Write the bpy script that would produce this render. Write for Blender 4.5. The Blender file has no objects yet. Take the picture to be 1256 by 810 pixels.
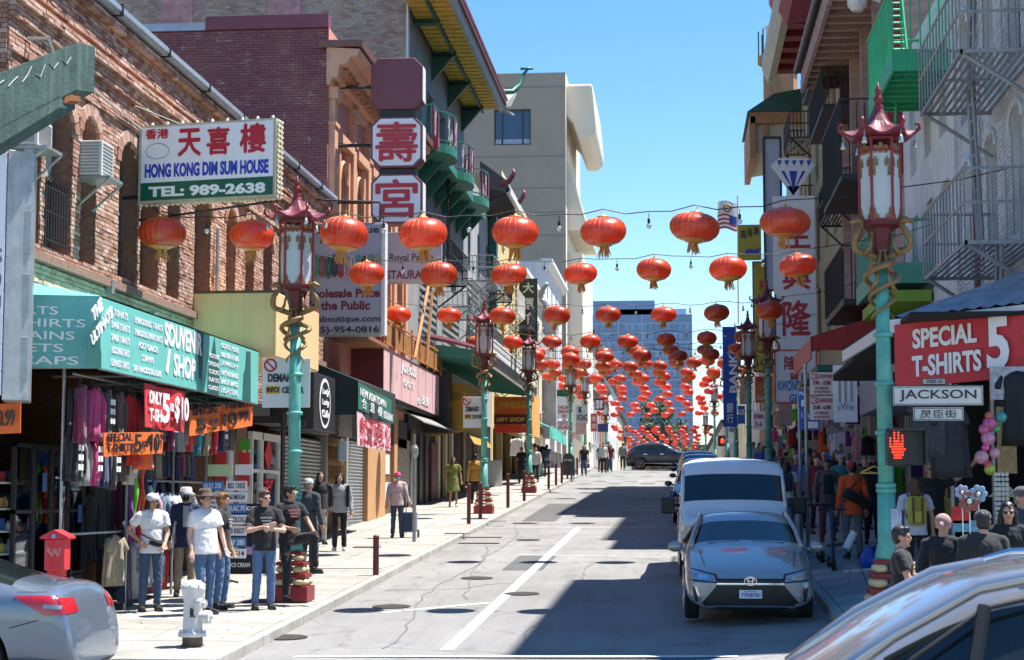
import bpy, bmesh, math, random
import numpy as np
from mathutils import Vector, Matrix
random.seed(7); rng = np.random.default_rng(7)
R = math.radians
scn = bpy.context.scene
COL = scn.collection
# ---------------------------------------------------------------- camera
F = 2160.0                                   # focal length in photo pixels (photo 1256 wide)
PITCH = math.atan(207 / F); YAW = math.atan(204 / F * math.cos(PITCH))
cam_d = bpy.data.cameras.new("camera"); cam = bpy.data.objects.new("camera", cam_d); COL.objects.link(cam)
cam_d.sensor_width = 36; cam_d.lens = F / 1256 * 36
cam_d.clip_start = 0.2; cam_d.clip_end = 6000
cam.location = (0, 0, 0); cam.rotation_euler = (math.pi / 2 + PITCH, 0, YAW)
cam_d.dof.use_dof = True; cam_d.dof.focus_distance = 32; cam_d.dof.aperture_fstop = 5.0
scn.camera = cam
FW = Vector((-math.sin(YAW) * math.cos(PITCH), math.cos(YAW) * math.cos(PITCH), math.sin(PITCH)))
RT = Vector((math.cos(YAW), math.sin(YAW), 0)); UP = RT.cross(FW)
# ---------------------------------------------------------------- sky, sun, exposure
SUN_EL, SUN_AZ = R(67), R(24)                # azimuth turned from +X towards +Y
wd = bpy.data.worlds.new("World"); scn.world = wd; wd.use_nodes = True
nt = wd.node_tree; nt.nodes.clear()
sky = nt.nodes.new("ShaderNodeTexSky"); sky.sky_type = 'NISHITA'; sky.sun_disc = False
sky.sun_elevation = SUN_EL; sky.sun_rotation = math.pi / 2 - SUN_AZ
sky.air_density = 1.0; sky.dust_density = 0.0; sky.ozone_density = 2.0
bg = nt.nodes.new("ShaderNodeBackground"); bg.inputs[1].default_value = 0.10
wo = nt.nodes.new("ShaderNodeOutputWorld")
hs = nt.nodes.new('ShaderNodeHueSaturation'); hs.inputs['Saturation'].default_value = 1.3; hs.inputs['Hue'].default_value = .502
nt.links.new(sky.outputs[0], hs.inputs['Color']); nt.links.new(hs.outputs[0], bg.inputs[0]); nt.links.new(bg.outputs[0], wo.inputs[0])
sl = bpy.data.lights.new("sun", 'SUN'); sl.energy = 4.9; sl.angle = R(0.53); sl.color = (1, 0.965, 0.915)
so = bpy.data.objects.new("sun", sl); COL.objects.link(so)
sd = Vector((math.cos(SUN_EL) * math.cos(SUN_AZ), math.cos(SUN_EL) * math.sin(SUN_AZ), math.sin(SUN_EL)))
so.rotation_euler = sd.to_track_quat('Z', 'Y').to_euler(); so.location = (20, 10, 60)
scn.view_settings.view_transform = 'Standard'; scn.view_settings.look = 'None'
scn.view_settings.exposure = 1.12; scn.view_settings.gamma = 1
scn.cycles.max_bounces = 6; scn.cycles.diffuse_bounces = 3; scn.cycles.glossy_bounces = 3
scn.cycles.transmission_bounces = 4; scn.cycles.transparent_max_bounces = 6
# ---------------------------------------------------------------- geometry of the place
def ray(x, y): return FW + RT * ((x - 628) / F) + UP * ((405 - y) / F)
def atY(x, y, Y):                            # point seen at photo pixel x,y, at distance Y along the street
 d = ray(x, y); return d * (Y / d.y)
def atX(x, y, X):
 d = ray(x, y); return d * (X / d.x)
def zx(Y, X):                                # the right side lies a little higher
 X = min(X, 9); z = 0 if X < 0 else .05 * X if X < 2.1 else .105 + .12 * (X - 2.1)
 return z * (1 if Y < 70 else max(.4, 1 - (Y - 70) / 60))
def zr(Y, X=-9):
 return zr0(Y) + zx(Y, X)
def zr0(Y):                                   # road surface: level crossing, 4 % climb, crest, level again
 if Y < 16: return -2.0377
 if Y < 22: return -2.0377 + .0417 * (Y - 16) ** 2 / 12
 if Y < 108: return -2.83 + .0417 * Y
 t = min(Y, 118) - 108
 return -2.83 + .0417 * 108 + .0417 * t - .0417 / 20 * t * t
KERB = .13
def zs(Y, X=-9): return zr(Y, X) + KERB
XL, XR = -8.9, 5.6                           # facade planes
KL, KR = -5.34, 2.1                          # kerbs
def gnd(x, y, walk=True):
 d = ray(x, y); Y = 8.0
 while Y < 400:
  p = d * (Y / d.y)
  if p.z <= (zs(Y, p.x) if walk else zr(Y, p.x)): return p
  Y += .05
 return d * (100 / d.y)
# ---------------------------------------------------------------- materials
MC = {}
def _n(nt, t, **k):
 n = nt.nodes.new(t)
 for a, b in k.items(): setattr(n, a, b)
 return n
def mat(name, col, rough=.7, var=.12, scale=3.0, bump=0.0, bscale=40, metal=0, coat=0, spec=.5, streak=0, grime=None, emit=0, trans=0, objrand=0, wood=0, sheen=0):
 if name in MC: return MC[name]
 m = bpy.data.materials.new(name); m.use_nodes = True; nt = m.node_tree; L = nt.links.new
 b = nt.nodes['Principled BSDF']
 b.inputs['Roughness'].default_value = rough; b.inputs['Metallic'].default_value = metal
 b.inputs['Coat Weight'].default_value = coat; b.inputs['Coat Roughness'].default_value = .05
 b.inputs['Specular IOR Level'].default_value = spec
 if sheen: b.inputs['Sheen Weight'].default_value = sheen
 tc = _n(nt, "ShaderNodeTexCoord")
 c0 = (*col, 1)
 last = None
 if var > 0:
  nz = _n(nt, "ShaderNodeTexNoise"); nz.inputs['Scale'].default_value = scale; nz.inputs['Detail'].default_value = 6; nz.inputs['Roughness'].default_value = .65
  mp = _n(nt, "ShaderNodeMapping"); L(tc.outputs['Object'], mp.inputs[0])
  if wood: mp.inputs['Scale'].default_value = (1, 1, .08) if wood == 1 else (.15, 1, 1)
  L(mp.outputs[0], nz.inputs['Vector'])
  mr = _n(nt, "ShaderNodeMapRange"); mr.inputs[1].default_value = .3; mr.inputs[2].default_value = .7
  mr.inputs[3].default_value = 1 - var; mr.inputs[4].default_value = 1 + var * .8
  L(nz.outputs['Fac'], mr.inputs[0])
  mx = _n(nt, "ShaderNodeMix", data_type='RGBA', blend_type='MULTIPLY'); mx.inputs[0].default_value = 1
  mx.inputs[6].default_value = c0; L(mr.outputs[0], mx.inputs[7]); last = mx.outputs[2]
 if streak > 0:                            # rain streaks / dirt running down
  mp = _n(nt, "ShaderNodeMapping"); mp.inputs['Scale'].default_value = (6, 6, .35); L(tc.outputs['Object'], mp.inputs[0])
  nz = _n(nt, "ShaderNodeTexNoise"); nz.inputs['Scale'].default_value = 2; nz.inputs['Detail'].default_value = 5; L(mp.outputs[0], nz.inputs['Vector'])
  rp = _n(nt, "ShaderNodeMapRange"); rp.inputs[1].default_value = .5; rp.inputs[2].default_value = .72; rp.inputs[3].default_value = 0; rp.inputs[4].default_value = streak
  L(nz.outputs['Fac'], rp.inputs[0])
  mx = _n(nt, "ShaderNodeMix", data_type='RGBA'); L(rp.outputs[0], mx.inputs[0])
  if last: L(last, mx.inputs[6])
  else: mx.inputs[6].default_value = c0
  g = grime or (col[0] * .35, col[1] * .33, col[2] * .3); mx.inputs[7].default_value = (*g, 1); last = mx.outputs[2]
 if objrand > 0:
  oi = _n(nt, "ShaderNodeObjectInfo"); mr = _n(nt, "ShaderNodeMapRange"); mr.inputs[3].default_value = 1 - objrand; mr.inputs[4].default_value = 1 + objrand
  L(oi.outputs['Random'], mr.inputs[0])
  mx = _n(nt, "ShaderNodeMix", data_type='RGBA', blend_type='MULTIPLY'); mx.inputs[0].default_value = 1
  if last: L(last, mx.inputs[6])
  else: mx.inputs[6].default_value = c0
  L(mr.outputs[0], mx.inputs[7]); last = mx.outputs[2]
 if last: L(last, b.inputs['Base Color'])
 else: b.inputs['Base Color'].default_value = c0
 if bump > 0:
  nb = _n(nt, "ShaderNodeTexNoise"); nb.inputs['Scale'].default_value = bscale; nb.inputs['Detail'].default_value = 4; L(tc.outputs['Object'], nb.inputs['Vector'])
  bp = _n(nt, "ShaderNodeBump"); bp.inputs['Strength'].default_value = bump; bp.inputs['Distance'].default_value = .02
  L(nb.outputs['Fac'], bp.inputs['Height']); L(bp.outputs[0], b.inputs['Normal'])
 if trans:
  tl = _n(nt, "ShaderNodeBsdfTranslucent"); ms = _n(nt, "ShaderNodeMixShader"); ms.inputs[0].default_value = trans; ou = nt.nodes['Material Output']
  if last: L(last, tl.inputs[0])
  else: tl.inputs[0].default_value = c0
  L(b.outputs[0], ms.inputs[1]); L(tl.outputs[0], ms.inputs[2]); L(ms.outputs[0], ou.inputs[0])
 if emit: b.inputs['Emission Color'].default_value = c0; b.inputs['Emission Strength'].default_value = emit
 MC[name] = m; return m
def brick_mat(name, cols, paint=None, rough=.85):
 """per-brick colour from a ramp; paint = (colour, amount) a worn coat of paint over the bricks"""
 if name in MC: return MC[name]
 m = bpy.data.materials.new(name); m.use_nodes = True; nt = m.node_tree; L = nt.links.new
 b = nt.nodes['Principled BSDF']; b.inputs['Roughness'].default_value = rough
 g = _n(nt, "ShaderNodeNewGeometry"); cr = _n(nt, "ShaderNodeValToRGB"); L(g.outputs['Random Per Island'], cr.inputs[0])
 el = cr.color_ramp.elements; el[0].color = (*cols[0], 1); el[1].color = (*cols[-1], 1)
 for i, c in enumerate(cols[1:-1]): e = el.new((i + 1) / (len(cols) - 1)); e.color = (*c, 1)
 tc = _n(nt, "ShaderNodeTexCoord"); nz = _n(nt, "ShaderNodeTexNoise"); nz.inputs['Scale'].default_value = 25; nz.inputs['Detail'].default_value = 5; L(tc.outputs['Object'], nz.inputs['Vector'])
 mr = _n(nt, "ShaderNodeMapRange"); mr.inputs[1].default_value = .3; mr.inputs[2].default_value = .7; mr.inputs[3].default_value = .7; mr.inputs[4].default_value = 1.2; L(nz.outputs['Fac'], mr.inputs[0])
 mx = _n(nt, "ShaderNodeMix", data_type='RGBA', blend_type='MULTIPLY'); mx.inputs[0].default_value = 1; L(cr.outputs[0], mx.inputs[6]); L(mr.outputs[0], mx.inputs[7])
 out = mx.outputs[2]
 # soot and weather patches
 n2 = _n(nt, "ShaderNodeTexNoise"); n2.inputs['Scale'].default_value = .5; n2.inputs['Detail'].default_value = 7; n2.inputs['Roughness'].default_value = .7; L(tc.outputs['Object'], n2.inputs['Vector'])
 r2 = _n(nt, "ShaderNodeMapRange"); r2.inputs[1].default_value = .48; r2.inputs[2].default_value = .62; r2.inputs[3].default_value = 0; r2.inputs[4].default_value = 1; L(n2.outputs['Fac'], r2.inputs[0])
 if paint:
  pc, amt, pc2 = paint
  n3 = _n(nt, "ShaderNodeTexNoise"); n3.inputs['Scale'].default_value = 3; n3.inputs['Detail'].default_value = 9; n3.inputs['Roughness'].default_value = .8; L(tc.outputs['Object'], n3.inputs['Vector'])
  r3 = _n(nt, "ShaderNodeMapRange"); r3.inputs[1].default_value = .55; r3.inputs[2].default_value = .60; r3.inputs[3].default_value = amt; r3.inputs[4].default_value = .35; L(n3.outputs['Fac'], r3.inputs[0])
  m2 = _n(nt, "ShaderNodeMix", data_type='RGBA'); L(r2.outputs[0], m2.inputs[0]); m2.inputs[6].default_value = (*pc, 1); m2.inputs[7].default_value = (*pc2, 1)
  m3 = _n(nt, "ShaderNodeMix", data_type='RGBA'); L(r3.outputs[0], m3.inputs[0]); L(out, m3.inputs[6]); L(m2.outputs[2], m3.inputs[7]); out = m3.outputs[2]
 else:
  m2 = _n(nt, "ShaderNodeMix", data_type='RGBA', blend_type='MULTIPLY'); rr = _n(nt, "ShaderNodeMath", operation='MULTIPLY'); rr.inputs[1].default_value = .45; L(r2.outputs[0], rr.inputs[0]); L(rr.outputs[0], m2.inputs[0])
  L(out, m2.inputs[6]); m2.inputs[7].default_value = (.45, .4, .38, 1); out = m2.outputs[2]
 L(out, b.inputs['Base Color']); MC[name] = m; return m
def glass_mat(name, col=(.02, .03, .035), rough=.05, metal=0):
 if name in MC: return MC[name]
 return mat(name, col, rough=rough, var=.25, scale=1.2, spec=.9, coat=.3, metal=metal, objrand=.3)
def clear_glass(name, tint=(.75, .85, .85), alpha=.35):
 if name in MC: return MC[name]
 m = bpy.data.materials.new(name); m.use_nodes = True; nt = m.node_tree; L = nt.links.new
 nt.nodes.clear(); o = _n(nt, "ShaderNodeOutputMaterial"); t = _n(nt, "ShaderNodeBsdfTransparent"); t.inputs[0].default_value = (*tint, 1)
 g = _n(nt, "ShaderNodeBsdfGlossy"); g.inputs['Roughness'].default_value = .03; g.inputs[0].default_value = (.9, .95, 1, 1)
 fr = _n(nt, "ShaderNodeFresnel"); fr.inputs[0].default_value = 1.5
 ma = _n(nt, "ShaderNodeMath", operation='MULTIPLY_ADD'); ma.inputs[1].default_value = 1.5; ma.inputs[2].default_value = alpha * .2; L(fr.outputs[0], ma.inputs[0])
 mx = _n(nt, "ShaderNodeMixShader"); L(ma.outputs[0], mx.inputs[0]); L(t.outputs[0], mx.inputs[1]); L(g.outputs[0], mx.inputs[2]); L(mx.outputs[0], o.inputs[0])
 MC[name] = m; return m
# ---------------------------------------------------------------- mesh collector
class G:
 def __init__(s): s.v = []; s.f = []; s.m = []
 def add(s, vs, fs, mi=0):
  o = len(s.v); s.v.extend(tuple(p) for p in vs)
  for f in fs: s.f.append([i + o for i in f]); s.m.append(mi)
  return s
 def box(s, x0, x1, y0, y1, z0, z1, mi=0):
  return s.add([(x0, y0, z0), (x1, y0, z0), (x1, y1, z0), (x0, y1, z0), (x0, y0, z1), (x1, y0, z1), (x1, y1, z1), (x0, y1, z1)],
                     [(0, 3, 2, 1), (4, 5, 6, 7), (0, 1, 5, 4), (1, 2, 6, 5), (2, 3, 7, 6), (3, 0, 4, 7)], mi)
 def obox(s, o, a, b, c, mi=0):           # corner o, edge vectors
  o, a, b, c = map(Vector, (o, a, b, c))
  P = [o, o + a, o + a + b, o + b, o + c, o + a + c, o + a + b + c, o + b + c]
  return s.add(P, [(0, 3, 2, 1), (4, 5, 6, 7), (0, 1, 5, 4), (1, 2, 6, 5), (2, 3, 7, 6), (3, 0, 4, 7)], mi)
 def tube(s, pts, rad, n=8, mi=0, cap=True, sq=False):
  pts = [Vector(p) for p in pts]; k = len(pts)
  if not hasattr(rad, '__len__'): rad = [rad] * k
  o = len(s.v); prev = None
  for i, p in enumerate(pts):
   d = (pts[min(i + 1, k - 1)] - pts[max(i - 1, 0)])
   if d.length < 1e-9: d = Vector((0, 0, 1))
   d.normalize()
   if prev is None: a = d.orthogonal() if abs(d.z) < .99 else Vector((1, 0, 0)); a = (Vector((0, 0, 1)).cross(d) if abs(d.z) < .99 else a).normalized()
   else:
    a = prev - d * prev.dot(d); a = a.normalized() if a.length > 1e-6 else d.orthogonal().normalized()
   prev = a; b = d.cross(a)
   for j in range(n):
    t = 2 * math.pi * (j + (.5 if sq else 0)) / n
    s.v.append(tuple(p + (a * math.cos(t) + b * math.sin(t)) * rad[i]))
  for i in range(k - 1):
   for j in range(n):
    q = o + i * n; j2 = (j + 1) % n
    s.f.append([q + j, q + j2, q + n + j2, q + n + j]); s.m.append(mi)
  if cap:
   s.f.append([o + j for j in range(n)][::-1]); s.m.append(mi)
   s.f.append([o + (k - 1) * n + j for j in range(n)]); s.m.append(mi)
  return s
 def lathe(s, prof, n=16, c=(0, 0, 0), mi=0, wob=None, sx=1, sy=1):
  o = len(s.v)
  for i, (r, z) in enumerate(prof):
   for j in range(n):
    t = 2 * math.pi * j / n; rr = r * (wob(t, i) if wob else 1)
    s.v.append((c[0] + rr * math.cos(t) * sx, c[1] + rr * math.sin(t) * sy, c[2] + z))
  for i in range(len(prof) - 1):
   for j in range(n):
    q = o + i * n; j2 = (j + 1) % n
    s.f.append([q + j, q + j2, q + n + j2, q + n + j]); s.m.append(mi)
  s.f.append([o + j for j in range(n)][::-1]); s.m.append(mi)
  s.f.append([o + (len(prof) - 1) * n + j for j in range(n)]); s.m.append(mi)
  return s
 def ball(s, c, r, n=10, m=7, mi=0, sc=(1, 1, 1)):
  pr = [(max(1e-3, math.sin(math.pi * i / m)) * 1.0, -math.cos(math.pi * i / m)) for i in range(m + 1)]
  o = len(s.v); s.lathe(pr, n, (0, 0, 0), mi)
  for i in range(o, len(s.v)):
   p = s.v[i]; s.v[i] = (c[0] + p[0] * r * sc[0], c[1] + p[1] * r * sc[1], c[2] + p[2] * r * sc[2])
  return s
 def plate(s, pts, t, mi=0):              # closed flat outline of 3d points, thickness vector t
  t = Vector(t); n = len(pts); P = [Vector(p) for p in pts]; o = len(s.v)
  s.v.extend(tuple(p) for p in P); s.v.extend(tuple(p + t) for p in P)
  s.f.append([o + i for i in range(n)][::-1]); s.m.append(mi); s.f.append([o + n + i for i in range(n)]); s.m.append(mi)
  for i in range(n):
   j = (i + 1) % n; s.f.append([o + i, o + j, o + n + j, o + n + i]); s.m.append(mi)
  return s
 def xf(s, M, start=0):
  for i in range(start, len(s.v)): s.v[i] = tuple(M @ Vector(s.v[i]))
  return s
 def mesh(s, name):
  me = bpy.data.meshes.new(name); me.from_pydata(s.v, [], s.f); return me
OFF = {}
def link_mesh(me, name, parent=None, world=True):
 o = bpy.data.objects.new(name, me); COL.objects.link(o)
 if parent is not None:
  o.parent = parent
  off = OFF.get(parent.name, (0, 0, 0))
  if world and any(off) : me.transform(Matrix.Translation((-off[0], -off[1], -off[2])))
  OFF[o.name] = off if world else (0, 0, 0)
 return o
def make(g, name, mats, parent=None, smooth=False, bevel=0, world=True, recalc=True, stuff=False, auto=None):
 if not g.v: return None
 me = g.mesh(name)
 if not isinstance(mats, (list, tuple)): mats = [mats]
 for m in mats: me.materials.append(m)
 if len(mats) > 1: me.polygons.foreach_set('material_index', g.m)
 if recalc and len(g.f) < 60000:
  bm = bmesh.new(); bm.from_mesh(me); bmesh.ops.recalc_face_normals(bm, faces=bm.faces); bm.to_mesh(me); bm.free()
 if smooth: me.shade_smooth()
 if auto is not None:
  me.shade_smooth(); me.set_sharp_from_angle(angle=R(auto))
 o = link_mesh(me, name, parent, world)
 if bevel:
  b = o.modifiers.new("bevel", 'BEVEL'); b.width = bevel; b.segments = 2; b.limit_method = 'ANGLE'; b.angle_limit = R(40)
 if stuff: o['kind'] = 'stuff'
 return o
def tag(o, label, cat, group=None):
 o['label'] = label; o['category'] = cat
 if group: o['group'] = group
 return o
def thing(name, label, cat, loc=(0, 0, 0), group=None, rz=0):
 o = bpy.data.objects.new(name, None); COL.objects.link(o); o.empty_display_size = .2
 o.location = loc; o.rotation_euler = (0, 0, rz); tag(o, label, cat, group)
 OFF[o.name] = tuple(loc) if not rz else (0, 0, 0)
 return o
def struct(o): o['kind'] = 'structure'; return o
def copy_tree(o, parent=None):
 c = o.copy(); COL.objects.link(c)
 if parent is not None: c.parent = parent
 OFF[c.name] = OFF.get(o.name, (0, 0, 0))
 for ch in list(o.children): copy_tree(ch, c)
 return c
TMP = bpy.data.scenes.new("workbench")       # small side scene: modifiers are evaluated there, quickly
def evald(o):
 for c in list(o.users_collection): c.objects.unlink(o)
 TMP.collection.objects.link(o)
 with bpy.context.temp_override(scene=TMP, view_layer=TMP.view_layers[0]):
  dg = bpy.context.evaluated_depsgraph_get(); return bpy.data.meshes.new_from_object(o.evaluated_get(dg), preserve_all_data_layers=False, depsgraph=dg)
# ---------------------------------------------------------------- lettering
TXT = {}
def _glyphs(s, bold):
 cj = any(ord(c) > 0x2000 for c in s); b0 = bold; bold = 0 if cj else bold; k = (s, b0)
 if k in TXT: return TXT[k]
 cu = bpy.data.curves.new("t", 'FONT'); cu.body = s; cu.size = 1; cu.extrude = 0.01; cu.offset = bold; cu.resolution_u = 2 if ord(s[0]) > 0x2000 else 3
 cu.space_line = .95
 ob = bpy.data.objects.new("t", cu); COL.objects.link(ob)
 me = evald(ob); bpy.data.objects.remove(ob); bpy.data.curves.remove(cu)
 n = len(me.vertices); co = np.empty(n * 3, 'f'); me.vertices.foreach_get('co', co); co = co.reshape(-1, 3)
 fs = [list(p.vertices) for p in me.polygons]; bpy.data.meshes.remove(me)
 if cj and b0 > .015:                     # heavier brush strokes: overlaid offset copies
  e = b0 * .6; cs = [co + np.array(d, 'f') for d in ((0, 0, 0), (e, 0, .0012), (-e, 0, .0024), (0, e, .0036), (0, -e, .0048))]
  fs = [[i + q * n for i in f] for q in range(5) for f in fs]; co = np.concatenate(cs)
 TXT[k] = (co, fs); return TXT[k]
def text(s, org, right, up, w, h, m, parent, bold=.012, name='lettering', depth=.012, keep=False):
 """lettering that fills the box w x h whose lower left corner is org"""
 co, fs = _glyphs(s, bold)
 if not len(co): return None
 r, u = Vector(right).normalized(), Vector(up).normalized(); n = r.cross(u)
 mn, mx = co.min(0), co.max(0); ww, hh = max(mx[0] - mn[0], 1e-3), max(mx[1] - mn[1], 1e-3)
 sx, sy = w / ww, h / hh
 if keep: sx = sy = min(sx, sy)
 ox = (w - ww * sx) / 2; oy = (h - hh * sy) / 2
 A = np.array([r, u, n]); q = np.empty_like(co)
 q[:, 0] = (co[:, 0] - mn[0]) * sx + ox; q[:, 1] = (co[:, 1] - mn[1]) * sy + oy
 q[:, 2] = np.where(co[:, 2] > .006, depth + (co[:, 2] - .01) * .8, -.004)
 P = q @ A + np.array(org)
 g = G(); g.v = [tuple(map(float, p)) for p in P]; g.f = fs; g.m = [0] * len(fs)
 return make(g, name, m, parent, recalc=False)
XP, YP, ZP = Vector((1, 0, 0)), Vector((0, 1, 0)), Vector((0, 0, 1))
# ================================================================ ground, roads, pavements
def ys(a, b, st):
 n = max(1, int(math.ceil((b - a) / st))); return [a + (b - a) * i / n for i in range(n + 1)]
def ysheet(name, xs, Y, dz, m, sub=1):
 g = G(); k = len(xs)
 for y in Y:
  for x in xs: g.v.append((x, y, zr(y, x) + dz))
 for i in range(len(Y) - 1):
  for j in range(k - 1): g.f.append([i * k + j, i * k + j + 1, (i + 1) * k + j + 1, (i + 1) * k + j]); g.m.append(0)
 return make(g, name, m, recalc=False)
def asphalt(name, base, crack=.5):
 m = bpy.data.materials.new(name); m.use_nodes = True; nt = m.node_tree; L = nt.links.new; b = nt.nodes['Principled BSDF']
 tc = _n(nt, "ShaderNodeTexCoord"); O = tc.outputs['Object']
 def noise(sc, det=6, rough=.6, mp=None):
  n = _n(nt, "ShaderNodeTexNoise"); n.inputs['Scale'].default_value = sc; n.inputs['Detail'].default_value = det; n.inputs['Roughness'].default_value = rough
  if mp:
   q = _n(nt, "ShaderNodeMapping"); q.inputs['Scale'].default_value = mp; L(O, q.inputs[0]); L(q.outputs[0], n.inputs['Vector'])
  else: L(O, n.inputs['Vector'])
  return n.outputs['Fac']
 def rng_(v, a, b_, c, d):
  r = _n(nt, "ShaderNodeMapRange"); r.inputs[1].default_value = a; r.inputs[2].default_value = b_; r.inputs[3].default_value = c; r.inputs[4].default_value = d; L(v, r.inputs[0]); return r.outputs[0]
 def mul(c, f):
  x = _n(nt, "ShaderNodeMix", data_type='RGBA', blend_type='MULTIPLY'); x.inputs[0].default_value = 1
  if isinstance(c, tuple): x.inputs[6].default_value = c
  else: L(c, x.inputs[6])
  L(f, x.inputs[7]); return x.outputs[2]
 c = mul((*base, 1), rng_(noise(.35, 5), .3, .7, .82, 1.15))
 c = mul(c, rng_(noise(180, 2), .25, .75, .45, 1.5))
 c = mul(c, rng_(noise(3, 5, .7, (1.2, .12, 1)), .35, .7, 1.07, .88))      # wheel tracks
 c = mul(c, rng_(noise(1.1, 6, .7), .58, .66, 1, .70))                      # oil and patches
 vo = _n(nt, "ShaderNodeTexVoronoi", feature='DISTANCE_TO_EDGE'); vo.inputs['Scale'].default_value = .33
 wn = _n(nt, "ShaderNodeTexNoise"); wn.inputs['Scale'].default_value = 1.6; wn.inputs['Detail'].default_value = 5; L(O, wn.inputs['Vector'])
 va = _n(nt, "ShaderNodeVectorMath", operation='MULTIPLY_ADD'); va.inputs[1].default_value = (.8, .8, 0); L(wn.outputs['Color'], va.inputs[0]); L(O, va.inputs[2]); L(va.outputs[0], vo.inputs['Vector'])
 cr = rng_(vo.outputs['Distance'], .002, .010, 1 - crack * .45, 1)
 c = mul(c, cr); L(c, b.inputs['Base Color']); b.inputs['Roughness'].default_value = .88
 bp = _n(nt, "ShaderNodeBump"); bp.inputs['Strength'].default_value = .5; bp.inputs['Distance'].default_value = .01; L(noise(160, 3), bp.inputs['Height']); L(bp.outputs[0], b.inputs['Normal'])
 return m
m_asph = asphalt('asphalt', (.24, .232, .22)); m_asph2 = asphalt('asphalt_dark', (.10, .10, .098), .7)
m_conc = mat('pavement_concrete', (.34, .32, .28), .9, .28, 1.1, .25, 60, objrand=.12)
m_conc2 = mat('old_pavement', (.34, .32, .29), .9, .25, .8, .2, 40)
m_joint = mat('joint_dirt', (.10, .095, .085), .95, .3, 6)
m_kerb = mat('kerb_stone', (.36, .345, .31), .85, .25, 2, .3, 50)
m_paint = mat('road_paint', (.72, .71, .68), .8, .22, 9, .1)
m_tar = mat('tar', (.155, .15, .145), .6, .3, 9)
m_iron = mat('cast_iron', (.05, .045, .04), .7, .3, 20, .2, metal=.4)
g = G(); E = [-2500, -400, -60, -20, 0, 2.1, 9, 20, 60, 400, 2500]
YY = [-300, 0, 16, 18, 20, 22, 60, 108, 112, 115, 118, 200, 400, 900, 4000]
struct(ysheet('ground', E, YY, -.03, mat('ground_dirt', (.14, .13, .12), .95, .3, .2)))
struct(ysheet('road', [KL, -3, 0, KR], [20.2, 21, 22] + ys(22, 108, 8)[1:] + ys(108, 118, 2)[1:] + [200, 340], .0, m_asph))
struct(ysheet('cross_street', [-60, -20, -5, 0, 2.1, 5, 9, 20, 60], [2, 8, 16, 17, 18, 19, 20.2], 0, m_asph))
def zline(name, pts, w, m, dz=.006):         # a painted strip following the road
 g = G()
 for (x0, y0), (x1, y1) in zip(pts[:-1], pts[1:]):
  d = Vector((x1 - x0, y1 - y0)).normalized(); nx, ny = -d.y * w / 2, d.x * w / 2
  n = max(1, int(abs(y1 - y0) / 3)); P = []
  for i in range(n + 1):
   t = i / n; x, y = x0 + (x1 - x0) * t, y0 + (y1 - y0) * t
   for s in (1, -1): q = (x + s * nx, y + s * ny); P.append((q[0], q[1], zr(q[1], q[0]) + dz))
  g.add(P, [(2 * i, 2 * i + 1, 2 * i + 3, 2 * i + 2) for i in range(n)])
 return make(g, name, m)
def gx(x, y): p = gnd(x, y, False); return (p.x, p.y)
road_obj = bpy.data.objects['road']
def marking(nm, pts, w, m=m_paint, dz=.006):
 o = zline(nm, pts, w, m, dz); o.parent = road_obj; return o
marking('lane_line', [gx(548, 798), gx(709, 648)], .17)
marking('cross_line', [gx(360, 806), gx(905, 806)], .12)
marking('cross_line', [gx(372, 697), gx(470, 752), gx(600, 740)][1:], .12)
marking('cross_line', [gx(560, 647), gx(800, 647)], .12)
marking('cross_line', [gx(640, 681), gx(830, 684)], .05)
for x0, y0, x1, y1, s_ in ((455, 800, 600, 672, 1), (560, 735, 640, 640, 2), (640, 800, 735, 690, 3), (480, 726, 640, 716, 4), (600, 655, 720, 650, 5)):
 a_, b_ = gx(x0, y0), gx(x1, y1); w_ = random.Random(s_); P_ = []
 for k in range(26): f = k / 25; P_.append((a_[0] + (b_[0] - a_[0]) * f + .16 * math.sin(f * 9 + s_) + w_.uniform(-.05, .05), a_[1] + (b_[1] - a_[1]) * f + .25 * math.sin(f * 6 + 2 * s_) + w_.uniform(-.08, .08)))
 marking('tar_seam', P_, .03, m_tar, .005)
for (x, y, a, b) in [(930, 787, .5, .3), (470, 628, .7, .3)][:0]: pass
def patch(x, y, rx, ry, m, par, walk=False, n=16, nm='utility_cover', square=False):
 p = gnd(x, y, walk); g = G(); P = []
 k = 4 if square else n
 for i in range(k):
  t = 2 * math.pi * (i + .5) / k; q = 1.41 if square else 1
  xx, yy = p.x + rx * q * math.cos(t), p.y + ry * q * math.sin(t); P.append((xx, yy, (zs(yy, xx) if walk else zr(yy, xx)) + .008))
 g.plate(P, (0, 0, .006)); o = make(g, nm, m); o.parent = par; return o
for x, y in [(497, 640), (560, 652), (648, 660), (585, 707), (640, 726), (480, 742), (350, 780)]:  # dark discs laid on the road, standing in for shadows of the lanterns
 patch(x, y + 3, .3, .3, m_iron, road_obj, nm='lantern_shadow_disc')
for (x0, y0, x1, y1, w) in [(640, 700, 660, 682, .8), (660, 640, 690, 618, 1.0)]:
 marking('asphalt_patch', [gx(x0, y0), gx(x1, y1)], w, m_asph2, .004)
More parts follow.
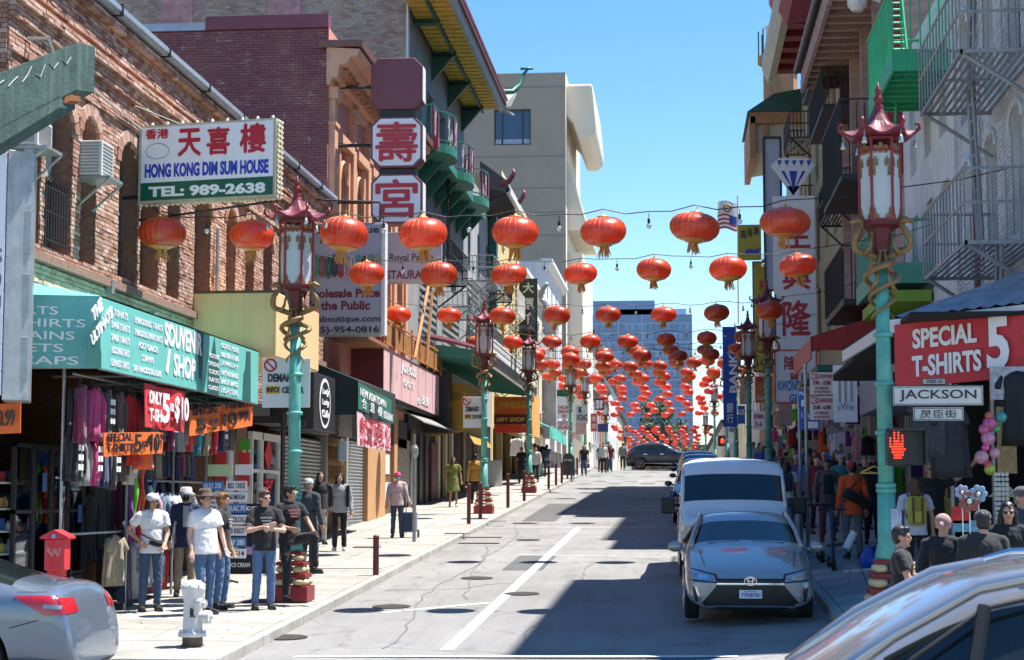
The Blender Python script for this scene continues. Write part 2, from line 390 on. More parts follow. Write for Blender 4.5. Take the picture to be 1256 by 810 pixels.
# ---- pavements: base sheet, slabs as parts, kerb stones
def pavement(name, x0, x1, kx, skip=None):
 Y = [20.2, 21, 22] + ys(22, 108, 4)[1:] + ys(108, 118, 2)[1:] + [200, 340]
 base = struct(ysheet(name, [min(x0, x1), max(x0, x1)], Y, KERB - .014, m_joint))
 lo, hi = min(x0, x1), max(x0, x1)
 kd = .15 if kx == hi else -.15
 a, b = (lo, hi - .15) if kx == hi else (lo + .15, hi)
 # slabs
 n = 3; w = (b - a) / n; Yk = 22.0; protos = {}
 cnt = 0
 while Yk < 62:
  for i in range(n):
   c = (a + w * (i + .5), Yk + .6)
   d = .0417
   g = G(); e = .008
   xs0, xs1 = -w / 2 + e, w / 2 - e; ya, yb = -.6 + e, .6 - e
   if 'm' not in protos:
    cs = .12 if x0 > 0 else 0; P = [(p, q, q * d + p * cs) for p, q in ((xs0, ya), (xs1, ya), (xs1, yb), (xs0, yb))]
    g.plate([(p[0], p[1], p[2] - .012) for p in P], (0, 0, .012)); me = g.mesh('paving_slab')
    me.materials.append(m_conc); protos['m'] = me
   o = bpy.data.objects.new('paving_slab', protos['m']); COL.objects.link(o); o.parent = base
   o.location = (c[0], c[1], zs(c[1], c[0]) + random.uniform(0, .003)); cnt += 1
  Yk += 1.2
 far = ysheet('far_slabs', [a, b], ys(62, 108, 4) + ys(108, 118, 2)[1:] + [200, 340], KERB, m_conc2); far.parent = base
 near = ysheet('corner_slab', [a, b], [20.35, 21, 21.99], KERB, m_conc); near.parent = base
 Yk = 20.2
 while Yk < 120:
  st = 2.4 if Yk < 60 else 6
  y1 = min(Yk + st, 120); g = G(); e = .006; k0, k1 = sorted((kx, kx - kd))
  P = [(k0, Yk + e), (k1, Yk + e), (k1, y1 - e), (k0, y1 - e)]
  g.add([(x, y, zr(y, x) - .1) for x, y in P] + [(x, y, zs(y, x) + .003) for x, y in P], [(0, 3, 2, 1), (4, 5, 6, 7), (0, 1, 5, 4), (1, 2, 6, 5), (2, 3, 7, 6), (3, 0, 4, 7)])
  o = make(g, 'kerb_stone', m_kerb, bevel=.015 if Yk < 60 else 0); o.parent = base; Yk = y1
 g = G(); g.box(kx - kd if kd < 0 else kx - kd, kx, 120, 340, zr(130) - .1, zs(130)) if False else None
 # end kerb along the cross street
 g = G(); a0, a1 = (lo if kx == hi else kx), (kx if kx == hi else hi); g.add([(x, y, f(y, x)) for f in (lambda y, x: zr(y, x) - .15, lambda y, x: zs(y, x) + .002) for x, y in ((a0, 20.2), (a1, 20.2), (a1, 20.35), (a0, 20.35))], [(0, 3, 2, 1), (4, 5, 6, 7), (0, 1, 5, 4), (1, 2, 6, 5), (2, 3, 7, 6), (3, 0, 4, 7)])
 o = make(g, 'kerb_stone', m_kerb, bevel=.015); o.parent = base
 return base
walkL = pavement('left_pavement', XL - .3, KL, KL)
walkR = pavement('right_pavement', KR, XR + 3.2, KR)
struct(ysheet('corner_pavement', [-60, XL - .3], [20.2, 21, 22.6], KERB, m_conc2))
for (x, y, a, b) in [(420, 697, .8, .28), (360, 712, .25, .2), (450, 672, .3, .15), (560, 655, .3, .12), (610, 640, .25, .12), (590, 660, .5, .2), (330, 738, .35, .3)]:
 patch(x, y, a, b, m_iron if a < .6 else m_conc2, walkL, True, square=True)
patch(1035, 668, .35, .3, m_iron, walkR, True, square=True)
# ================================================================ dragon lamp posts
m_teal = mat('turquoise_paint', (.10, .40, .33), .5, .3, 4, .15, 25, streak=.55, grime=(.16, .26, .20), objrand=.1)
m_red = mat('red_paint', (.25, .016, .02), .45, .2, 6, .1, streak=.2)
m_redroof = mat('roof_red', (.18, .022, .04), .5, .22, 5, .1)
m_gold = mat('gold_paint', (.27, .17, .065), .55, .35, 14, .5, 50, metal=.25)
m_cream = mat('cream_panel', (.62, .50, .28), .6, .15, 6, .1)
m_milk = mat('frosted_glass', (.50, .54, .53), .35, .15, 2, streak=.2, grime=(.3, .3, .27))
def lantern_lamp(first_label, p):
 """red and gold base, ringed post, two coiling dragons, six-sided lantern, pagoda roof"""
 t = thing('dragon_street_lamp', first_label, 'street lamp', p, 'dragon lamp posts')
 W = False
 g = G()                                                       # base: stepped red plinth
 g.box(-.29, .29, -.29, .29, 0, .24); g.box(-.25, .25, -.25, .25, .36, .43); g.box(-.22, .22, -.22, .22, .55, .61)
 g.box(-.17, .17, -.17, .17, .72, .77)
 b = make(g, 'plinth', m_red, t, world=W, bevel=.015)
 for (w, z, h) in [(.28, .24, .12), (.23, .43, .12), (.19, .61, .11)]:
  g = G()
  for s1 in (-1, 1):
   for s2 in (-1, 1): g.ball((s1 * w * .55, s2 * w * .55, z + h / 2), 1, 10, 6, sc=(w * .5, w * .5, h * .55))
  make(g, 'scroll_cushion', m_cream, t, smooth=True, world=W)
 g = G(); fl = lambda th, i: 1 + .06 * math.cos(8 * th)
 g.lathe([(.15, .77), (.145, .84), (.115, .95), (.105, 1.6)], 24, wob=fl)
 g.lathe([(.10, 1.55), (.095, 3.0), (.08, 4.4)], 16)
 make(g, 'pole', m_teal, t, smooth=True, world=W)
 for z in (1.6, 1.66, 2.3, 2.9, 3.5):
  g = G(); g.lathe([(.10, z - .03), (.125, z - .025), (.13, z), (.125, z + .025), (.10, z + .03)], 16); make(g, 'ring', m_teal, t, smooth=True, world=W)
 # dragons
 for sgn in (1, -1):
  P = []; rad = []
  for i in range(44):
   u = i / 43
   if u < .62:
    th = u / .62 * 2 * math.pi * 1.35 + (0 if sgn > 0 else math.pi); r = .12 + .12 * (u / .62) ** 2
    P.append((r * math.cos(th) * 1.15, r * math.sin(th), 3.70 + .68 * u / .62)); rad.append(.014 + .03 * u / .62)
   else:
    v = (u - .62) / .38; x0 = P[26][0]
    cx = sgn * (.22 + .13 * math.sin(v * math.pi)); k = min(1, v * 3)
    P.append((x0 * (1 - k) + cx * k, .05 * math.cos(v * 5) - .05, 4.38 + .50 * v)); rad.append(.044 - .008 * v)
  g = G(); g.tube(P, rad, 9)
  e = Vector(P[-1])
  g.tube([e, e + Vector((sgn * .09, -.03, .035)), e + Vector((sgn * .18, -.04, 0))], [.05, .045, .02], 8)      # head and snout
  g.tube([e + Vector((0, 0, .03)), e + Vector((-sgn * .05, 0, .09))], [.015, .004], 5)
  for i in range(6, 42, 2):                                    # back spines
   q = Vector(P[i]); o_ = Vector((q.x, q.y, 0)).normalized() * rad[i] * 1.5
   g.tube([q, q + o_ + Vector((0, 0, .02))], [.014, .002], 4)
  for zz, xx in ((4.48, .22), (4.26, .12), (4.04, .15)):                       # legs and claws
   a = Vector((sgn * xx, -.08, zz)); k = a + Vector((-sgn * .07, -.07, .10)); c = k + Vector((-sgn * .02, .02, .14))
   g.tube([a, k, c], [.035, .025, .016], 6)
   for q in (-1, 0, 1): g.tube([c, c + Vector((q * .03, -.02, .04))], [.01, .003], 4)
  make(g, 'dragon', m_gold, t, smooth=True, world=W)
 g = G(); g.lathe([(.08, 4.3), (.09, 4.4), (.12, 4.6), (.18, 4.80), (.27, 4.84), (.28, 4.89)], 6)
 make(g, 'bracket_cup', mat('cup_maroon', (.10, .01, .015), .5, .2), t, world=W)
 # lantern cage, hexagonal
 z0, z1, rr = 4.88, 5.93, .262
 hexp = [(rr * math.cos(math.pi / 3 * i), rr * math.sin(math.pi / 3 * i)) for i in range(6)]
 g = G()
 for x, y in hexp: g.tube([(x, y, z0), (x, y, z1)], .024, 4, sq=True)
 for z in (z0 + .02, z1 - .02, z1 - .17):
  for i in range(6):
   a, b_ = hexp[i], hexp[(i + 1) % 6]; g.tube([(*a, z), (*b_, z)], .02, 4, sq=True)
 make(g, 'cage', m_red, t, world=W)
 for i in range(6):
  a, b_ = Vector((*hexp[i], 0)) * .95, Vector((*hexp[(i + 1) % 6], 0)) * .95
  g = G(); nrm = (a + b_).normalized() * .008
  g.plate([a + ZP * z0, b_ + ZP * z0, b_ + ZP * (z1 - .17), a + ZP * (z1 - .17)], nrm); make(g, 'glass_panel', m_milk, t, world=W)
  g = G(); e = (b_ - a)                                       # gilt fretwork corners and frieze
  for (u0, u1, v0, v1) in [(.05, .35, .68, .8), (.65, .95, .68, .8), (.05, .2, .56, .7), (.8, .95, .56, .7), (.05, .35, 0.02, .1), (.65, .95, .02, .1), (.05, .18, .08, .18), (.82, .95, .08, .18), (.1, .9, .84, .97)]:
   n_ = 3
   for k in range(n_):
    uu = u0 + (u1 - u0) * k / n_; q = a + e * uu + ZP * (z0 + v0) + nrm * 1.2
    g.obox(q, e * ((u1 - u0) / n_ * .72), ZP * (v1 - v0) * (.75 + .25 * (k % 2)), nrm)
  make(g, 'gilt_fretwork', m_gold, t, world=W)
 # pagoda roof, 6 lobes with upturned tips
 n = 48; g = G(); prof = [(.07, 6.32), (.10, 6.24), (.16, 6.14), (.25, 6.05), (.36, 5.99), (.47, 5.95)]
 o0 = len(g.v)
 for i, (r, z) in enumerate(prof):
  for j in range(n):
   th = 2 * math.pi * j / n; k = abs(math.cos(3 * th)) ** 3; tip = k * (i / 5) ** 2
   fl_ = 1 + .015 * (j % 2)
   g.v.append((r * .84 * fl_ * (1 + .2 * tip) * math.cos(th), r * .84 * fl_ * (1 + .2 * tip) * math.sin(th), z + .09 * tip))
 for i in range(5):
  for j in range(n): j2 = (j + 1) % n; g.f.append([i * n + j, (i + 1) * n + j, (i + 1) * n + j2, i * n + j2]); g.m.append(0)
 o1 = len(g.v); g.v += [(x, y, z - .03) for x, y, z in g.v[5 * n:6 * n]]
 for j in range(n): j2 = (j + 1) % n; g.f.append([5 * n + j, o1 + j, o1 + j2, 5 * n + j2]); g.m.append(0)
 g.f.append([o1 + j for j in range(n)]); g.m.append(0)
 roof = make(g, 'pagoda_roof', m_redroof, t, world=W)
 g = G()
 for i in range(6):                                             # curled ridge ends with bells
  th = math.pi / 3 * i; c, s_ = math.cos(th), math.sin(th)
  pts = [(.25, 6.03), (.38, 6.0), (.46, 6.01), (.52, 6.06), (.51, 6.12), (.47, 6.11), (.47, 6.09)]
  g.tube([(r * c, r * s_, z) for r, z in pts], [.03, .03, .028, .025, .02, .015, .01], 6)
 make(g, 'ridge_curl', m_red, roof, smooth=True, world=W)
 g = G()
 for i in range(6):
  th = math.pi / 3 * i; c, s_ = .46 * math.cos(th), .46 * math.sin(th)
  g.tube([(c, s_, 6.0), (c, s_, 5.9)], .004, 4); g.lathe([(.01, 5.91), (.025, 5.88), (.03, 5.84), (.04, 5.81)], 8, c=(c, s_, 0))
 make(g, 'bell', mat('pale_metal', (.6, .6, .55), .35, .1, metal=.6), roof, smooth=True, world=W)
 g = G(); g.lathe([(.06, 6.30), (.07, 6.34), (.04, 6.37), (.045, 6.40), (.07, 6.43), (.04, 6.47), (.03, 6.50), (.045, 6.53), (.04, 6.56), (.015, 6.6), (.004, 6.65)], 12)
 make(g, 'finial', m_red, roof, smooth=True, world=W)
 return t
lp = gnd(357, 743); lx = -5.94
lampspec = [(lx, 27.0, 'dragon lamp post behind the seated man on the left, beside the dim sum house sign'),
  (2.64, 22.9, 'largest dragon lamp post, at the right corner carrying the JACKSON street sign'),
  (lx, 54.0, 'dragon lamp post on the left kerb beside the man in the mustard jacket'),
  (2.74, 54.0, 'dragon lamp post on the right kerb before the tall white vertical sign'),
  (lx, 70.5, 'dragon lamp post on the left kerb before the orange shop sign'),
  (2.74, 68.5, 'dragon lamp post on the right kerb just left of the second one behind the van'),
  (lx, 98.0, 'dragon lamp post on the left kerb by the green mailbox'),
  (2.74, 84.0, 'dragon lamp post on the right kerb beside the blue vertical banner'),
  (lx, 113.5, 'dragon lamp post on the left by the crest of the road, before the red-framed sign'),
  (2.74, 99.0, 'dragon lamp post on the right kerb beyond the blue vertical banner'),
  (lx, 146, 'dragon lamp post on the left side just beyond the crossing dark car'),
  (2.74, 132, 'dragon lamp post on the right side beyond the crest above the blue parked cars'),
  (lx, 200, 'farthest left dragon lamp post, above the rear of the crossing dark car'),
  (2.74, 175, 'farthest right dragon lamp post, beyond the crossing')]
lamp0 = None; LAMPS = []
for x, y, lb in lampspec:
 if lamp0 is None: o = lamp0 = lantern_lamp(lb, (x, y, zs(y, x)))
 else:
  o = copy_tree(lamp0); o['label'] = lb; o.location = (x, y, zs(y, x)); o.scale = (1, 1, 1.05 if x > 0 else 1)
 LAMPS.append(o)
# ================================================================ red paper lanterns on wires
m_lan = mat('lantern_silk', (.80, .075, .02), .36, .2, 2.5, .15, 30, spec=.9, coat=.3, objrand=.2, trans=.38)
m_lang = mat('lantern_gold', (.62, .27, .05), .5, .3, 20)
m_wire = mat('black_wire', (.02, .02, .02), .6, 0)
m_bulb = mat('bulb_glass', (.75, .78, .8), .1, 0, spec=.9, coat=.5)
def red_lantern():
 t = thing('red_lantern', 'x', 'paper lantern', (0, 0, 0), 'red lanterns strung over the street')
 g = G(); N = 24
 prof = [(.10, .235), (.16, .235), (.22, .222), (.30, .185), (.365, .12), (.398, .04), (.40, 0), (.392, -.06), (.355, -.13), (.29, -.19), (.21, -.225), (.13, -.24)]
 g.lathe(prof, N * 2, wob=lambda th, i: 1 - .022 * (abs(math.cos(N / 2 * th)) ** 6) * (1 if 0 < i < 11 else 0))
 make(g, 'silk_shade', m_lan, t, smooth=True, world=False)
 g = G()
 for j in range(N):
  th = 2 * math.pi * (j) / N
  g.tube([(r * .985 * math.cos(th), r * .985 * math.sin(th), z) for r, z in prof[1::1]], .0035, 3, cap=False)
 make(g, 'rib_wires', m_lang, t, world=False)
 g = G(); g.lathe([(.02, .30), (.03, .27), (.10, .262), (.11, .232)], 12); g.tube([(0, 0, .28), (0, 0, .37)], .006, 4)
 make(g, 'top_cap', m_lang, t, smooth=True, world=False)
 g = G(); g.lathe([(.27, -.205), (.215, -.222), (.14, -.246), (.12, -.262)], 24); make(g, 'gold_skirt', m_lang, t, smooth=True, world=False)
 g = G()
 for k in range(20):
  a = random.uniform(0, 6.28); r0 = random.uniform(.03, .085); r1 = r0 + random.uniform(0, .06)
  c, s = math.cos(a), math.sin(a); z1 = -.38 - random.uniform(.0, .09)
  g.tube([(r0 * c, r0 * s, -.25), (r0 * c, r0 * s, -.3), (r1 * c + .02, r1 * s, z1)], [.012, .014, .008], 4)
 make(g, 'tassel', m_lang, t, world=False)
 return t
lan0 = None
side_word = ['leftmost', 'second from left', 'third from left', 'fourth from left', 'fifth from left', 'sixth from left', 'seventh from left', 'eighth from left', 'ninth from left']
row_word = ['nearest', 'second', 'third', 'fourth', 'fifth', 'sixth', 'seventh', 'eighth', 'ninth', 'tenth', 'eleventh', 'twelfth', 'thirteenth', 'fourteenth', 'fifteenth', 'sixteenth', 'seventeenth', 'eighteenth', 'nineteenth', 'twentieth']
rows = [(28, [199, 309, 422, 519, 632, 740, 852, 963], [286, 289, 287, 287, 285, 284, 279, 273]),
  (37.6, [450, 538, 624, 712, 802, 893, 979], [336, 337, 337, 336, 331, 330, 326]),
  (52, [488, 551, 616, 683, 746, 814, 879, 944], [386, 387, 388, 387, 386, 386, 384, 381]),
  (69, [584, 629, 677, 724, 770, 817, 867, 912], [420, 420, 419, 419, 419, 417, 415, 413]),
  (80, [618, 659, 699, 740, 781, 823, 865, 903], [434, 433, 432, 433, 431, 430, 429, 428]),
  (90, [640, 678, 717, 754, 791, 830, 868, 899], [448, 447, 447, 447, 446, 445, 443, 442])]
rng2 = random.Random(11)
for Y in (75, 86, 98, 107, 116, 124, 131, 138, 146, 155, 165, 205, 212, 220, 229, 238, 248, 260, 273, 288):
 n = 8; zc = 3.03 + .0417 * min(Y, 118) + (0 if Y < 200 else .35); sh = rng2.uniform(-.75, .75); st = rng2.uniform(1.4, 1.6)
 rows.append((Y, [(-7.5 + st * i + sh + rng2.uniform(-.12, .12), Y + rng2.uniform(-.2, .2), zc - .2 + .05 * abs(i - 3.5) + rng2.uniform(-.08, .08)) for i in range(n)], None))
rows.sort(key=lambda r: r[0])
LANS = []
for ri, (Y, xs, yy) in enumerate(rows):
 pos = [atY(x, y, Y) for x, y in zip(xs, yy)] if yy else [Vector(p) for p in xs]
 nm = row_word[ri] if ri < 20 else row_word[ri - 20] + ' after the twentieth'
 for i, p in enumerate(pos):
  if lan0 is None: o = lan0 = red_lantern()
  else:
   o = copy_tree(lan0) if Y < 112 else None
   if o is None:
    lanf = [c for c in lan0.children if c.name.startswith('silk')][0]
    o = bpy.data.objects.new('red_lantern', lanf.data); COL.objects.link(o); tag(o, 'x', 'paper lantern', 'red lanterns strung over the street')
  if Y < 200:
   o['label'] = f'red lantern, {side_word[i]} on the {nm} wire across the street'
  else:
   o['label'] = f'tiny red lantern, {side_word[i]} on wire {["one","two","three","four","five","six","seven","eight","nine"][[r[0] for r in rows if r[0] > 199].index(Y)]} of those far beyond the crest'
  tl = random.uniform(-.12, .12)
  o.location = p; o.rotation_euler = (tl, random.uniform(-.07, .07) + (.18 if (ri, i) in ((2, 3), (3, 2)) else 0), random.uniform(0, 6.28)); LANS.append(o)
  if Y < 130: s_ = random.uniform(.95, 1.05); o.scale = (s_ * random.uniform(.94, 1.04), s_ * random.uniform(.94, 1.04), s_ * random.uniform(.9, 1.08))
 # wire
 g = G(); ends = [Vector((XL + .2, Y, pos[0].z + .62)), Vector((XR - .2, Y, pos[-1].z + .85))]
 pts = [ends[0]] + [p + Vector((0, 0, .36)) for p in pos] + [ends[1]]
 W = []
 for a, b in zip(pts[:-1], pts[1:]):
  for k in range(4):
   t = k / 4; W.append(a.lerp(b, t) - Vector((0, 0, .10 * math.sin(math.pi * t) + (.03 * math.sin(9 * t + ri)))))
 W.append(pts[-1]); g.tube(W, .009 if Y < 60 else .012, 4)
 w = thing('wire', f'black wire carrying the {nm} row of red lanterns' if Y < 200 else f'thin black wire carrying lantern row {["one","two","three","four","five","six","seven","eight","nine"][[r[0] for r in rows if r[0] > 199].index(Y)]} beyond the crest', 'cable', tuple(ends[0]), 'wires over the street')
 make(g, 'cable', m_wire, w)
 if Y < 95:
  for a, b in zip(pts[1:-2], pts[2:-1]):
   c = a.lerp(b, .5) - Vector((0, 0, .10)); g = G(); g.tube([c, c - ZP * .10], .006, 4); g.lathe([(.02, -.18), (.024, -.10), (.018, -.09)], 8, c=tuple(c))
   k = make(g, 'bulb_socket', m_wire, w); g = G(); g.ball(tuple(c - ZP * .215), .038, 8, 6); g.lathe([(.05, -.20), (.02, -.17)], 8, c=tuple(c)); make(g, 'bulb', m_bulb, k, smooth=True)
# ================================================================ building kit
def PL(u, z, d=0): return (XL + d, u, z)                  # left row of houses, u runs away from the camera
def PR(u, z, d=0): return (XR - d, u, z)                  # right row
def PS(Y):                                                # a wall that faces the camera, u runs to the right
 return lambda u, z, d=0: (u, Y - d, z)
def PX(X, s=1): return lambda u, z, d=0: (X + s * d, u, z)
def quadwall(g, P, u0, u1, z0, z1, ops=(), dep=.22, mi=0, mr=None):
 """wall plane with real openings; ops: (u0,u1,z0,z1,arch_rise)"""
 mr = mi if mr is None else mr
 us = sorted({u0, u1, *[o[0] for o in ops], *[o[1] for o in ops]}); zz = sorted({z0, z1, *[o[2] for o in ops], *[o[3] for o in ops]})
 us = [u for u in us if u0 <= u <= u1]; zz = [z for z in zz if z0 <= z <= z1]
 for a, b in zip(us[:-1], us[1:]):
  for c, d in zip(zz[:-1], zz[1:]):
   mu, mz = (a + b) / 2, (c + d) / 2
   if any(o[0] < mu < o[1] and o[2] < mz < o[3] for o in ops): continue
   g.add([P(a, c), P(b, c), P(b, d), P(a, d)], [(0, 1, 2, 3)], mi)
 for o in ops:
  a, b, c, d = o[:4]; r = o[4] if len(o) > 4 else 0
  e = d - r
  g.add([P(a, c), P(a, e), P(a, e, -dep), P(a, c, -dep)], [(0, 1, 2, 3)], mr); g.add([P(b, c), P(b, e), P(b, e, -dep), P(b, c, -dep)], [(3, 2, 1, 0)], mr)
  g.add([P(a, c), P(b, c), P(b, c, -dep), P(a, c, -dep)], [(3, 2, 1, 0)], mr)
  if r == 0: g.add([P(a, d), P(b, d), P(b, d, -dep), P(a, d, -dep)], [(0, 1, 2, 3)], mr)
  else:
   n = 10; w = (b - a) / 2; c0 = (a + b) / 2
   A = [(c0 - w * math.cos(math.pi * i / n), e + r * math.sin(math.pi * i / n)) for i in range(n + 1)]
   for (x0, y0), (x1, y1) in zip(A[:-1], A[1:]):
    g.add([P(x0, y0), P(x1, y1), P(x1, d), P(x0, d)], [(0, 1, 2, 3)], mi)
    g.add([P(x0, y0), P(x1, y1), P(x1, y1, -dep), P(x0, y0, -dep)], [(0, 1, 2, 3)], mr)
def bricks(P, u0, u1, z0, z1, ops, bl=.215, bh=.068, j=.010, proud=.02, extra=None, seed=1):
 g = G(); rd = random.Random(seed); row = 0; z = z0
 def hit(u, z):
  for o in ops:
   if o[0] < u < o[1] and o[2] < z < o[3]:
    r = o[4] if len(o) > 4 else 0
    if r and z > o[3] - r:
     w = (o[1] - o[0]) / 2
     if ((u - (o[0] + o[1]) / 2) / w) ** 2 + ((z - (o[3] - r)) / r) ** 2 > 1: continue
    return True
  return False
 V, Fc = g.v, g.f
 while z + bh <= z1 + 1e-6:
  u = u0 - (bl / 2 if row % 2 else 0)
  ex = extra(z) if extra else 0
  while u < u1:
   a, b = max(u, u0) + j / 2, min(u + bl, u1) - j / 2; u += bl
   if b - a < .03: continue
   for o in ops:                                     # trim at openings
    if o[2] < z + bh / 2 < o[3]:
     if a < o[0] < b: b = o[0] if (o[0] - a) > .02 else b
     if a < o[1] < b: a = o[1] if (b - o[1]) > .02 else a
   if hit((a + b) / 2, z + bh / 2) or b - a < .02: continue
   p = proud + ex + rd.uniform(-.006, .008); c, d = z + rd.uniform(0, .003), z + bh - j
   k = len(V)
   V.extend([P(a, c, -.01), P(b, c, -.01), P(b, d, -.01), P(a, d, -.01), P(a, c, p), P(b, c, p), P(b, d, p - .002), P(a, d, p - .002)])
   Fc.extend([(k + 4, k + 5, k + 6, k + 7), (k, k + 1, k + 5, k + 4), (k + 1, k + 2, k + 6, k + 5), (k + 2, k + 3, k + 7, k + 6), (k + 3, k, k + 4, k + 7)])
  z += bh; row += 1
 g.m = [0] * len(Fc); return g
m_glass = glass_mat('window_glass', (.02, .03, .035)); m_glassb = glass_mat('blue_glass', (.03, .06, .12), .03)
m_curt = mat('curtain', (.5, .48, .43), .9, .25, 6, objrand=.25)
def window(P, u0, u1, z0, z1, par, fm, d=-.14, style='sash', pane=None, fr=.05, arch=0, nm='window', curtain=0):
 g = G(); t = .05
 def bar(a, b, c, e, dd=0):
  p = [P(a, c, d + dd), P(b, c, d + dd), P(b, e, d + dd), P(a, e, d + dd)]; n = Vector(P(0, 0, 1)) - Vector(P(0, 0, 0)); g.plate(p, n * t)
 bar(u0, u0 + fr, z0, z1); bar(u1 - fr, u1, z0, z1); bar(u0 + fr, u1 - fr, z0, z0 + fr); bar(u0 + fr, u1 - fr, z1 - fr, z1)
 if style in ('sash', 'grid'): bar(u0 + fr, u1 - fr, (z0 + z1) / 2 - fr / 2, (z0 + z1) / 2 + fr / 2, .004)
 if style in ('split', 'grid'): bar((u0 + u1) / 2 - fr / 2, (u0 + u1) / 2 + fr / 2, z0 + fr, z1 - fr, .007)
 w = make(g, nm, fm, par)
 g = G(); n = Vector(P(0, 0, 1)) - Vector(P(0, 0, 0))
 g.plate([P(u0 + fr * .7, z0 + fr * .7, d + .012), P(u1 - fr * .7, z0 + fr * .7, d + .012), P(u1 - fr * .7, z1 - fr * .7, d + .012), P(u0 + fr * .7, z1 - fr * .7, d + .012)], n * .008)
 make(g, 'pane', pane or m_glass, w)
 if curtain:
  g = G(); k = 8; zc = z0 + (z1 - z0) * (1 - curtain)
  for i in range(k):
   a = u0 + fr + (u1 - u0 - 2 * fr) * i / k; b = a + (u1 - u0 - 2 * fr) / k
   g.add([P(a, zc, d + .022 + .01 * (i % 2)), P(b, zc, d + .022 + .01 * ((i + 1) % 2)), P(b, z1 - fr, d + .022 + .01 * ((i + 1) % 2)), P(a, z1 - fr, d + .022 + .01 * (i % 2))], [(0, 1, 2, 3)])
  make(g, 'blind', m_curt, w)
 return w
def bar3(g, P, u0, u1, z0, z1, d0, d1, mi=0):
 g.add([P(u0, z0, d0), P(u1, z0, d0), P(u1, z1, d0), P(u0, z1, d0), P(u0, z0, d1), P(u1, z0, d1), P(u1, z1, d1), P(u0, z1, d1)],
          [(0, 3, 2, 1), (4, 5, 6, 7), (0, 1, 5, 4), (1, 2, 6, 5), (2, 3, 7, 6), (3, 0, 4, 7)], mi); return g
def cornice(par, P, u0, u1, prof, m, nm='cornice', ends=True):
 """prof: list of (z,d) outline run from u0 to u1"""
 g = G(); n = len(prof); g.v = [P(u0, z, d) for z, d in prof] + [P(u1, z, d) for z, d in prof]
 for i in range(n - 1): g.f.append([i, i + 1, n + i + 1, n + i])
 if ends: g.f.append(list(range(n))); g.f.append(list(range(2 * n - 1, n - 1, -1)))
 g.f.append([n - 1, 0, n, 2 * n - 1]); g.m = [0] * len(g.f); return make(g, nm, m, par)
def shell(par, side, Y0, Y1, zt, m, back=18, zb=None, front=True, nm='wall', mr=None):
 """side walls, back and roof of a house behind its facade"""
 X = XL if side == 'L' else XR; s = -1 if side == 'L' else 1; zb = zs(Y0) - .3 if zb is None else zb
 g = G(); X2 = X + s * back; e = .004 * s
 A = [(X + e, Y0), (X2, Y0), (X2, Y1), (X + e, Y1)]
 for (x0, y0), (x1, y1) in zip(A[:-1], A[1:]): g.add([(x0, y0, zb), (x1, y1, zb), (x1, y1, zt), (x0, y0, zt)], [(0, 1, 2, 3)])
 o = make(g, nm, m, par, recalc=False)
 g = G(); g.add([(X, Y0, zt - .12), (X2, Y0, zt - .12), (X2, Y1, zt - .12), (X, Y1, zt - .12)], [(0, 1, 2, 3)]); make(g, 'roof', mr or mat('roof_tar', (.09, .09, .09), .9, .2), par)
 return o
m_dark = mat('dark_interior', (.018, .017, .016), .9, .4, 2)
m_blackm = mat('black_metal', (.025, .025, .027), .5, .2, 8)
m_greym = mat('grey_metal', (.36, .38, .38), .4, .2, 5, metal=.5, streak=.3)
m_white = mat('white_paint', (.74, .73, .70), .6, .1, 5, streak=.18)
m_signw = mat('sign_white', (.84, .84, .88), .35, .05, 2, streak=.08)
m_ink = mat('sign_black', (.02, .02, .025), .4, 0); m_inkr = mat('sign_red', (.50, .02, .04), .4, .05); m_inkb = mat('sign_blue', (.02, .05, .42), .4, 0)
m_inkw = mat('lettering_white', (.85, .85, .85), .4, 0); m_inky = mat('lettering_yellow', (.8, .5, .06), .4, 0)
def yL(x, y=300, X=XL): return atX(x, y, X).y
# ================================================================ L1: brick corner house
t = thing('brick_building', 'red brick corner building with arched windows above the teal souvenir awning', 'building', (XL, 22.4, zs(22.4)))
Y0, Y1, ZT = 22.4, 43.9, 7.55
wn = [(51, 85), (96, 115), (143, 167), (170, 193), (203, 219), (237, 257), (276, 288), (300, 311), (322, 333), (343, 352), (361, 369)]
ops = []
ops.append((22.75, 23.7, 3.55, 5.8, .30))
for a, b in wn:
 ya, yb = yL(a), yL(b); ops.append((ya, yb, 3.55, 5.8, min(.42, (yb - ya) * .42)))
m_mort = mat('mortar', (.17, .13, .11), .95, .3, 8); m_reveal = mat('reveal_brick', (.24, .12, .08), .9, .35, 14, .6, 30)
g = G(); quadwall(g, PL, Y0, Y1, 2.0, ZT, ops, .32, 0, 1)
make(g, 'wall', [m_mort, m_reveal], t)
brk = brick_mat('brick_red', [(.22, .10, .065), (.40, .21, .14), (.53, .34, .25), (.34, .15, .10), (.60, .43, .35), (.46, .26, .18)])
def ex(z):
 if 7.30 < z < 7.6: return .16
 if 6.95 < z <= 7.30: return .05
 if 6.62 < z <= 6.80: return .14
 if 6.46 < z <= 6.62: return .07
 if 6.0 < z < 6.07: return .05
 return 0
gb = bricks(PL, Y0, Y1, 3.42, ZT, ops, extra=ex, seed=3, proud=.024); o = make(gb, 'brick_courses', brk, t, recalc=False, stuff=True)
make(bricks(PS(Y0), XL - 6, XL, -1.8, ZT, [], seed=4), 'corner_brick_courses', brk, t, recalc=False, stuff=True)
ybr = brick_mat('brick_buff', [(.50, .42, .27), (.60, .52, .36), (.42, .34, .22), (.66, .60, .44)])
make(bricks(PL, Y0, 33, 2.6, 3.28, [], seed=5, proud=.02), 'buff_brick_courses', ybr, t, recalc=False, stuff=True)
make(bricks(PL, 33, Y1, 2.0, 3.28, [], seed=6), 'brick_courses', brk, t, recalc=False, stuff=True)
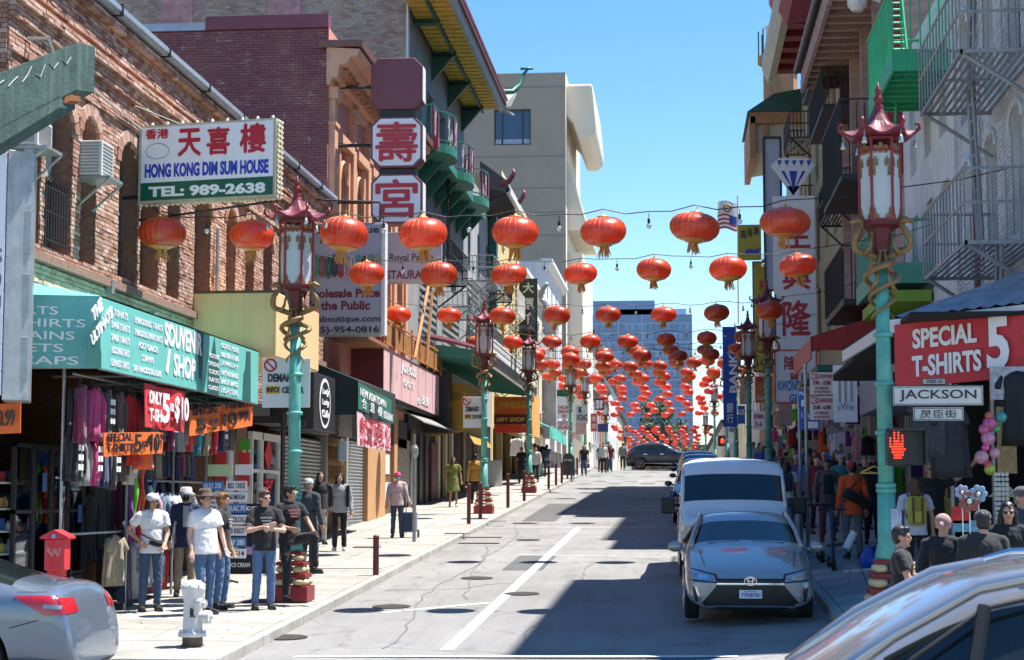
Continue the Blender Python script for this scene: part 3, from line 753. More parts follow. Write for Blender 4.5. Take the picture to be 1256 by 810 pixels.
g = G(); bar3(g, PL, Y0 - .02, Y1, 3.30, 3.42, 0, .11); make(g, 'sill_course', mat('sill_brick', (.27, .15, .11), .9, .3, 10, .4, 30), t)
for i, o_ in enumerate(ops):                               # brick voussoirs over the windows
 g = G(); n = 9; c0 = (o_[0] + o_[1]) / 2; w = (o_[1] - o_[0]) / 2; r = o_[4]; e = o_[3] - r
 for k in range(n):
  a0, a1 = math.pi * (k + .06) / n, math.pi * (k + .94) / n
  q = [(c0 - (w + dr) * math.cos(a), e + (r + dr) * math.sin(a)) for a, dr in ((a0, .01), (a1, .01), (a1, .2), (a0, .2))]
  g.plate([PL(u, z, .0) for u, z in q], (.055, 0, 0))
 make(g, 'brick_arch', brk, t)
 w_ = window(PL, o_[0] + .02, o_[1] - .02, o_[2], o_[3] - .02, t, mat('dark_sash', (.10, .09, .08), .6, .2) if i != 7 else m_white, d=-.30, style='grid' if i % 3 == 0 else 'sash', curtain=.5 if i % 4 == 1 else 0)
cornice(t, PL, Y0 - .1, Y1, [(ZT + .0, -.3), (ZT + .0, .26), (ZT + .05, .27), (ZT + .05, .29), (ZT + .13, .29), (ZT + .15, -.3)], mat('zinc_coping', (.55, .60, .66), .35, .15, 2, metal=.6), 'metal_coping')
g = G()
for k in range(8): bar3(g, PL, Y0 + 1.3 + k * 2.6, Y0 + 1.34 + k * 2.6, ZT - .02, ZT + .17, -.05, .31)
make(g, 'coping_joint', m_blackm, t)
shell(t, 'L', Y0, Y1, ZT, mat('plain_brick', (.25, .12, .08), .9, .3, 8), zb=-2.2)
# window grille, conduits, security bulbs
gy0, gy1 = yL(50), yL(76)
g = G()
for k in range(9): u = gy0 + (gy1 - gy0) * k / 8; g.tube([PL(u, 3.6, .06), PL(u, 4.5, .06), PL(u + .02, 4.58, .12)], .012, 5)
for z in (3.65, 4.05, 4.4): g.tube([PL(gy0 - .05, z, .06), PL(gy1 + .05, z, .06)], .014, 5)
make(g, 'window_grille', m_blackm, t)
g = G(); g.tube([PL(33.0, 2.2, .09), PL(33.0, 5.2, .09)], .035, 8); make(g, 'drain_pipe', m_greym, t)
g = G(); g.tube([PL(24.3, 6.25, .1), PL(30, 6.0, .1), PL(35.5, 6.05, .1)], .02, 5); make(g, 'cable_run', mat('cable_grey', (.4, .38, .35), .6, .1), t)
g = G(); g.tube([PL(23, 6.3, .05), PL(23, 6.3, .35), PL(23.3, 6.1, .35)], .03, 6); make(g, 'bracket_arm', m_greym, t)
for u, z in [(26.6, 3.2), (28.9, 2.95), (32.9, 4.3)]:
 g = G(); bar3(g, PL, u, u + .12, z, z + .2, .03, .13); make(g, 'junction_box', m_greym, t)
def ac(x0, x1, y0, y1, lb, X=XL):
 Ya = yL((x0 + x1) / 2, (y0 + y1) / 2, X + .2); s = F / Ya; zt = (612 - y0) / s; zb = (612 - y1) / s
 t = thing('air_conditioner', lb, 'air conditioner', (X, Ya, zb), 'window air conditioners')
 g = G(); g.box(X - .2, X + .36, Ya - .28, Ya + .28, zb, zt); make(g, 'casing', mat('ac_white', (.62, .62, .58), .5, .15, 4, streak=.3), t, bevel=.015)
 g = G()
 for k in range(10): z = zb + .05 + (zt - zb - .1) * k / 9; g.box(X - .15, X + .31, Ya - .292, Ya - .281, z, z + .014)
 for k in range(9): z = zb + .05 + (zt - zb - .1) * k / 8; g.box(X + .361, X + .37, Ya - .23, Ya + .23, z, z + .012)
 make(g, 'vent_louvres', mat('ac_grey', (.25, .25, .24), .6), t)
 g = G(); g.box(X, X + .5, Ya - .3, Ya + .3, zb - .05, zb - .01)
 for q in (-.3, .3): g.tube([(X + .48, Ya + q, zb - .05), (X + .03, Ya + q, zb - .45)], .02, 4, sq=True)
 make(g, 'support_shelf', m_greym, t)
ac(100, 140, 160, 205, 'white air conditioner on a shelf in the brick wall, second from the frame edge')
ac(18, 66, 130, 165, 'grey air conditioner in the brick wall, under the green metal beam')
ac(398, 426, 120, 150, 'x') if False else None
# ================================================================ L2: maroon and salmon building
t = thing('maroon_building', 'maroon painted brick building with a salmon pink arched front and orange cornice', 'building', (XL, 44, zs(44)))
Y0, Y1, ZT = 44.0, 56.9, 12.15
mar = brick_mat('brick_maroon', [(.20, .07, .05), (.34, .16, .12), (.5, .38, .33)], ((.20, .045, .055), .9, (.27, .095, .07)), .45)
P2 = PS(Y0)
g = G(); quadwall(g, P2, XL - 26, XL, 2, ZT); make(g, 'side_wall', mat('mortar_maroon', (.14, .04, .045), .9, .2, 8), t)
make(bricks(P2, XL - 11, XL, 4.2, ZT, [], bl=.225, bh=.074, j=.011, proud=.012, seed=8), 'painted_brick_courses', mar, t, recalc=False, stuff=True)
g = G(); g.box(XL - 26, XL - 3.25, Y0 - .05, Y0 + .3, ZT, ZT + .2); make(g, 'parapet_coping', mat('coping_blue', (.42, .46, .55), .5, .15), t)
g = G(); g.box(XL - 3.25, XL + .0, Y0 - .06, Y0 + .3, ZT, ZT + .35); make(g, 'parapet_coping', mat('maroon_coping', (.22, .06, .08), .6, .15), t)
m_sal = mat('salmon_stucco', (.58, .25, .20), .8, .15, 2, .2, streak=.2); m_oran = mat('orange_trim', (.66, .36, .22), .7, .15, 3, streak=.12)
ops = []
for k in range(5):
 u = 45.3 + k * 2.35; ops.append((u, u + 1.0, 5.2, 8.9, .48))
g = G(); quadwall(g, PL, Y0, Y1, 2.4, ZT, ops, .35, 0, 1); make(g, 'facade', [m_sal, m_oran], t)
for o_ in ops:
 u0, u1 = o_[0], o_[1]
 g = G(); bar3(g, PL, u0 - .25, u0 - .05, 4.9, 9.3, .003, .12); bar3(g, PL, u1 + .05, u1 + .25, 4.9, 9.3, .003, .12); bar3(g, PL, u0 - .35, u1 + .35, 9.3, 9.55, .003, .22); make(g, 'window_surround', m_oran, t)
 window(PL, u0 + .02, u1 - .02, 5.2, 8.88, t, mat('brown_sash', (.10, .05, .03), .6), d=-.3, style='sash')
 g = G(); n = 12; c0 = (u0 + u1) / 2; w = .5
 A = [(c0 - (w + .03) * math.cos(math.pi * i / n), 8.42 + (.48 + .03) * math.sin(math.pi * i / n)) for i in range(n + 1)]; g.tube([PL(u, z, .06) for u, z in A], .07, 6); make(g, 'arch_moulding', m_oran, t)
for u in (44.35, 47.05, 49.4, 51.75, 54.1, 56.4):
 g = G(); bar3(g, PL, u - .22, u + .22, 4.2, 10.3, .003, .16); bar3(g, PL, u - .3, u + .3, 10.3, 10.6, .003, .24); bar3(g, PL, u - .28, u + .28, 9.6, 9.7, .0, .2); make(g, 'pilaster', m_oran, t)
cornice(t, PL, Y0 - .25, Y1, [(10.6, .0), (10.6, .1), (10.75, .14), (10.78, .30), (11.1, .34), (11.15, .55), (11.3, .62), (11.34, .8), (11.5, .86), (11.56, .0)], m_oran)
g = G()
for k in range(24): u = Y0 + .2 + k * .53; bar3(g, PL, u, u + .25, 10.86, 11.08, .3, .46)
make(g, 'dentil_row', mat('orange_dark', (.45, .2, .09), .8, .1), t)
cornice(t, PL, Y0 - .3, Y1, [(11.56, -.2), (11.56, .92), (11.72, .95), (11.75, -.2)], mat('brown_cap', (.20, .09, .07), .6, .2), 'cornice_cap')
shell(t, 'L', Y0 + .01, Y1, ZT, m_sal, zb=-1.5)
g = G()
for z in (4.7, 5.05, 5.4): g.tube([PL(44.2, z, .95), PL(47.6, z, .95)], .02, 4)
for k in range(5): g.tube([PL(44.2 + k * .85, 4.2, .95), PL(44.2 + k * .85, 5.45, .95)], .02, 4)
bar3(g, PL, 44.1, 47.7, 4.1, 4.2, 0, 1.0); make(g, 'balcony_rail', mat('rust_metal', (.28, .12, .05), .8, .3, 10), t)
# ================================================================ L3: tall brick and grey house with yellow pagoda eaves
t = thing('pagoda_eaved_building', 'tall pagoda style building with yellow soffit eaves and green balconies', 'building', (XL, 57, zs(57)))
Y0, Y1, ZT = 57.0, 73.0, 22.0
pal = brick_mat('brick_tan', [(.36, .22, .16), (.46, .32, .25), (.52, .40, .33), (.40, .27, .20)])
P3 = PS(Y0)
g = G(); quadwall(g, P3, XL - 26, XL, 6, ZT); make(g, 'side_wall', mat('mortar_tan', (.42, .36, .31), .9, .2, 8), t)
make(bricks(P3, XL - 14.5, XL, 13.6, 17.2, [], bl=.25, bh=.085, j=.014, proud=.012, seed=9), 'brick_courses', pal, t, recalc=False, stuff=True)
g = G(); g.box(-14.2, XL, Y0 - .03, Y0, 12.7, 13.6); make(g, 'painted_band', mat('maroon_paint', (.26, .07, .08), .8, .2, 3), t)
g = G(); g.box(-14.2, XL, Y0 - .028, Y0, 9.5, 12.69); make(g, 'pink_band', mat('pink_paint', (.48, .24, .22), .8, .2, 3), t)
for x0, x1 in ((-13.6, -12.5), (-17.3, -16.2)):
 g = G(); g.box(x0, x1, Y0 - .034, Y0 - .004, 15.0, 18); make(g, 'pink_patch', mat('pink_wash', (.5, .26, .26), .9, .35, 2), t)
g = G(); g.tube([(XL - 3.0, Y0 - .1, 12.4), (XL - .6, Y0 - .1, 12.4), (XL - .35, Y0 - .1, 12.2), (XL - .35, Y0 - .1, 9)], .05, 8); g.tube([(XL - 3.0, Y0 - .1, 12.4), (XL - 3.2, Y0 - .1, 12.2), (XL - 3.2, Y0 - .1, 9)], .05, 8); make(g, 'gas_pipe', mat('ochre_pipe', (.55, .33, .10), .6), t)
m_gst = mat('grey_stucco', (.30, .30, .30), .85, .2, 1.5, .2, streak=.4)
ops = [(58.6 + k * 3.4, 60.2 + k * 3.4, z0, z0 + 2.1) for k in range(4) for z0 in (8.2, 12.6, 17.6)] 
g = G(); quadwall(g, PL, Y0, Y1, 3.2, ZT, ops, .3); make(g, 'facade', m_gst, t)
for o_ in ops: window(PL, *o_[:4], t, mat('maroon_sash', (.2, .03, .05), .5), d=-.25, style='split')
g = G(); bar3(g, PL, Y0 - .03, Y0 + .3, 3.2, ZT, .0, .06); make(g, 'corner_trim', m_white, t)
shell(t, 'L', Y0 + .01, Y1, ZT, m_gst, zb=-1)
m_yel = mat('soffit_yellow', (.70, .40, .045), .7, .3, 4, .1); m_dkg = mat('dark_green', (.02, .09, .07), .5, .2, 5); m_grn = mat('balcony_green', (.03, .20, .14), .5, .2, 5, streak=.2)
ez, eo = 16.55, 1.62
g = G(); g.add([PL(Y0 - 1, ez, 0), PL(Y1, ez, 0), PL(Y1, ez - .1, eo - .1), PL(Y0 - 1, ez - .1, eo - .1)], [(0, 1, 2, 3)]); make(g, 'soffit', m_dkg, t)
k = 0; u = Y0 - .9
while u < Y1 - .1:
 g = G()
 for a, b in ((.08, .74), (.86, eo - .14)): bar3(g, PL, u, u + .42, ez - .17, ez - .11, a, b)
 make(g, 'soffit_panel', m_yel, t); u += .56
g = G(); bar3(g, PL, Y0 - 1, Y1, ez - .28, ez - .12, .75, .85)
for u in (58.5, 63, 67.5, 72): bar3(g, PL, u, u + .25, ez - .34, ez - .13, .0, .9)
for u in (63, 67.5, 72): g.plate([PL(u, ez - .3, 0), PL(u, ez - 1.3, 0), PL(u, ez - .3, .85)], (0, .2, 0))
make(g, 'eave_beam', m_dkg, t)
cornice(t, PL, Y0 - 1, Y1 + .3, [(ez - .2, eo - .14), (ez - .2, eo), (ez + .15, eo + .06), (ez + .15, eo - .14)], mat('fascia_grey', (.4, .38, .34), .7, .2), 'fascia')
cornice(t, PL, Y0 - 1, Y1 + .45, [(ez + .15, eo - .1), (ez + .12, eo + .16), (ez + .4, eo + .14), (ez + 1.6, .1), (ez + 1.6, -.1)], mat('roof_tile_maroon', (.20, .04, .045), .4, .25, 6, .3), 'roof_slope')
g = G(); u = Y0 - 1
while u < Y1 + .4: g.tube([PL(u, ez + .27, eo + .19), PL(u, ez + .5, eo + .05), PL(u, ez + 1.68, .0)], .07, 6); u += .26
make(g, 'roof_tile_rows', mat('roof_tile_maroon', (.2, .04, .045)), t, stuff=True)
g = G()
pts = [PL(Y1 + .1, ez + 1.6, .2), PL(Y1 + .3, ez + 1.05, .9), PL(Y1 + .6, ez + .75, 1.5), PL(Y1 + 1.0, ez + .85, 1.95), PL(Y1 + 1.4, ez + 1.25, 2.25), PL(Y1 + 1.6, ez + 1.8, 2.42), PL(Y1 + 1.6, ez + 2.0, 2.6)]
g.tube(pts, [.12, .13, .13, .12, .10, .07, .05], 8); g.tube([PL(Y1 + 1.6, ez + 2.0, 2.25), PL(Y1 + 1.6, ez + 2.0, 2.8)], .06, 6); make(g, 'ridge_horn', m_grn, t, smooth=True)
g = G(); g.add([PL(Y1, ez + 1.5, 0), PL(Y1, ez - .05, eo), PL(Y1 + .7, ez + .15, eo + .3), PL(Y1 + 1.4, ez + 1.1, eo + .62), PL(Y1 + .9, ez + .8, 1.9), PL(Y1 + .5, ez + .75, 1.4), PL(Y1 + .3, ez + 1.5, .2)], [(0, 1, 2, 3, 4, 5, 6)]); make(g, 'hip_end', mat('pale_tile', (.5, .46, .40), .8, .25, 5), t)
g = G()
for k in range(7):
 a = Vector(PL(Y1 + .3 + .1 * k, ez + 1.2 - .12 * k, .2 + .12 * k)); b = Vector(PL(Y1 + .3 + .4 * k, ez + .02 + .05 * max(0, k - 2), eo + .1 + .02 * k)); g.tube([a, b], .06, 5)
make(g, 'hip_tiles', mat('pale_tile', (.5, .46, .4)), t)
# balcony with curved bays
bz = 12.0
def bay(u): return .92 + .45 * max(0, math.sin((u - 57.3) / 5.2 * 2 * math.pi - 1.2)) ** .5 if math.sin((u - 57.3) / 5.2 * 2 * math.pi - 1.2) > 0 else .92
N = 64; U = [57.3 + 15.7 * i / N for i in range(N + 1)]
g = G()
for a, b in zip(U[:-1], U[1:]):
 g.add([PL(a, bz - .3, 0), PL(b, bz - .3, 0), PL(b, bz - .3, bay(b)), PL(a, bz - .3, bay(a)), PL(a, bz, 0), PL(b, bz, 0), PL(b, bz, bay(b)), PL(a, bz, bay(a))], [(0, 3, 2, 1), (4, 5, 6, 7), (2, 3, 7, 6)])
g.add([PL(57.3, bz - .3, 0), PL(57.3, bz - .3, bay(57.3)), PL(57.3, bz, bay(57.3)), PL(57.3, bz, 0)], [(0, 1, 2, 3)])
bo = make(g, 'balcony', m_grn, t)
for k in range(8):
 u = 58 + k * 2.05; g = G(); g.plate([PL(u, bz - .3, 0), PL(u, bz - 1.3, 0), PL(u, bz - .3, .85)], (0, .12, 0)); make(g, 'bracket', m_grn, t)
g = G(); bar3(g, PL, 57.6, 73, bz - .45, bz - .31, .35, .45); make(g, 'balcony_beam', m_dkg, bo)
g = G()
for z in (bz + .12, bz + 1.1): g.tube([PL(u, z, bay(u) - .04) for u in U], .03, 5)
g.tube([PL(57.3, bz + 1.1, 0), PL(57.3, bz + 1.1, .9)], .03, 5)
make(g, 'hand_rail', m_grn, bo)
m_mrn = mat('maroon_panel', (.26, .02, .06), .5, .15)
for i in range(0, N, 2):
 u = U[i]; g = G(); d = bay(u) - .04
 if i % 4 == 0: bar3(g, PL, u - .02, u + .2, bz + .1, bz + 1.05, d - .03, d + .03); make(g, 'rail_post', m_mrn, bo)
 else:
  pts = [PL(u - .15 + .3 * q / 8, bz + .58 + .33 * math.sin(q / 8 * 4 * math.pi), d) for q in range(9)]; g.tube(pts, .016, 4)
  g.tube([PL(u - .1, bz + .15, d), PL(u + .2, bz + 1.05, d)], .012, 4); g.tube([PL(u + .15, bz + .15, d), PL(u - .1, bz + 1.05, d)], .012, 4); make(g, 'scroll_infill', m_white, bo)
g = G(); bar3(g, PL, 57.28, 57.32, bz, bz + 1.05, 0, .85); g2 = G()
for k in range(5): g2.tube([PL(57.25, bz + .1, .1 + .18 * k), PL(57.25, bz + 1.08, .1 + .18 * k)], .02, 4)
make(g2, 'end_bars', m_grn, bo)
g = G(); bar3(g, PL, 57.2, 57.6, bz - .35, bz + .0, -.0, 1.05); make(g, 'balcony_end_beam', mat('red_beam', (.3, .05, .05), .6), bo)
# ladders / fire escape below
def fire_escape(par, P, u0, u1, z, dep, m, h=1.0, nb=14, floor='slats', lad=None, zl=None, r=.018):
 b = G(); bar3(b, P, u0, u1, z - .12, z - .06, dep - .04, dep); bar3(b, P, u0, u0 + .04, z - .12, z - .06, 0, dep); bar3(b, P, u1 - .04, u1, z - .12, z - .06, 0, dep)
 n = max(4, int((dep) / .11))
 for k in range(n): bar3(b, P, u0 + .03, u1 - .03, z - .06, z - .045, dep * k / n + .02, dep * k / n + .075)
 fo = make(b, 'fire_escape', m, par)
 b = G()
 for zz in (z + h, z + h * .5):
  b.tube([P(u0, zz, 0), P(u0, zz, dep), P(u1, zz, dep), P(u1, zz, 0)], r, 5)
 make(b, 'rail', m, fo)
 b = G()
 for k in range(nb + 1): u = u0 + (u1 - u0) * k / nb; b.tube([P(u, z - .05, dep), P(u, z + h, dep)], r * .6, 4)
 for k in range(1, 6): b.tube([P(u0, z - .05, dep * k / 6), P(u0, z + h, dep * k / 6)], r * .6, 4); b.tube([P(u1, z - .05, dep * k / 6), P(u1, z + h, dep * k / 6)], r * .6, 4)
 make(b, 'balusters', m, fo, stuff=False)
 b = G(); b.tube([P(u0 + .1, z - .1, dep - .05), P(u0 + .1, z - .9, .02)], r * 1.4, 4); b.tube([P(u1 - .1, z - .1, dep - .05), P(u1 - .1, z - .9, .02)], r * 1.4, 4); make(b, 'bracket', m, fo)
 if lad:
  b = G(); ua, ub, zb_, zt_ = lad
  for q in (0, .42): b.tube([P(ua + q, zb_, dep * .55), P(ub + q, zt_, dep * .55)], r * 1.3, 4)
  k = zb_ + .2
  while k < zt_: f = (k - zb_) / (zt_ - zb_); u = ua + (ub - ua) * f; b.tube([P(u, k, dep * .55), P(u + .42, k, dep * .55)], r, 4); k += .3
  make(b, 'ladder', m, fo)
 return fo
fire_escape(t, PL, 60.5, 65, 8.0, 1.1, m_blackm, lad=(63.2, 63.2, 8, 11.8), r=.025)
fire_escape(t, PL, 66.5, 71.5, 7.4, 1.1, m_greym, lad=(68.5, 69.3, 4.9, 7.4), r=.022)
# ================================================================ green tiled canopy over the left pavement
t = thing('tiled_canopy', 'dark green canopy with white lattice cresting projecting over the left pavement', 'canopy', (XL, 62, 4.2))
c0, c1, cd, cz = 60.5, 80.5, 2.35, 5.05
g = G(); g.add([PL(c0, cz, 0), PL(c1, cz, 0), PL(c1, cz - .28, cd), PL(c0, cz - .28, cd)], [(0, 1, 2, 3)]); g.add([PL(c0, cz + .35, 0), PL(c1, cz + .35, 0), PL(c1, cz - .0, cd), PL(c0, cz - .0, cd)], [(0, 1, 2, 3)])
g.add([PL(c0, cz, 0), PL(c0, cz + .35, 0), PL(c0, cz, cd), PL(c0, cz - .28, cd)], [(0, 1, 2, 3)]); make(g, 'canopy_roof', m_dkg, t)
u = c0 + .1
while u < c1: g = G(); g.add([PL(u, cz - .02, .05), PL(u + .1, cz - .02, .05), PL(u + .1, cz - .30, cd), PL(u, cz - .30, cd), PL(u, cz - .12, .05), PL(u + .1, cz - .12, .05), PL(u + .1, cz - .40, cd), PL(u, cz - .40, cd)], [(0, 3, 2, 1), (4, 5, 6, 7), (0, 1, 5, 4), (1, 2, 6, 5), (2, 3, 7, 6), (3, 0, 4, 7)]); make(g, 'rafter', m_grn, t); u += .62
cornice(t, PL, c0 - .1, c1 + .1, [(cz - .42, cd), (cz - .42, cd + .08), (cz - .30, cd + .1), (cz - .30, cd)], m_white, 'eave_edge')
cornice(t, PL, c0 - .1, c1 + .1, [(cz - .30, cd), (cz - .30, cd + .12), (cz + .02, cd + .12), (cz + .02, cd)], m_blackm, 'fascia')
g = G(); u = c0
while u < c1:
 for s in (0, 1): g.tube([PL(u + .25 * s, cz + .02, cd + .05), PL(u + .25 * (1 - s), cz + .5, cd + .05)], .018, 4)
 g.ball(PL(u + .125, cz + .55, cd + .05), .05, 6, 4); u += .28
for z in (cz + .04, cz + .5): g.tube([PL(c0, z, cd + .05), PL(c1, z, cd + .05)], .022, 4)
make(g, 'lattice_cresting', m_white, t, stuff=True)
g = G(); g.plate([(XL + .0, c0 - .06, cz + .35), (XL + cd * .5, c0 - .06, cz + .2), (XL + cd + .1, c0 - .06, cz + .0), (XL + cd + .1, c0 - .06, cz - .3), (XL, c0 - .06, cz - .1)], (0, -.05, 0)); make(g, 'gable_end', m_grn, t)
g = G(); g.tube([(XL + .2, c0 - .1, cz + .6), (XL + 1.3, c0 - .1, cz + .35), (XL + 2.0, c0 - .1, cz + .15), (XL + 2.5, c0 - .1, cz + .3)], [.12, .1, .08, .04], 6); make(g, 'ridge_tile', mat('maroon_tile', (.2, .05, .07), .5), t)
# ================================================================ simple houses farther down the left side
def house(side, Y0, Y1, zt, m, nm, lb, floors, nw, ww=1.0, fm=None, pane=None, corn=None, back=14, z0=3.4, out=0, curtain=0, sur=None):
 X = (XL if side == 'L' else XR) + (out if side == 'L' else -out)
 P = PX(X, 1 if side == 'L' else -1)
 t = thing(nm, lb, 'building', (X, Y0, zs(min(Y0, 120))))
 ops = []
 for (a, b) in floors:
  for k in range(nw):
   c = Y0 + (Y1 - Y0) * (k + .5) / nw; ops.append((c - ww / 2, c + ww / 2, a, b))
 g = G(); quadwall(g, P, Y0, Y1, z0, zt, ops, .25); make(g, 'facade', m, t)
 fm = fm or m_white
 for o_ in ops:
  window(P, *o_, t, fm, d=-.2, style='sash' if ww < 1.6 else 'split', pane=pane, curtain=curtain)
  if sur:
   g = G(); bar3(g, P, o_[0] - .12, o_[1] + .12, o_[2] - .14, o_[2] - .01, .003, .1); bar3(g, P, o_[0] - .12, o_[1] + .12, o_[3] + .01, o_[3] + .16, .003, .12); make(g, 'window_trim', sur, t)
 g = G(); X2 = X + (-back if side == 'L' else back); e = -.004 if side == 'L' else .004
 A = [(X + e, Y0), (X2, Y0), (X2, Y1), (X + e, Y1)]; zb = zs(min(Y0, 118)) - 1
 for (x0, y0), (x1, y1) in zip(A[:-1], A[1:]): g.add([(x0, y0, zb), (x1, y1, zb), (x1, y1, zt), (x0, y0, zt)], [(0, 1, 2, 3)])
 make(g, 'side_wall', m, t, recalc=False)
 g = G(); g.add([(X, Y0, zt - .1), (X2, Y0, zt - .1), (X2, Y1, zt - .1), (X, Y1, zt - .1)], [(0, 1, 2, 3)]); make(g, 'roof', mat('roof_tar', (.09, .09, .09)), t)
 if corn: cornice(t, P, Y0 - .1, Y1 + .1, [(zt - .5, .0), (zt - .45, corn * .4), (zt - .2, corn * .6), (zt - .15, corn), (zt + .1, corn), (zt + .12, -.3)], fm)
 # dark ground storey
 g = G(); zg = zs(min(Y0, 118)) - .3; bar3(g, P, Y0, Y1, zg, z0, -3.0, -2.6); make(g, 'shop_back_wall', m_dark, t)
 for k in range(max(2, int((Y1 - Y0) / 4)) + 1):
  u = Y0 + (Y1 - Y0 - .5) * k / max(2, int((Y1 - Y0) / 4)); g = G(); bar3(g, P, u, u + .5, zg, z0, -.3, .02); make(g, 'pier', m, t)
 return t, P
m_cream2 = mat('cream_wall', (.62, .55, .38), .85, .12, 1, .1, streak=.2); m_yelw = mat('yellow_wall', (.62, .47, .20), .85, .12, 1, .1, streak=.2)
m_wht2 = mat('white_wall', (.66, .66, .64), .85, .1, 1, .1, streak=.25); m_grey2 = mat('grey_wall', (.36, .36, .36), .85, .15, 1, .1, streak=.25)
t, P = house('L', 73.05, 84, 14.0, m_grey2, 'grey_house', 'narrow grey white building behind fire escapes, next to the pagoda eaved one', [(6.5, 8.6), (9.8, 11.9)], 3, fm=m_blackm)
fire_escape(t, PL, 74.5, 78.5, 9.4, 1.1, m_greym, lad=(76, 76.6, 6.4, 9.4), r=.025); fire_escape(t, PL, 74.5, 78.5, 6.3, 1.1, m_greym, r=.025); fire_escape(t, PL, 79.5, 83, 9.4, 1.1, m_blackm, r=.025)
g = G(); bar3(g, PL, 82.5, 83.2, 6, 14, .05, .4); make(g, 'green_duct', m_grn, t)
# little dark red upturned eave
t2 = thing('small_pagoda_roof', 'small dark pagoda roof with maroon horn tips left of the grey concrete tower', 'roof', (XL, 80, 13.6))
cornice(t2, PL, 79, 84.5, [(14.2, 0), (13.9, 1.3), (14.1, 1.35), (14.5, 1.2), (15.4, 0)], mat('roof_dark', (.12, .10, .10), .6, .3, 8), 'roof_slope')
cornice(t2, PL, 79, 84.5, [(13.9, 1.2), (13.85, 1.4), (14.1, 1.42), (14.1, 1.2)], m_white, 'eave_edge')
g = G(); k = 79.1
while k < 84.4: g.tube([PL(k, 13.3, .1), PL(k, 13.85, 1.2)], .07, 4, sq=True); k += .4
make(g, 'rafters', m_blackm, t2)
for u in (79, 84.5):
 g = G(); g.tube([PL(u, 14.3, .9), PL(u, 14.4, 1.3), PL(u, 14.8, 1.6), PL(u, 15.0, 1.5)], [.13, .15, .12, .05], 6); make(g, 'horn_tip', mat('maroon_tile', (.2, .05, .07), .5), t2, smooth=True)
t, P = house('L', 84.1, 99, 15.8, m_yelw, 'yellow_house', 'yellow rendered building with a sloping line of cornice below the grey tower', [(6.5, 8.6), (9.8, 11.9), (13, 14.8)], 4, fm=m_cream2, corn=.5, sur=m_cream2)
fire_escape(t, PL, 86, 90, 9.3, 1.1, m_white, lad=(87, 87.6, 6.2, 9.3), r=.025); fire_escape(t, PL, 86, 90, 6.1, 1.1, m_white, r=.025)
fire_escape(t, PL, 93, 97, 9.3, 1.1, m_blackm, r=.025)
t, P = house('L', 99.1, 118.5, 13.0, m_cream2, 'cream_house', 'cream building with white fire escapes behind the dark green vertical sign', [(5.8, 7.8), (9.0, 11.2)], 5, corn=.45, sur=m_white)
fire_escape(t, PL, 101, 105, 8.6, 1.1, m_white, r=.03); fire_escape(t, PL, 108, 112, 8.6, 1.1, m_white, r=.03)
t, P = house('L', 118.8, 136, 16.2, m_wht2, 'white_house', 'white building with blank grey side wall below the concrete tower', [(6.5, 8.6), (9.8, 11.9), (13, 15)], 4, corn=.5)
g = G(); g.box(XL - 1.6, XL + .9, 116.2, 118.7, 4, 12.4); make(g, 'grey_stair_tower', m_grey2, t)
# concrete tower
t = thing('concrete_tower', 'tall plain grey concrete tower block with a curved cream canopy at its top', 'building', (XL, 139, 2))
m_conw = mat('tower_concrete', (.37, .32, .25), .9, .12, .25, .1, 3, streak=.06); m_crm = mat('tower_cream', (.72, .65, .52), .8, .06, .3)
Pt = PS(139.0); XW = XL + .15; ww0, ww1 = atY(606, 160, 139).x, atY(651, 160, 139).x; wz0, wz1 = atY(628, 178, 139).z, atY(628, 134, 139).z
ztw = atY(640, 90, 139).z
g = G(); quadwall(g, Pt, -32, XW, 2, ztw, [(ww0, ww1, wz0, wz1)], .5); make(g, 'wall', m_conw, t)
w = window(Pt, ww0, ww1, wz0, wz1, t, mat('dark_frame', (.03, .035, .05), .4), d=-.3, pane=m_glassb, fr=.12, style='none')
g = G(); W_ = ww1 - ww0
for f in (.22, .78): bar3(g, Pt, ww0 + W_ * f - .06, ww0 + W_ * f + .06, wz0 + .12, wz1 - .12, -.28, -.2)
make(g, 'mullion', mat('dark_frame', (.03, .035, .05), .4), w)
g = G(); bar3(g, Pt, ww0 + .1, ww1 - .1, wz0 + .12, wz0 + .5, -.27, -.2); make(g, 'inner_sill', mat('pale_sill', (.35, .4, .5), .5), w)
for y in (108, 193, 232, 262, 290):
 z = atY(640, y, 139).z; g = G(); bar3(g, Pt, -32, XW, z, z + .1, .0, .02); make(g, 'joint_line', mat('joint_grey', (.25, .24, .22), .9, .1), t)
ye = 160; XF = XW
g = G()                                        # street side, cream, with setback strips
g.add([(XW + .002, 139, 2), (XW + .002, ye, 2), (XW + .002, ye, ztw), (XW + .002, 139, ztw)], [(0, 1, 2, 3)])
make(g, 'street_wall', m_crm, t)
g = G(); g.box(-32, XW, 139.2, ye, ztw - .3, ztw - .05); make(g, 'roof', m_conw, t)
g = G(); g.box(-31, XW - .01, ye - .2, ye, 2, ztw); make(g, 'back_wall', m_crm, t)
g = G(); g.box(XW + .003, XW + 1.2, 141, 158, 2, atY(700, 310, 141).z); make(g, 'projecting_bay', m_crm, t)
zb_ = atY(700, 178, 141).z; zc_ = atY(700, 106, 141).z
g = G(); pts = []                              # curved canopy: swelling prow with rounded lower corner
X_a, X_b = XW - 1.0, XW + 2.45
pro = [(X_a, zc_), (X_b - .35, zc_), (X_b - .3, zc_ - .4), (X_b, zc_ - 3.6), (X_b - .1, zc_ - 4.2), (X_b - .6, zc_ - 4.6), (X_a + 2, zc_ - 4.65), (X_a + 1.5, zc_ - 3.2), (X_a + .6, zc_ - 2.2), (X_a, zc_ - 1.6)]
g.plate([(x, 140.2, z) for x, z in pro], (0, 14, 0)); make(g, 'curved_canopy', m_crm, t, bevel=.2)
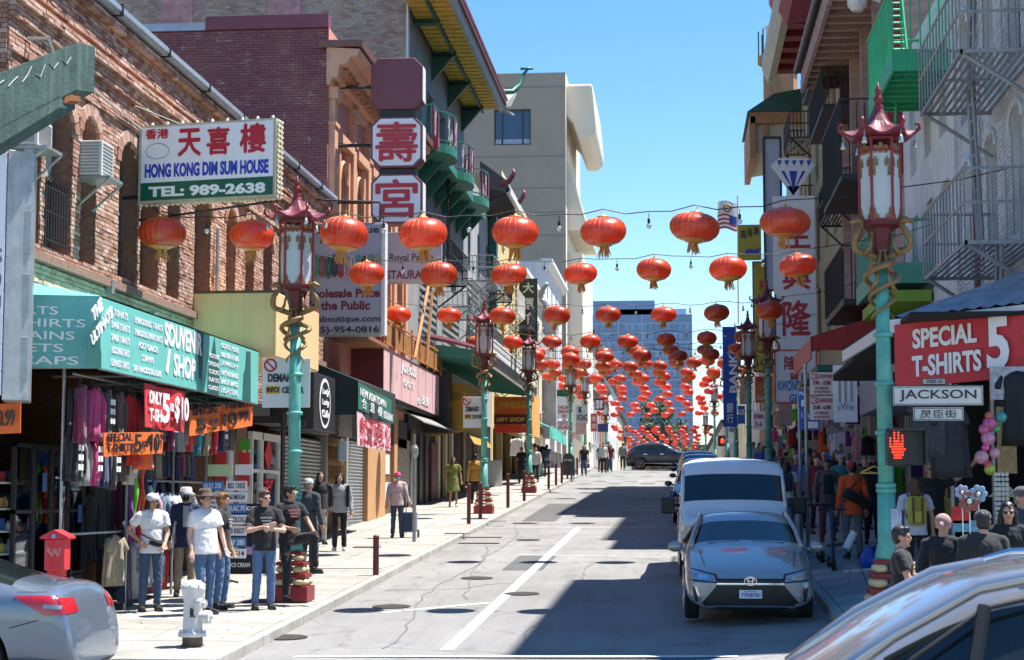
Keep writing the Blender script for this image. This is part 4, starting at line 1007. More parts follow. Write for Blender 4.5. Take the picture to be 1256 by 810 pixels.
g = G(); g.plate([(XW + .01, 141, zb_ - 1.2), (XW + .01, 141, zb_ - 7), (XW + 1.7, 141, zb_ - 7)], (0, 15, 0)); make(g, 'wedge_canopy', m_crm, t)
# more houses past the crest
specs = [(160.5, 178, 14.5, m_cream2, 'cream_shop_house', 'cream building with a dark pagoda eave just past the concrete tower on the left', 3),
         (178.5, 200, 17.0, m_grey2, 'grey_shop_house', 'grey building beyond the dark pagoda eave on the left side', 4),
         (200.5, 225, 13.5, mat('brick_far', (.33, .18, .12), .9, .2), 'red_brick_shop_house', 'far red brick building on the left near the glass tower', 4),
         (225.5, 260, 15.5, m_wht2, 'white_shop_house', 'far white building at the left edge of the glass tower', 5)]
for a, b, z, m, nm, lb, n in specs:
 t, P = house('L', a, b, z, m, nm, lb, [(6.2, 8.4), (9.6, 11.8)], n, ww=1.4, corn=.6, fm=m_blackm)
 if a < 170:
  cornice(t, PL, 160, 172, [(9.6, 0), (9.2, 1.8), (9.5, 1.9), (10.8, .2), (10.8, 0)], mat('roof_dark', (.12, .10, .10)), 'pagoda_eave'); cornice(t, PL, 159.5, 172, [(10.8, 0), (10.8, .9), (11.2, 1.5), (11.1, 0)], m_white, 'eave_tip')
# ================================================================ glass tower, trees
t = thing('glass_tower', 'wide blue glass high rise closing the view down the street', 'building', (-29, 600, 2))
YT = 600.0; tx0, tx1 = atY(727, 400, YT).x, atY(849, 400, YT).x; tz = atY(800, 386, YT).z; tz2 = atY(760, 368, YT).z
m_tg = glass_mat('tower_glass', (.10, .22, .40), .25); m_tp = mat('tower_panel', (.20, .30, .45), .6, .1, .1); m_tf = mat('tower_frame', (.36, .46, .60), .5, .05, .1)
g = G(); g.box(tx0, tx1, YT, YT + 30, 0, tz); make(g, 'body', m_tp, t)
g = G(); g.box(tx0 + 0, atY(803, 400, YT).x, YT + 3, YT + 28, tz - .1, tz2); make(g, 'upper_storey', m_tp, t)
g = G(); g.box(atY(760, 400, YT).x, atY(842, 400, YT).x, YT + 3, YT + 20, tz - .2, tz + 2.2); make(g, 'roof_plant', m_tf, t)
nf = 17; me = None
for fl in range(nf):
 z0 = 6 + (tz - 8) * fl / nf; z1 = z0 + (tz - 8) / nf * .62; nx = 16
 for k in range(nx):
  if (fl * 7 + k * 5) % 11 == 0 and fl < 15: continue
  xx = tx0 + .6 + (tx1 - tx0 - 1.2) * k / nx; w = (tx1 - tx0 - 1.2) / nx * (.82 if k % 4 else .6)
  if me is None:
   gg = G(); gg.box(0, 1, -.18, .05, 0, 1); me = gg.mesh('window'); me.materials.append(m_tg)
   gg = G(); gg.box(0, 1, -.26, .05, 0, 1); mb = gg.mesh('floor_band'); mb.materials.append(m_tf)
  o = bpy.data.objects.new('window', me); COL.objects.link(o); o.parent = t; o.location = (xx + 29, 0, z0 - 2); o.scale = (w, 1, z1 - z0)
 o = bpy.data.objects.new('floor_band', mb); COL.objects.link(o); o.parent = t; o.location = (tx0 + 29, 0, z1 - 2); o.scale = (tx1 - tx0, 1, .35)
for k in (4, 8, 12): 
 o = bpy.data.objects.new('mullion_pier', mb); COL.objects.link(o); o.parent = t; o.location = (tx0 + .6 + (tx1 - tx0 - 1.2) * k / 16 - .3 + 29, 0, 4); o.scale = (.45, 1.3, tz - 6)
m_leaf = mat('foliage', (.035, .075, .025), .7, .5, .6, objrand=.2); m_bark = mat('bark', (.12, .08, .05), .9, .3)
def tree(nm, lb, loc, h, r, n=1800, ls=.35, seed=1, group=None):
 rd = random.Random(seed); t = thing(nm, lb, 'tree', loc, group)
 g = G(); x, y, z = loc; g.tube([(x, y, z), (x + .1, y, z + h * .4), (x, y, z + h * .7)], [r * .09, r * .07, r * .03], 8)
 for k in range(7): a = rd.uniform(0, 6.28); g.tube([(x, y, z + h * (.3 + .05 * k)), (x + r * .6 * math.cos(a), y + r * .6 * math.sin(a), z + h * (.5 + .05 * k))], [r * .04, r * .012], 5)
 make(g, 'trunk', m_bark, t)
 g = G(); cl = [(rd.gauss(0, .45) * r, rd.gauss(0, .45) * r, h * rd.uniform(.35, .92), rd.uniform(.22, .42) * r) for _ in range(26)]
 for i in range(n):
  c = cl[i % 26]; d = Vector((rd.gauss(0, 1), rd.gauss(0, 1), rd.gauss(0, .8))).normalized() * c[3] * rd.uniform(.5, 1.05); p = Vector((x + c[0], y + c[1], z + c[2])) + d
  a = Vector((rd.gauss(0, 1), rd.gauss(0, 1), rd.gauss(0, 1))).normalized(); b = a.orthogonal().normalized(); s = ls * rd.uniform(.6, 1.2)
  g.add([p - a * s, p + b * s * .5, p + a * s, p - b * s * .5], [(0, 1, 2, 3)])
 make(g, 'crown', m_leaf, t, recalc=False)
p = atY(800, 530, 290); tree('broadleaf_tree', 'dark green tree at the end of the street before the glass tower', (p.x, 290, 1.8), 15.0, 4.2, 2600, .42, 2)
p = atY(828, 530, 330); tree('broadleaf_tree', 'smaller dark tree right of the big one at the street end', (p.x, 330, 1.8), 12.5, 3.2, 1500, .4, 5)

t = thing('end_building', 'low brown building across the far end of the street, mostly behind the lanterns', 'building', (-3, 345, 1.8)); g = G(); Pe = PS(345.0); ops = [(-15 + k * 3.2, -13.6 + k * 3.2, z, z + 2) for k in range(9) for z in (4, 7.4)]
quadwall(g, Pe, -16, 14, 0, 10.5, ops, .4); g.box(-16, 14, 345.5, 352, 0, 10.4); make(g, 'wall', mat('end_brown', (.26, .19, .14), .9, .2), t)
for o_ in ops: window(Pe, *o_, t, m_blackm, d=-.3, fr=.12)
for i, (a, b, z) in enumerate([(261, 300, 13.0), (301, 340, 11.0)]): house('L', a, b, z, [m_cream2, m_grey2][i], 'far_shop_house', f'{["cream","grey"][i]} house in the farthest stretch of the left row', [(5.5, 7.5), (8.6, 10.2)], 5, ww=1.5, corn=.5, fm=m_blackm)
house('R', 215.5, 340, 9.5, m_cream2, 'far_shop_house', 'long low cream house farthest down the right row', [(5.2, 7.2)], 9, ww=1.6, corn=.4, fm=m_blackm)
# ================================================================ ground floors, left side
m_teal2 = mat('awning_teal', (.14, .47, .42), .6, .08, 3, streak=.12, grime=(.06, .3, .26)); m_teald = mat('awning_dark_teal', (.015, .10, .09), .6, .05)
m_brown = mat('brown_brick_pier', (.20, .10, .05), .85, .3, 12, .5, 30); m_tan = mat('tan_pillar', (.52, .28, .13), .8, .12, 2); m_sheetw = mat('sheet_white', (.7, .7, .66), .6, .1)
m_orange = mat('orange_banner', (.75, .15, .025), .65, .12, 3); m_redb = mat('red_banner', (.62, .04, .05), .6, .15, 3); m_pink = mat('pink_fascia', (.70, .45, .44), .6, .10, 1.5, streak=.2, grime=(.4, .25, .24))
m_wood = mat('dark_wood', (.07, .04, .025), .7, .35, 4, .1, wood=1); m_tile = mat('grey_tile', (.30, .30, .29), .5, .2, 3)
m_maro = mat('maroon_sheet', (.12, .015, .025), .6, .2)
def zL(y, Y): return (612 - y) * Y / F
t = thing('souvenir_shop_front', 'dark open shop front full of clothes under the teal souvenir awning', 'shop', (XL, 22.6, zs(23)))
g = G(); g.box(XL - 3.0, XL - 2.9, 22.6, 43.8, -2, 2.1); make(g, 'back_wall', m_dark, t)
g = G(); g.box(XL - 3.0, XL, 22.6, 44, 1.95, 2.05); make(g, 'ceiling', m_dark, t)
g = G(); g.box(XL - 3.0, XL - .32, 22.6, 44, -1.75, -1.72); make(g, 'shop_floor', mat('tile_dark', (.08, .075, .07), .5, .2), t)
for Y in (26.3, 32.9, 35.6, 38.9):
 g = G(); g.box(XL - 3, XL + .02, Y, Y + .16, -1.9, 1.95); make(g, 'partition', m_brown, t)
g = G()                                         # display window frame and shelves at the near end
for Y in (22.9, 23.6, 24.3, 25.0, 25.7): g.box(XL + .02, XL + .08, Y, Y + .05, -1.1, .75)
for z in (-1.1, -.2, .7): g.box(XL + .02, XL + .08, 22.9, 25.75, z, z + .05)
g.box(XL - .6, XL + .04, 22.8, 25.8, -1.75, -1.12); make(g, 'display_window', m_blackm, t)
g = G(); g.box(XL + .045, XL + .05, 22.95, 25.7, -1.05, .7); make(g, 'pane', clear_glass('shop_glass'), t)
g = G()
for z in (-.75, -.45, -.15, .2): g.box(XL - .45, XL - .05, 22.9, 25.7, z, z + .025)
make(g, 'shelf', m_sheetw, t)
rc = [(.5, .05, .05), (.05, .15, .4), (.6, .5, .1), (.5, .5, .5), (.1, .35, .2), (.05, .05, .06), (.6, .3, .1), (.7, .7, .72)]
m_goods = [mat('goods_colour', c, .5, .2, 9) if i == 0 else mat(f'goods_colour_{i}', c, .5, .2, 9) for i, c in enumerate(rc)]
for z in (-.72, -.42, -.12, .23):
 for k in range(15):
  y = 22.95 + k * .185; h = random.uniform(.08, .2); g = G(); g.lathe([(.03, 0), (.05, h * .2), (.045, h * .6), (.02, h * .8), (.015, h)], 8, c=(XL - .2 + random.uniform(-.1, .1), y + .05, z + .004)) if k % 2 else g.box(XL - .3, XL - .12, y, y + .12, z + .004, z + h)
  make(g, 'trinket', random.choice(m_goods), t)
for Y, z, m_ in [(23.9, .1, m_goods[1]), (24.75, .35, m_sheetw), (25.4, -.35, m_goods[1]), (25.4, .4, m_sheetw)]:
 g = G(); g.box(XL + .085, XL + .09, Y, Y + .16, z, z + .26); make(g, 'window_notice', m_, t)
# ---- the teal awning
XA = -7.6
t = thing('souvenir_awning', 'long teal awning with white lettering THE ULTIMATE SOUVENIR SHOP over the left pavement', 'awning', (XL, 22.6, 1.7))
ya, yb, za, zb = 22.62, 31.45, 1.72, 2.68
g = G(); g.plate([(XA, ya, za), (XA, yb, za), (XA, yb, zb), (XA, ya, zb)], (-.03, 0, 0)); make(g, 'front_panel', m_teal2, t)
g = G(); g.plate([(XL - .6, ya - .55, za), (XA - .03, ya, za), (XA - .03, ya, zb), (XL - .6, ya - .55, zb)], (0, .03, 0)); make(g, 'end_panel', m_teal2, t)
g = G(); g.plate([(XA, ya, zb), (XA, yb, zb), (XL, yb, zb + .25), (XL, ya, zb + .25), (XL - .6, ya - .55, zb)], (0, 0, -.02)); make(g, 'top_sheet', m_teal2, t)
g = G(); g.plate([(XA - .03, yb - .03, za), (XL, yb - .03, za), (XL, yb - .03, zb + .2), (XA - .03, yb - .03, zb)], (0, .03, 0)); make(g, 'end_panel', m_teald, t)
g = G(); g.tube([(XA - .02, ya, za), (XA - .02, yb, za)], .02, 5)
for k in range(6): y = ya + .1 + (yb - ya - .2) * k / 5; g.tube([(XA - .04, y, za + .02), (XL, y, za + .02)], .018, 5)
make(g, 'awning_frame', m_greym, t)
def aw(x): return atX(x, 430, XA).y
def awt(s, x0, x1, z0, z1, m=m_inkw, bold=.0): a, b = aw(x0), aw(x1); text(s, (XA + .006, a, z0), YP, ZP, b - a, z1 - z0, m, t, bold, depth=.006)
g = G()
def sil(pts): g.plate([(XA + .003, aw(x), z) for x, z in pts], (.004, 0, 0))
sil([(104, za), (107, 1.95), (111, 2.15), (115, 2.32), (117, 2.42), (119, 2.3), (121, 2.1), (124, 1.9), (124, za)])
sil([(241, 2.68), (249, 2.68), (248.5, 2.1), (247.5, 1.8), (246.5, 1.95), (244.5, 1.9), (243.5, 2.2), (242, 2.3)])
sil([(255, za), (255, 2.05), (257, 2.3), (259, 2.35), (262.5, 2.67), (265, 2.35), (268, 2.3), (269, 2.05), (269, za)])
sil([(298, za), (299, 2.2), (301, 2.3), (302, 2.6), (307, 2.62), (308, za)])
make(g, 'skyline_print', m_teald, t)
dv = Vector((0, .86, .5)); text('THE', (XA + .006, aw(113), 2.30), dv, Vector((0, -.5, .86)), .42, .17, m_inkw, t, .03); text('ULTIMATE', (XA + .008, aw(112), 1.98), dv, Vector((0, -.5, .86)), .95, .15, m_inkw, t, .03)
awt('SOUVENIR', 201, 247, 2.28, 2.63, bold=.03); awt('SHOP', 213, 240, 1.86, 2.20, bold=.03)
for i, s in enumerate(['T-SHIRTS', 'SWEAT SHIRTS', 'SWEAT PANTS', 'HOOD SWEAT SHIRTS', 'CREWNECK T-SHIRTS']): awt(s, 136 + (2 if i == 0 else 0), 158 - (3 if i == 0 else 0), 2.47 - i * .17, 2.56 - i * .17)
for i, s in enumerate(['EMBROIDERED T-SHIRTS', 'EMBROIDERED SWEAT SHIRTS', 'POST CARDS', 'STAMPS', 'SAN FRANCISCO CALENDARS']): c = (10 if i == 3 else 5 if i == 2 else 0); awt(s, 164 + c, 198 - c, 2.47 - i * .17, 2.555 - i * .17)
for i, s in enumerate(['COFFEE MUGS', 'CABLE CAR REPLICAS', 'JEWELRY', 'PLAYING CARDS', 'BACK BAGS', 'LIGHTERS']): awt(s, 271, 292, 2.52 - i * .15, 2.60 - i * .15)
for i, s in enumerate(['POSTERS', 'SPOONS', 'CLOCKS', 'PLATES', 'GLASSES']): awt(s, 256, 268, 2.3 - i * .13, 2.37 - i * .13)
g = G(); g.plate([(XA + .006, aw(203), 1.9), (XA + .006, aw(206), 1.85), (XA + .006, aw(209), 2.25), (XA + .006, aw(206), 2.22)], (.004, 0, 0)); make(g, 'bridge_print', m_inkw, t)
ed = Vector((XA - .03 - (XL - .6), .55, 0)).normalized(); eo_ = Vector((XL - .6, ya - .55, 0))
def endt(s, u0, u1, z0, z1): o = eo_ + ed * u0 + Vector((ed.y, -ed.x, 0)) * .006; text(s, (o.x, o.y, z0), ed, ZP, u1 - u0, z1 - z0, m_inkw, t, .008, depth=.006)
for i, (s, a, b) in enumerate([('SHIRTS', .62, 1.42), ('T-SHIRTS', .6, 1.78), ('KEY CHAINS', .1, 1.64), ('MAGNETS', .1, 1.5), ('BALL CAPS', .05, 1.70)]): endt(s, a, b, 2.42 - i * .165, 2.53 - i * .165)
# ---- garments
def garment_mesh(g, c, w, h, kind, face, seed):
 rd = random.Random(seed); ph = rd.uniform(0, 6); x, y, z = c
 ax = (.065, w) if face == 'x' else (w, .065)
 if kind == 'scarf':
  pts = []; n = 8
  for i in range(n + 1): pts.append((x + .02 * math.sin(i + ph), y + .015 * math.cos(i * 1.3 + ph), z - h * i / n))
  g.tube(pts, [w * (.5 + .12 * math.sin(i + ph)) for i in range(n + 1)], 7); return
 wob = lambda t, i: 1 + (.05 + .03 * i) * math.sin(7 * t + ph + i * .5) + .06 * math.sin(3 * t + 2 * ph)
 st_ = len(g.v); h *= rd.uniform(.9, 1.12); pr = [(.03, 0), (.35, -.02), (.85, -.08), (1.0, -.16), (.93, -.28 * h), (.95, -.45 * h), (1.02, -.8 * h), (1.05, -h)]
 if kind == 'dress': pr = [(.03, 0), (.4, -.02), (.7, -.12), (.75, -.3 * h), (1.0, -.7 * h), (1.2, -h)]
 g.lathe([(r, zz) for r, zz in pr], 28, c=(x, y, z), wob=wob, sx=ax[0] if face == 'x' else ax[0], sy=ax[1])
 if kind in ('hoodie', 'shirt'):
  L_ = h * .85 if kind == 'hoodie' else .25
  for s in (-1, 1):
   d = (0, s * w) if face == 'x' else (s * w, 0); o = (.05, 0) if face == 'x' else (0, -.05)
   g.tube([(x + d[0] * .8, y + d[1] * .8, z - .06), (x + d[0] * 1.0 + o[0], y + d[1] * 1.0 + o[1], z - .22), (x + d[0] * 1.02 + o[0], y + d[1] * 1.02 + o[1], z - L_)], [.045, .05, .035], 7)
 if kind == 'hoodie': g.tube([(x + .03, y - .07, z - .02), (x + .05, y, z - .09), (x + .03, y + .07, z - .02)], .035, 6)
 a_ = rd.uniform(-.5, .25); g.xf(Matrix.Translation(c) @ Matrix.Rotation(a_, 4, 'Z') @ Matrix.Translation((-x, -y, -z)), st_)
GC = {'charcoal': (.05, .05, .055), 'magenta': (.42, .03, .16), 'teal': (.01, .22, .32), 'oatmeal': (.45, .40, .34), 'black': (.015, .015, .018), 'plum': (.16, .02, .07), 'grey': (.22, .23, .24), 'brown': (.07, .04, .035), 'red': (.45, .02, .02),
      'navy': (.015, .025, .09), 'pale pink': (.60, .30, .33), 'white': (.7, .7, .7), 'bright orange': (.8, .13, .02), 'lime green': (.15, .6, .05), 'purple': (.13, .02, .2), 'slate blue': (.12, .17, .26), 'khaki': (.28, .23, .15), 'light grey': (.42, .43, .45), 'mint': (.4, .6, .5), 'crimson': (.5, .015, .03)}
GM = {k: mat('cloth_' + k.replace(' ', '_'), v, .9, .18, 9, .15, 60, sheen=.2) for k, v in GC.items()}
nG = [0]
def garment(col, kind, c, w, h, where, face='x', group='clothes hanging outside the souvenir shop', mark=False):
 nG[0] += 1; nm = {'hoodie': 'hanging_hoodie', 'shirt': 'hanging_shirt', 'dress': 'hanging_dress', 'scarf': 'hanging_scarf', 'jacket': 'hanging_jacket'}[kind]
 t = thing(nm, f'{col} {kind} {where}', 'clothing', c, group)
 g = G(); garment_mesh(g, c, w, h, 'hoodie' if kind == 'jacket' else kind, face, nG[0]); make(g, 'fabric', GM[col], t, smooth=True)
 if kind != 'scarf':
  g = G(); x, y, z = c; q = (0, w * .8) if face == 'x' else (w * .8, 0)
  g.tube([(x - q[0], y - q[1], z - .06), (x, y, z + .03), (x + q[0], y + q[1], z - .06)], .012, 4); g.tube([(x, y, z + .03), (x, y, z + .12)], .008, 4); make(g, 'hanger', m_blackm, t)
 if mark:
  g = G(); x, y, z = c
  for k in range(3):
   for j in range(2): g.box(x + .105, x + .112, y - .1 + .11 * j, y - .02 + .11 * j, z - .22 - .13 * k, z - .14 - .13 * k) if face == 'x' else g.box(x - .1 + .11 * j, x - .02 + .11 * j, y - .112, y - .105, z - .22 - .13 * k, z - .14 - .13 * k)
  make(g, 'printed_mark', m_inkw if col not in ('white', 'light grey') else m_ink, t)
 return t
ordn = ['first', 'second', 'third', 'fourth', 'fifth', 'sixth', 'seventh', 'eighth', 'ninth', 'tenth', 'eleventh', 'twelfth', 'thirteenth', 'fourteenth', 'fifteenth', 'sixteenth', 'seventeenth', 'eighteenth', 'nineteenth', 'twentieth', 'twenty-first', 'twenty-second'] + ['%s from last' % w for w in ('fourteenth', 'thirteenth', 'twelfth', 'eleventh', 'tenth', 'ninth', 'eighth', 'seventh', 'sixth', 'fifth', 'fourth', 'third', 'second', 'very')]
for i, c in enumerate(['plum', 'charcoal', 'magenta', 'teal', 'charcoal', 'oatmeal', 'brown', 'black', 'crimson', 'black', 'grey', 'red', 'slate blue', 'black', 'navy', 'charcoal', 'plum', 'black', 'grey', 'navy', 'red', 'charcoal', 'teal', 'black', 'khaki', 'black', 'crimson', 'charcoal', 'navy', 'grey', 'brown']):
 y = 22.9 + i * .26; garment(c, 'hoodie', (XA - .35 - (.12 if i % 2 else 0), y, 1.52), .17, .72, f'in the top row under the teal awning, {ordn[i]} along', mark=i % 3 == 1)
for i, c in enumerate(['black', 'grey', 'magenta', 'navy', 'charcoal', 'brown', 'oatmeal']):
 y = 22.95 + i * .40; garment(c, 'hoodie', (XA - .45, y, .86), .17, .66, f'in the second row above the shop window, {ordn[i]} from the near end', mark=i % 2 == 0)
garment('bright orange', 'shirt', (XA - .2, 25.3, .92), .16, .5, 'hanging beside the second clothes row')
garment('red', 'shirt', (XA - .25, 24.95, .94), .12, .42, 'just left of the bright orange one')
for i, (c, z, h) in enumerate([('purple', .35, 1.0), ('lime green', .55, .9), ('crimson', .3, .95), ('bright orange', .5, .9), ('navy', .7, 1.15), ('mint', .2, .5), ('slate blue', .3, .9)]):
 garment(c, 'scarf', (XA - .5, 25.65 + i * .19, z), .075, h, f'hanging from the rail behind the red call box, {ordn[i]} from the left')
BK = ['black', 'charcoal', 'navy', 'plum', 'brown', 'charcoal', 'black', 'crimson', 'navy', 'black', 'grey', 'charcoal', 'brown', 'navy', 'black', 'charcoal', 'plum', 'black']
for i, c in enumerate(BK): garment(c, 'jacket', (XA - 1.2, 25.9 + .27 * i, .1 + .25 * (i % 2)), .2, 1.1, f'in the dark back row inside the shop, {ordn[i]} along')
low = [('khaki', 'shirt', 25.3, -.52, .75), ('navy', 'dress', 25.75, -.35, 1.1), ('light grey', 'hoodie', 26.2, -.62, .8), ('light grey', 'hoodie', 26.6, -.62, .8), ('charcoal', 'hoodie', 27.0, -.66, .75), ('crimson', 'hoodie', 27.3, -.7, .7), ('grey', 'hoodie', 27.6, -.7, .7),
       ('pale pink', 'dress', 26.35, .12, .7), ('pale pink', 'jacket', 26.9, .14, .75), ('slate blue', 'jacket', 27.4, .1, .8), ('light grey', 'jacket', 27.8, .1, .8), ('white', 'shirt', 28.15, .1, .7), ('charcoal', 'jacket', 28.5, .08, .8), ('black', 'jacket', 28.9, .08, .8), ('grey', 'jacket', 29.3, .08, .8)]
for i, (c, k, y, z, h) in enumerate(low):
 garment(c, k, (XA - .62, y, z), .21, h, f'on the {"lower" if z < 0 else "upper"} pavement rack before the shop, {ordn[i if z > 0 else i]} along', mark=c == 'light grey')
for i, c in enumerate(['khaki', 'grey', 'black', 'charcoal', 'khaki', 'black', 'navy', 'black', 'navy', 'plum', 'charcoal', 'navy']):
 garment(c, 'shirt', (XA - .75, 26.4 + .3 * i, .95), .15, .62, f'in the middle row behind the orange special banner, {ordn[i]} along')
for i, c in enumerate(['white', 'slate blue', 'white', 'light grey', 'white']):
 garment(c, 'shirt', (XL + .14, 23.0 + .5 * i, -1.12), .17, .42, f'pinned below the display window, {ordn[i]} from the left')
t = thing('clothes_rail', 'long dark clothes rails fixed under the teal awning', 'clothes rail', (XA - .4, 23, 1.6))
g = G()
for z, dx, y1 in ((1.66, -.42, 31.2), (1.0, -.45, 30.0), (.28, -.62, 30.0), (-.48, -.62, 28)): g.tube([(XA + dx, 22.8, z), (XA + dx, y1, z)], .018, 6)
make(g, 'rail', m_greym, t); g = G()
for y in (22.8, 25.6, 28.0, 30.0): g.tube([(XA - .55, y, zs(y)), (XA - .55, y, 1.75)], .022, 6)
make(g, 'upright', m_greym, t)
# banners
def banner(nm, lb, p0, p1, z0, z1, m, lines, ink, wav=.03, bold=.01, cat='banner', group=None, n=14, dz1=0):
 """cloth or board between ground points p0,p1; lines: (text,u0,u1,v0,v1)"""
 a, b = Vector((*p0, 0)), Vector((*p1, 0)); e = b - a; L_ = e.length; e.normalize(); nrm = Vector((e.y, -e.x, 0))
 t = thing(nm, lb, cat, (a.x, a.y, z0), group); g = G()
 F_ = lambda u, v: a + e * (u * L_) + ZP * (z0 + (z1 - z0) * v + dz1 * u) + nrm * (wav * math.sin(u * 9 + 1) * (1 - .4 * v))
 for i in range(n + 1):
  for v in (0, .5, 1): g.v.append(tuple(F_(i / n, v)))
 for i in range(n + 1):
  for v in (0, .5, 1): g.v.append(tuple(F_(i / n, v) - nrm * .012))
 k = 3 * (n + 1)
 for i in range(n):
  for j in (0, 1): q = 3 * i + j; g.f.append([q, q + 3, q + 4, q + 1]); g.f.append([k + q, k + q + 1, k + q + 4, k + q + 3])
 for i in range(n): g.f.append([3 * i, k + 3 * i, k + 3 * i + 3, 3 * i + 3]); g.f.append([3 * i + 2, 3 * i + 5, k + 3 * i + 5, k + 3 * i + 2])
 g.f.append([0, 1, 2, k + 2, k + 1, k]); q = 3 * n; g.f.append([q, k + q, k + q + 1, k + q + 2, q + 2, q + 1])
 g.m = [0] * len(g.f); make(g, 'cloth' if wav else 'panel', m, t, smooth=False)
 for ln in lines:
  s, u0, u1, v0, v1 = ln[:5]; mm = ln[5] if len(ln) > 5 else ink
  P = a + e * (u0 * L_) + ZP * (z0 + (z1 - z0) * v0 + dz1 * (u0 + u1) / 2) + nrm * (wav + .008)
  text(s, tuple(P), e + ZP * (dz1 / L_), ZP, (u1 - u0) * L_, (v1 - v0) * (z1 - z0), mm, t, bold, depth=.006)
 return t
def ban(nm, lb, xa, ya_, xb, yb_, Ya, Yb, h0, m, lines, ink, **k):
 """corners given by photo pixels at their own distances: top-left, top-right; h0 pixel height at left"""
 A, B = atY(xa, ya_, Ya), atY(xb, yb_, Yb); hh = h0 * Ya / F
 return banner(nm, lb, (A.x, A.y), (B.x, B.y), A.z - hh, A.z, m, lines, ink, dz1=B.z - A.z, **k)
ban('price_banner', 'orange SPECIAL T-SHIRTS banner hanging in the middle of the clothes racks', 126, 531, 201, 530, 23.0, 25.8, 30, m_orange, [('SPECIAL', .03, .42, .55, .9), ('T-SHIRTS', .03, .42, .1, .45), ('5', .45, .57, .1, .9), ('FOR', .58, .67, .3, .6), ('$', .68, .73, .5, .85), ('10', .73, .88, .1, .9), ('99', .89, .98, .5, .9)], m_ink, bold=.02)
ban('price_banner', 'dark orange SPECIAL T-SHIRTS banner under the far end of the teal awning', 231, 503, 311, 494, 27.6, 31.6, 33, m_orange, [('SPECIAL', .03, .4, .62, .9), ('T-SHIRTS', .48, .95, .66, .95), ('5', .08, .22, .08, .55), ('FOR', .28, .4, .3, .5), ('$', .3, .38, .05, .25), ('10', .48, .70, .08, .6), ('99', .72, .88, .3, .62)], m_ink, bold=.02)
ban('price_banner', 'sunlit red banner with white-edged 5 FOR 10 pinned to the front of the teal awning', 175, 470, 229, 482, 24.8, 27.0, 55, m_redb, [('ONLY', .05, .32, .55, .85, m_inkw), ('5', .33, .5, .15, .85, m_inkw), ('FOR', .51, .6, .45, .65, m_inkw), ('$10', .62, .95, .2, .85, m_inkw), ('T-SH', .06, .32, .15, .45, m_inkw)], m_inkw, wav=.06, bold=.03)
ban('price_banner', 'orange banner end with 10.99 below the silver upright sign', -60, 500, 25, 494, 22.2, 22.0, 38, m_orange, [('5 FOR 10.99', .2, .95, .2, .75)], m_ink, bold=.02)
# ---- licence plate rack, price cards
t = thing('plate_rack', 'revolving rack of souvenir licence plates beside the woman in the white top', 'display rack', (-7.75, 29.6, zs(29.6)))
zb0 = zs(29.6); g = G(); g.tube([(-7.75, 29.6, zb0 + .1), (-7.75, 29.6, .35)], .02, 6)
for a in range(5): c, s = math.cos(a * 1.257), math.sin(a * 1.257); g.tube([(-7.75, 29.6, zb0 + .12), (-7.75 + .3 * c, 29.6 + .3 * s, zb0 + .05)], .02, 5)
make(g, 'stand', m_blackm, t)
for i, s in enumerate(['EKX1 258', '46XM165', 'SF CALIF', 'GOLDEN', '7DRK 031', '582 FRT', '415 SF']):
 for j in (0, 1):
  z = .22 - i * .19; x0 = -7.93 + j * .42 - .12; g = G(); g.box(x0, x0 + .36, 29.40 - .02 * j, 29.41 - .02 * j, z - .08, z + .08); p = make(g, 'licence_plate', m_signw if (i + j) % 3 else mat('plate_blue', (.05, .2, .5), .4, .05), t)
  text(s if j == 0 else s[::-1].strip(), (x0 + .03, 29.398 - .02 * j, z - .045), XP, ZP, .30, .09, m_ink if (i + j) % 3 else m_inkw, p, .02, depth=.003)
for x, z, w, h, m_ in [(-7.95, .38, .42, .20, mat('card_green', (.5, .65, .35), .7, .05)), (-7.48, .40, .30, .18, m_sheetw)]:
 g = G(); g.box(x, x + w, 29.38, 29.39, z, z + h); make(g, 'price_card', m_, t)
# ---- next door: tea shop front
t = thing('tea_shop_front', 'glazed shop front with red paper decorations behind the man in the black t-shirt', 'shop', (XL, 33, zs(33)))
g = G()
for Y in (36.0, 36.9, 38.6): g.box(XL + .0, XL + .1, Y, Y + .09, -1.3, 1.4)
g.box(XL + .0, XL + .1, 36.1, 38.6, 1.25, 1.4); g.box(XL, XL + .08, 36.1, 38.6, .55, .62); make(g, 'door_frame', m_sheetw, t)
g = G(); g.box(XL + .03, XL + .04, 36.1, 38.6, -1.3, 1.3); make(g, 'pane', clear_glass('shop_glass'), t)
g = G(); g.box(XL - .02, XL + .09, 33.08, 35.55, -1.4, 1.5, 0); make(g, 'panel_wall', m_brown, t)
g = G(); g.box(XL + .05, XL + .28, 33.4, 33.75, -1.4, 1.6); make(g, 'pale_column', mat('pale_column', (.45, .46, .50), .6, .1), t)
for Y in (33.05, 34.9):
 for z, m_, h in ((.98, mat('leaf_green_card', (.08, .4, .05), .5, .05), .22), (.25, m_redb, .68), (-.25, m_sheetw, .45)):
  g = G(); g.box(XL + .1, XL + .32, Y - .02, Y + .0, z, z + h); make(g, 'poster', m_, t)
text('OPEN', (XL + .05, 37.1, .12), YP, ZP, .5, .13, m_inkw, t, .02)
g = G(); g.plate([(XL + .06, 37.2, .95), (XL + .06, 37.55, 1.3), (XL + .06, 37.9, .95), (XL + .06, 37.55, .6)], (.02, 0, 0)); make(g, 'red_diamond', m_redb, t)
for k in range(3):
 g = G(); g.ball((XL + .09, 37.3 + .22 * k, .38 - .1 * (k % 2)), .06, 8, 6); g.tube([(XL + .09, 37.3 + .22 * k, .34), (XL + .09, 37.3 + .22 * k, .1)], .01, 4); make(g, 'paper_charm', m_redb, t)
g = G(); g.tube([(XL + .9, 35.3, zs(35)), (XL + .9, 35.3, 1.75)], .05, 8); make(g, 'black_post', m_blackm, t)
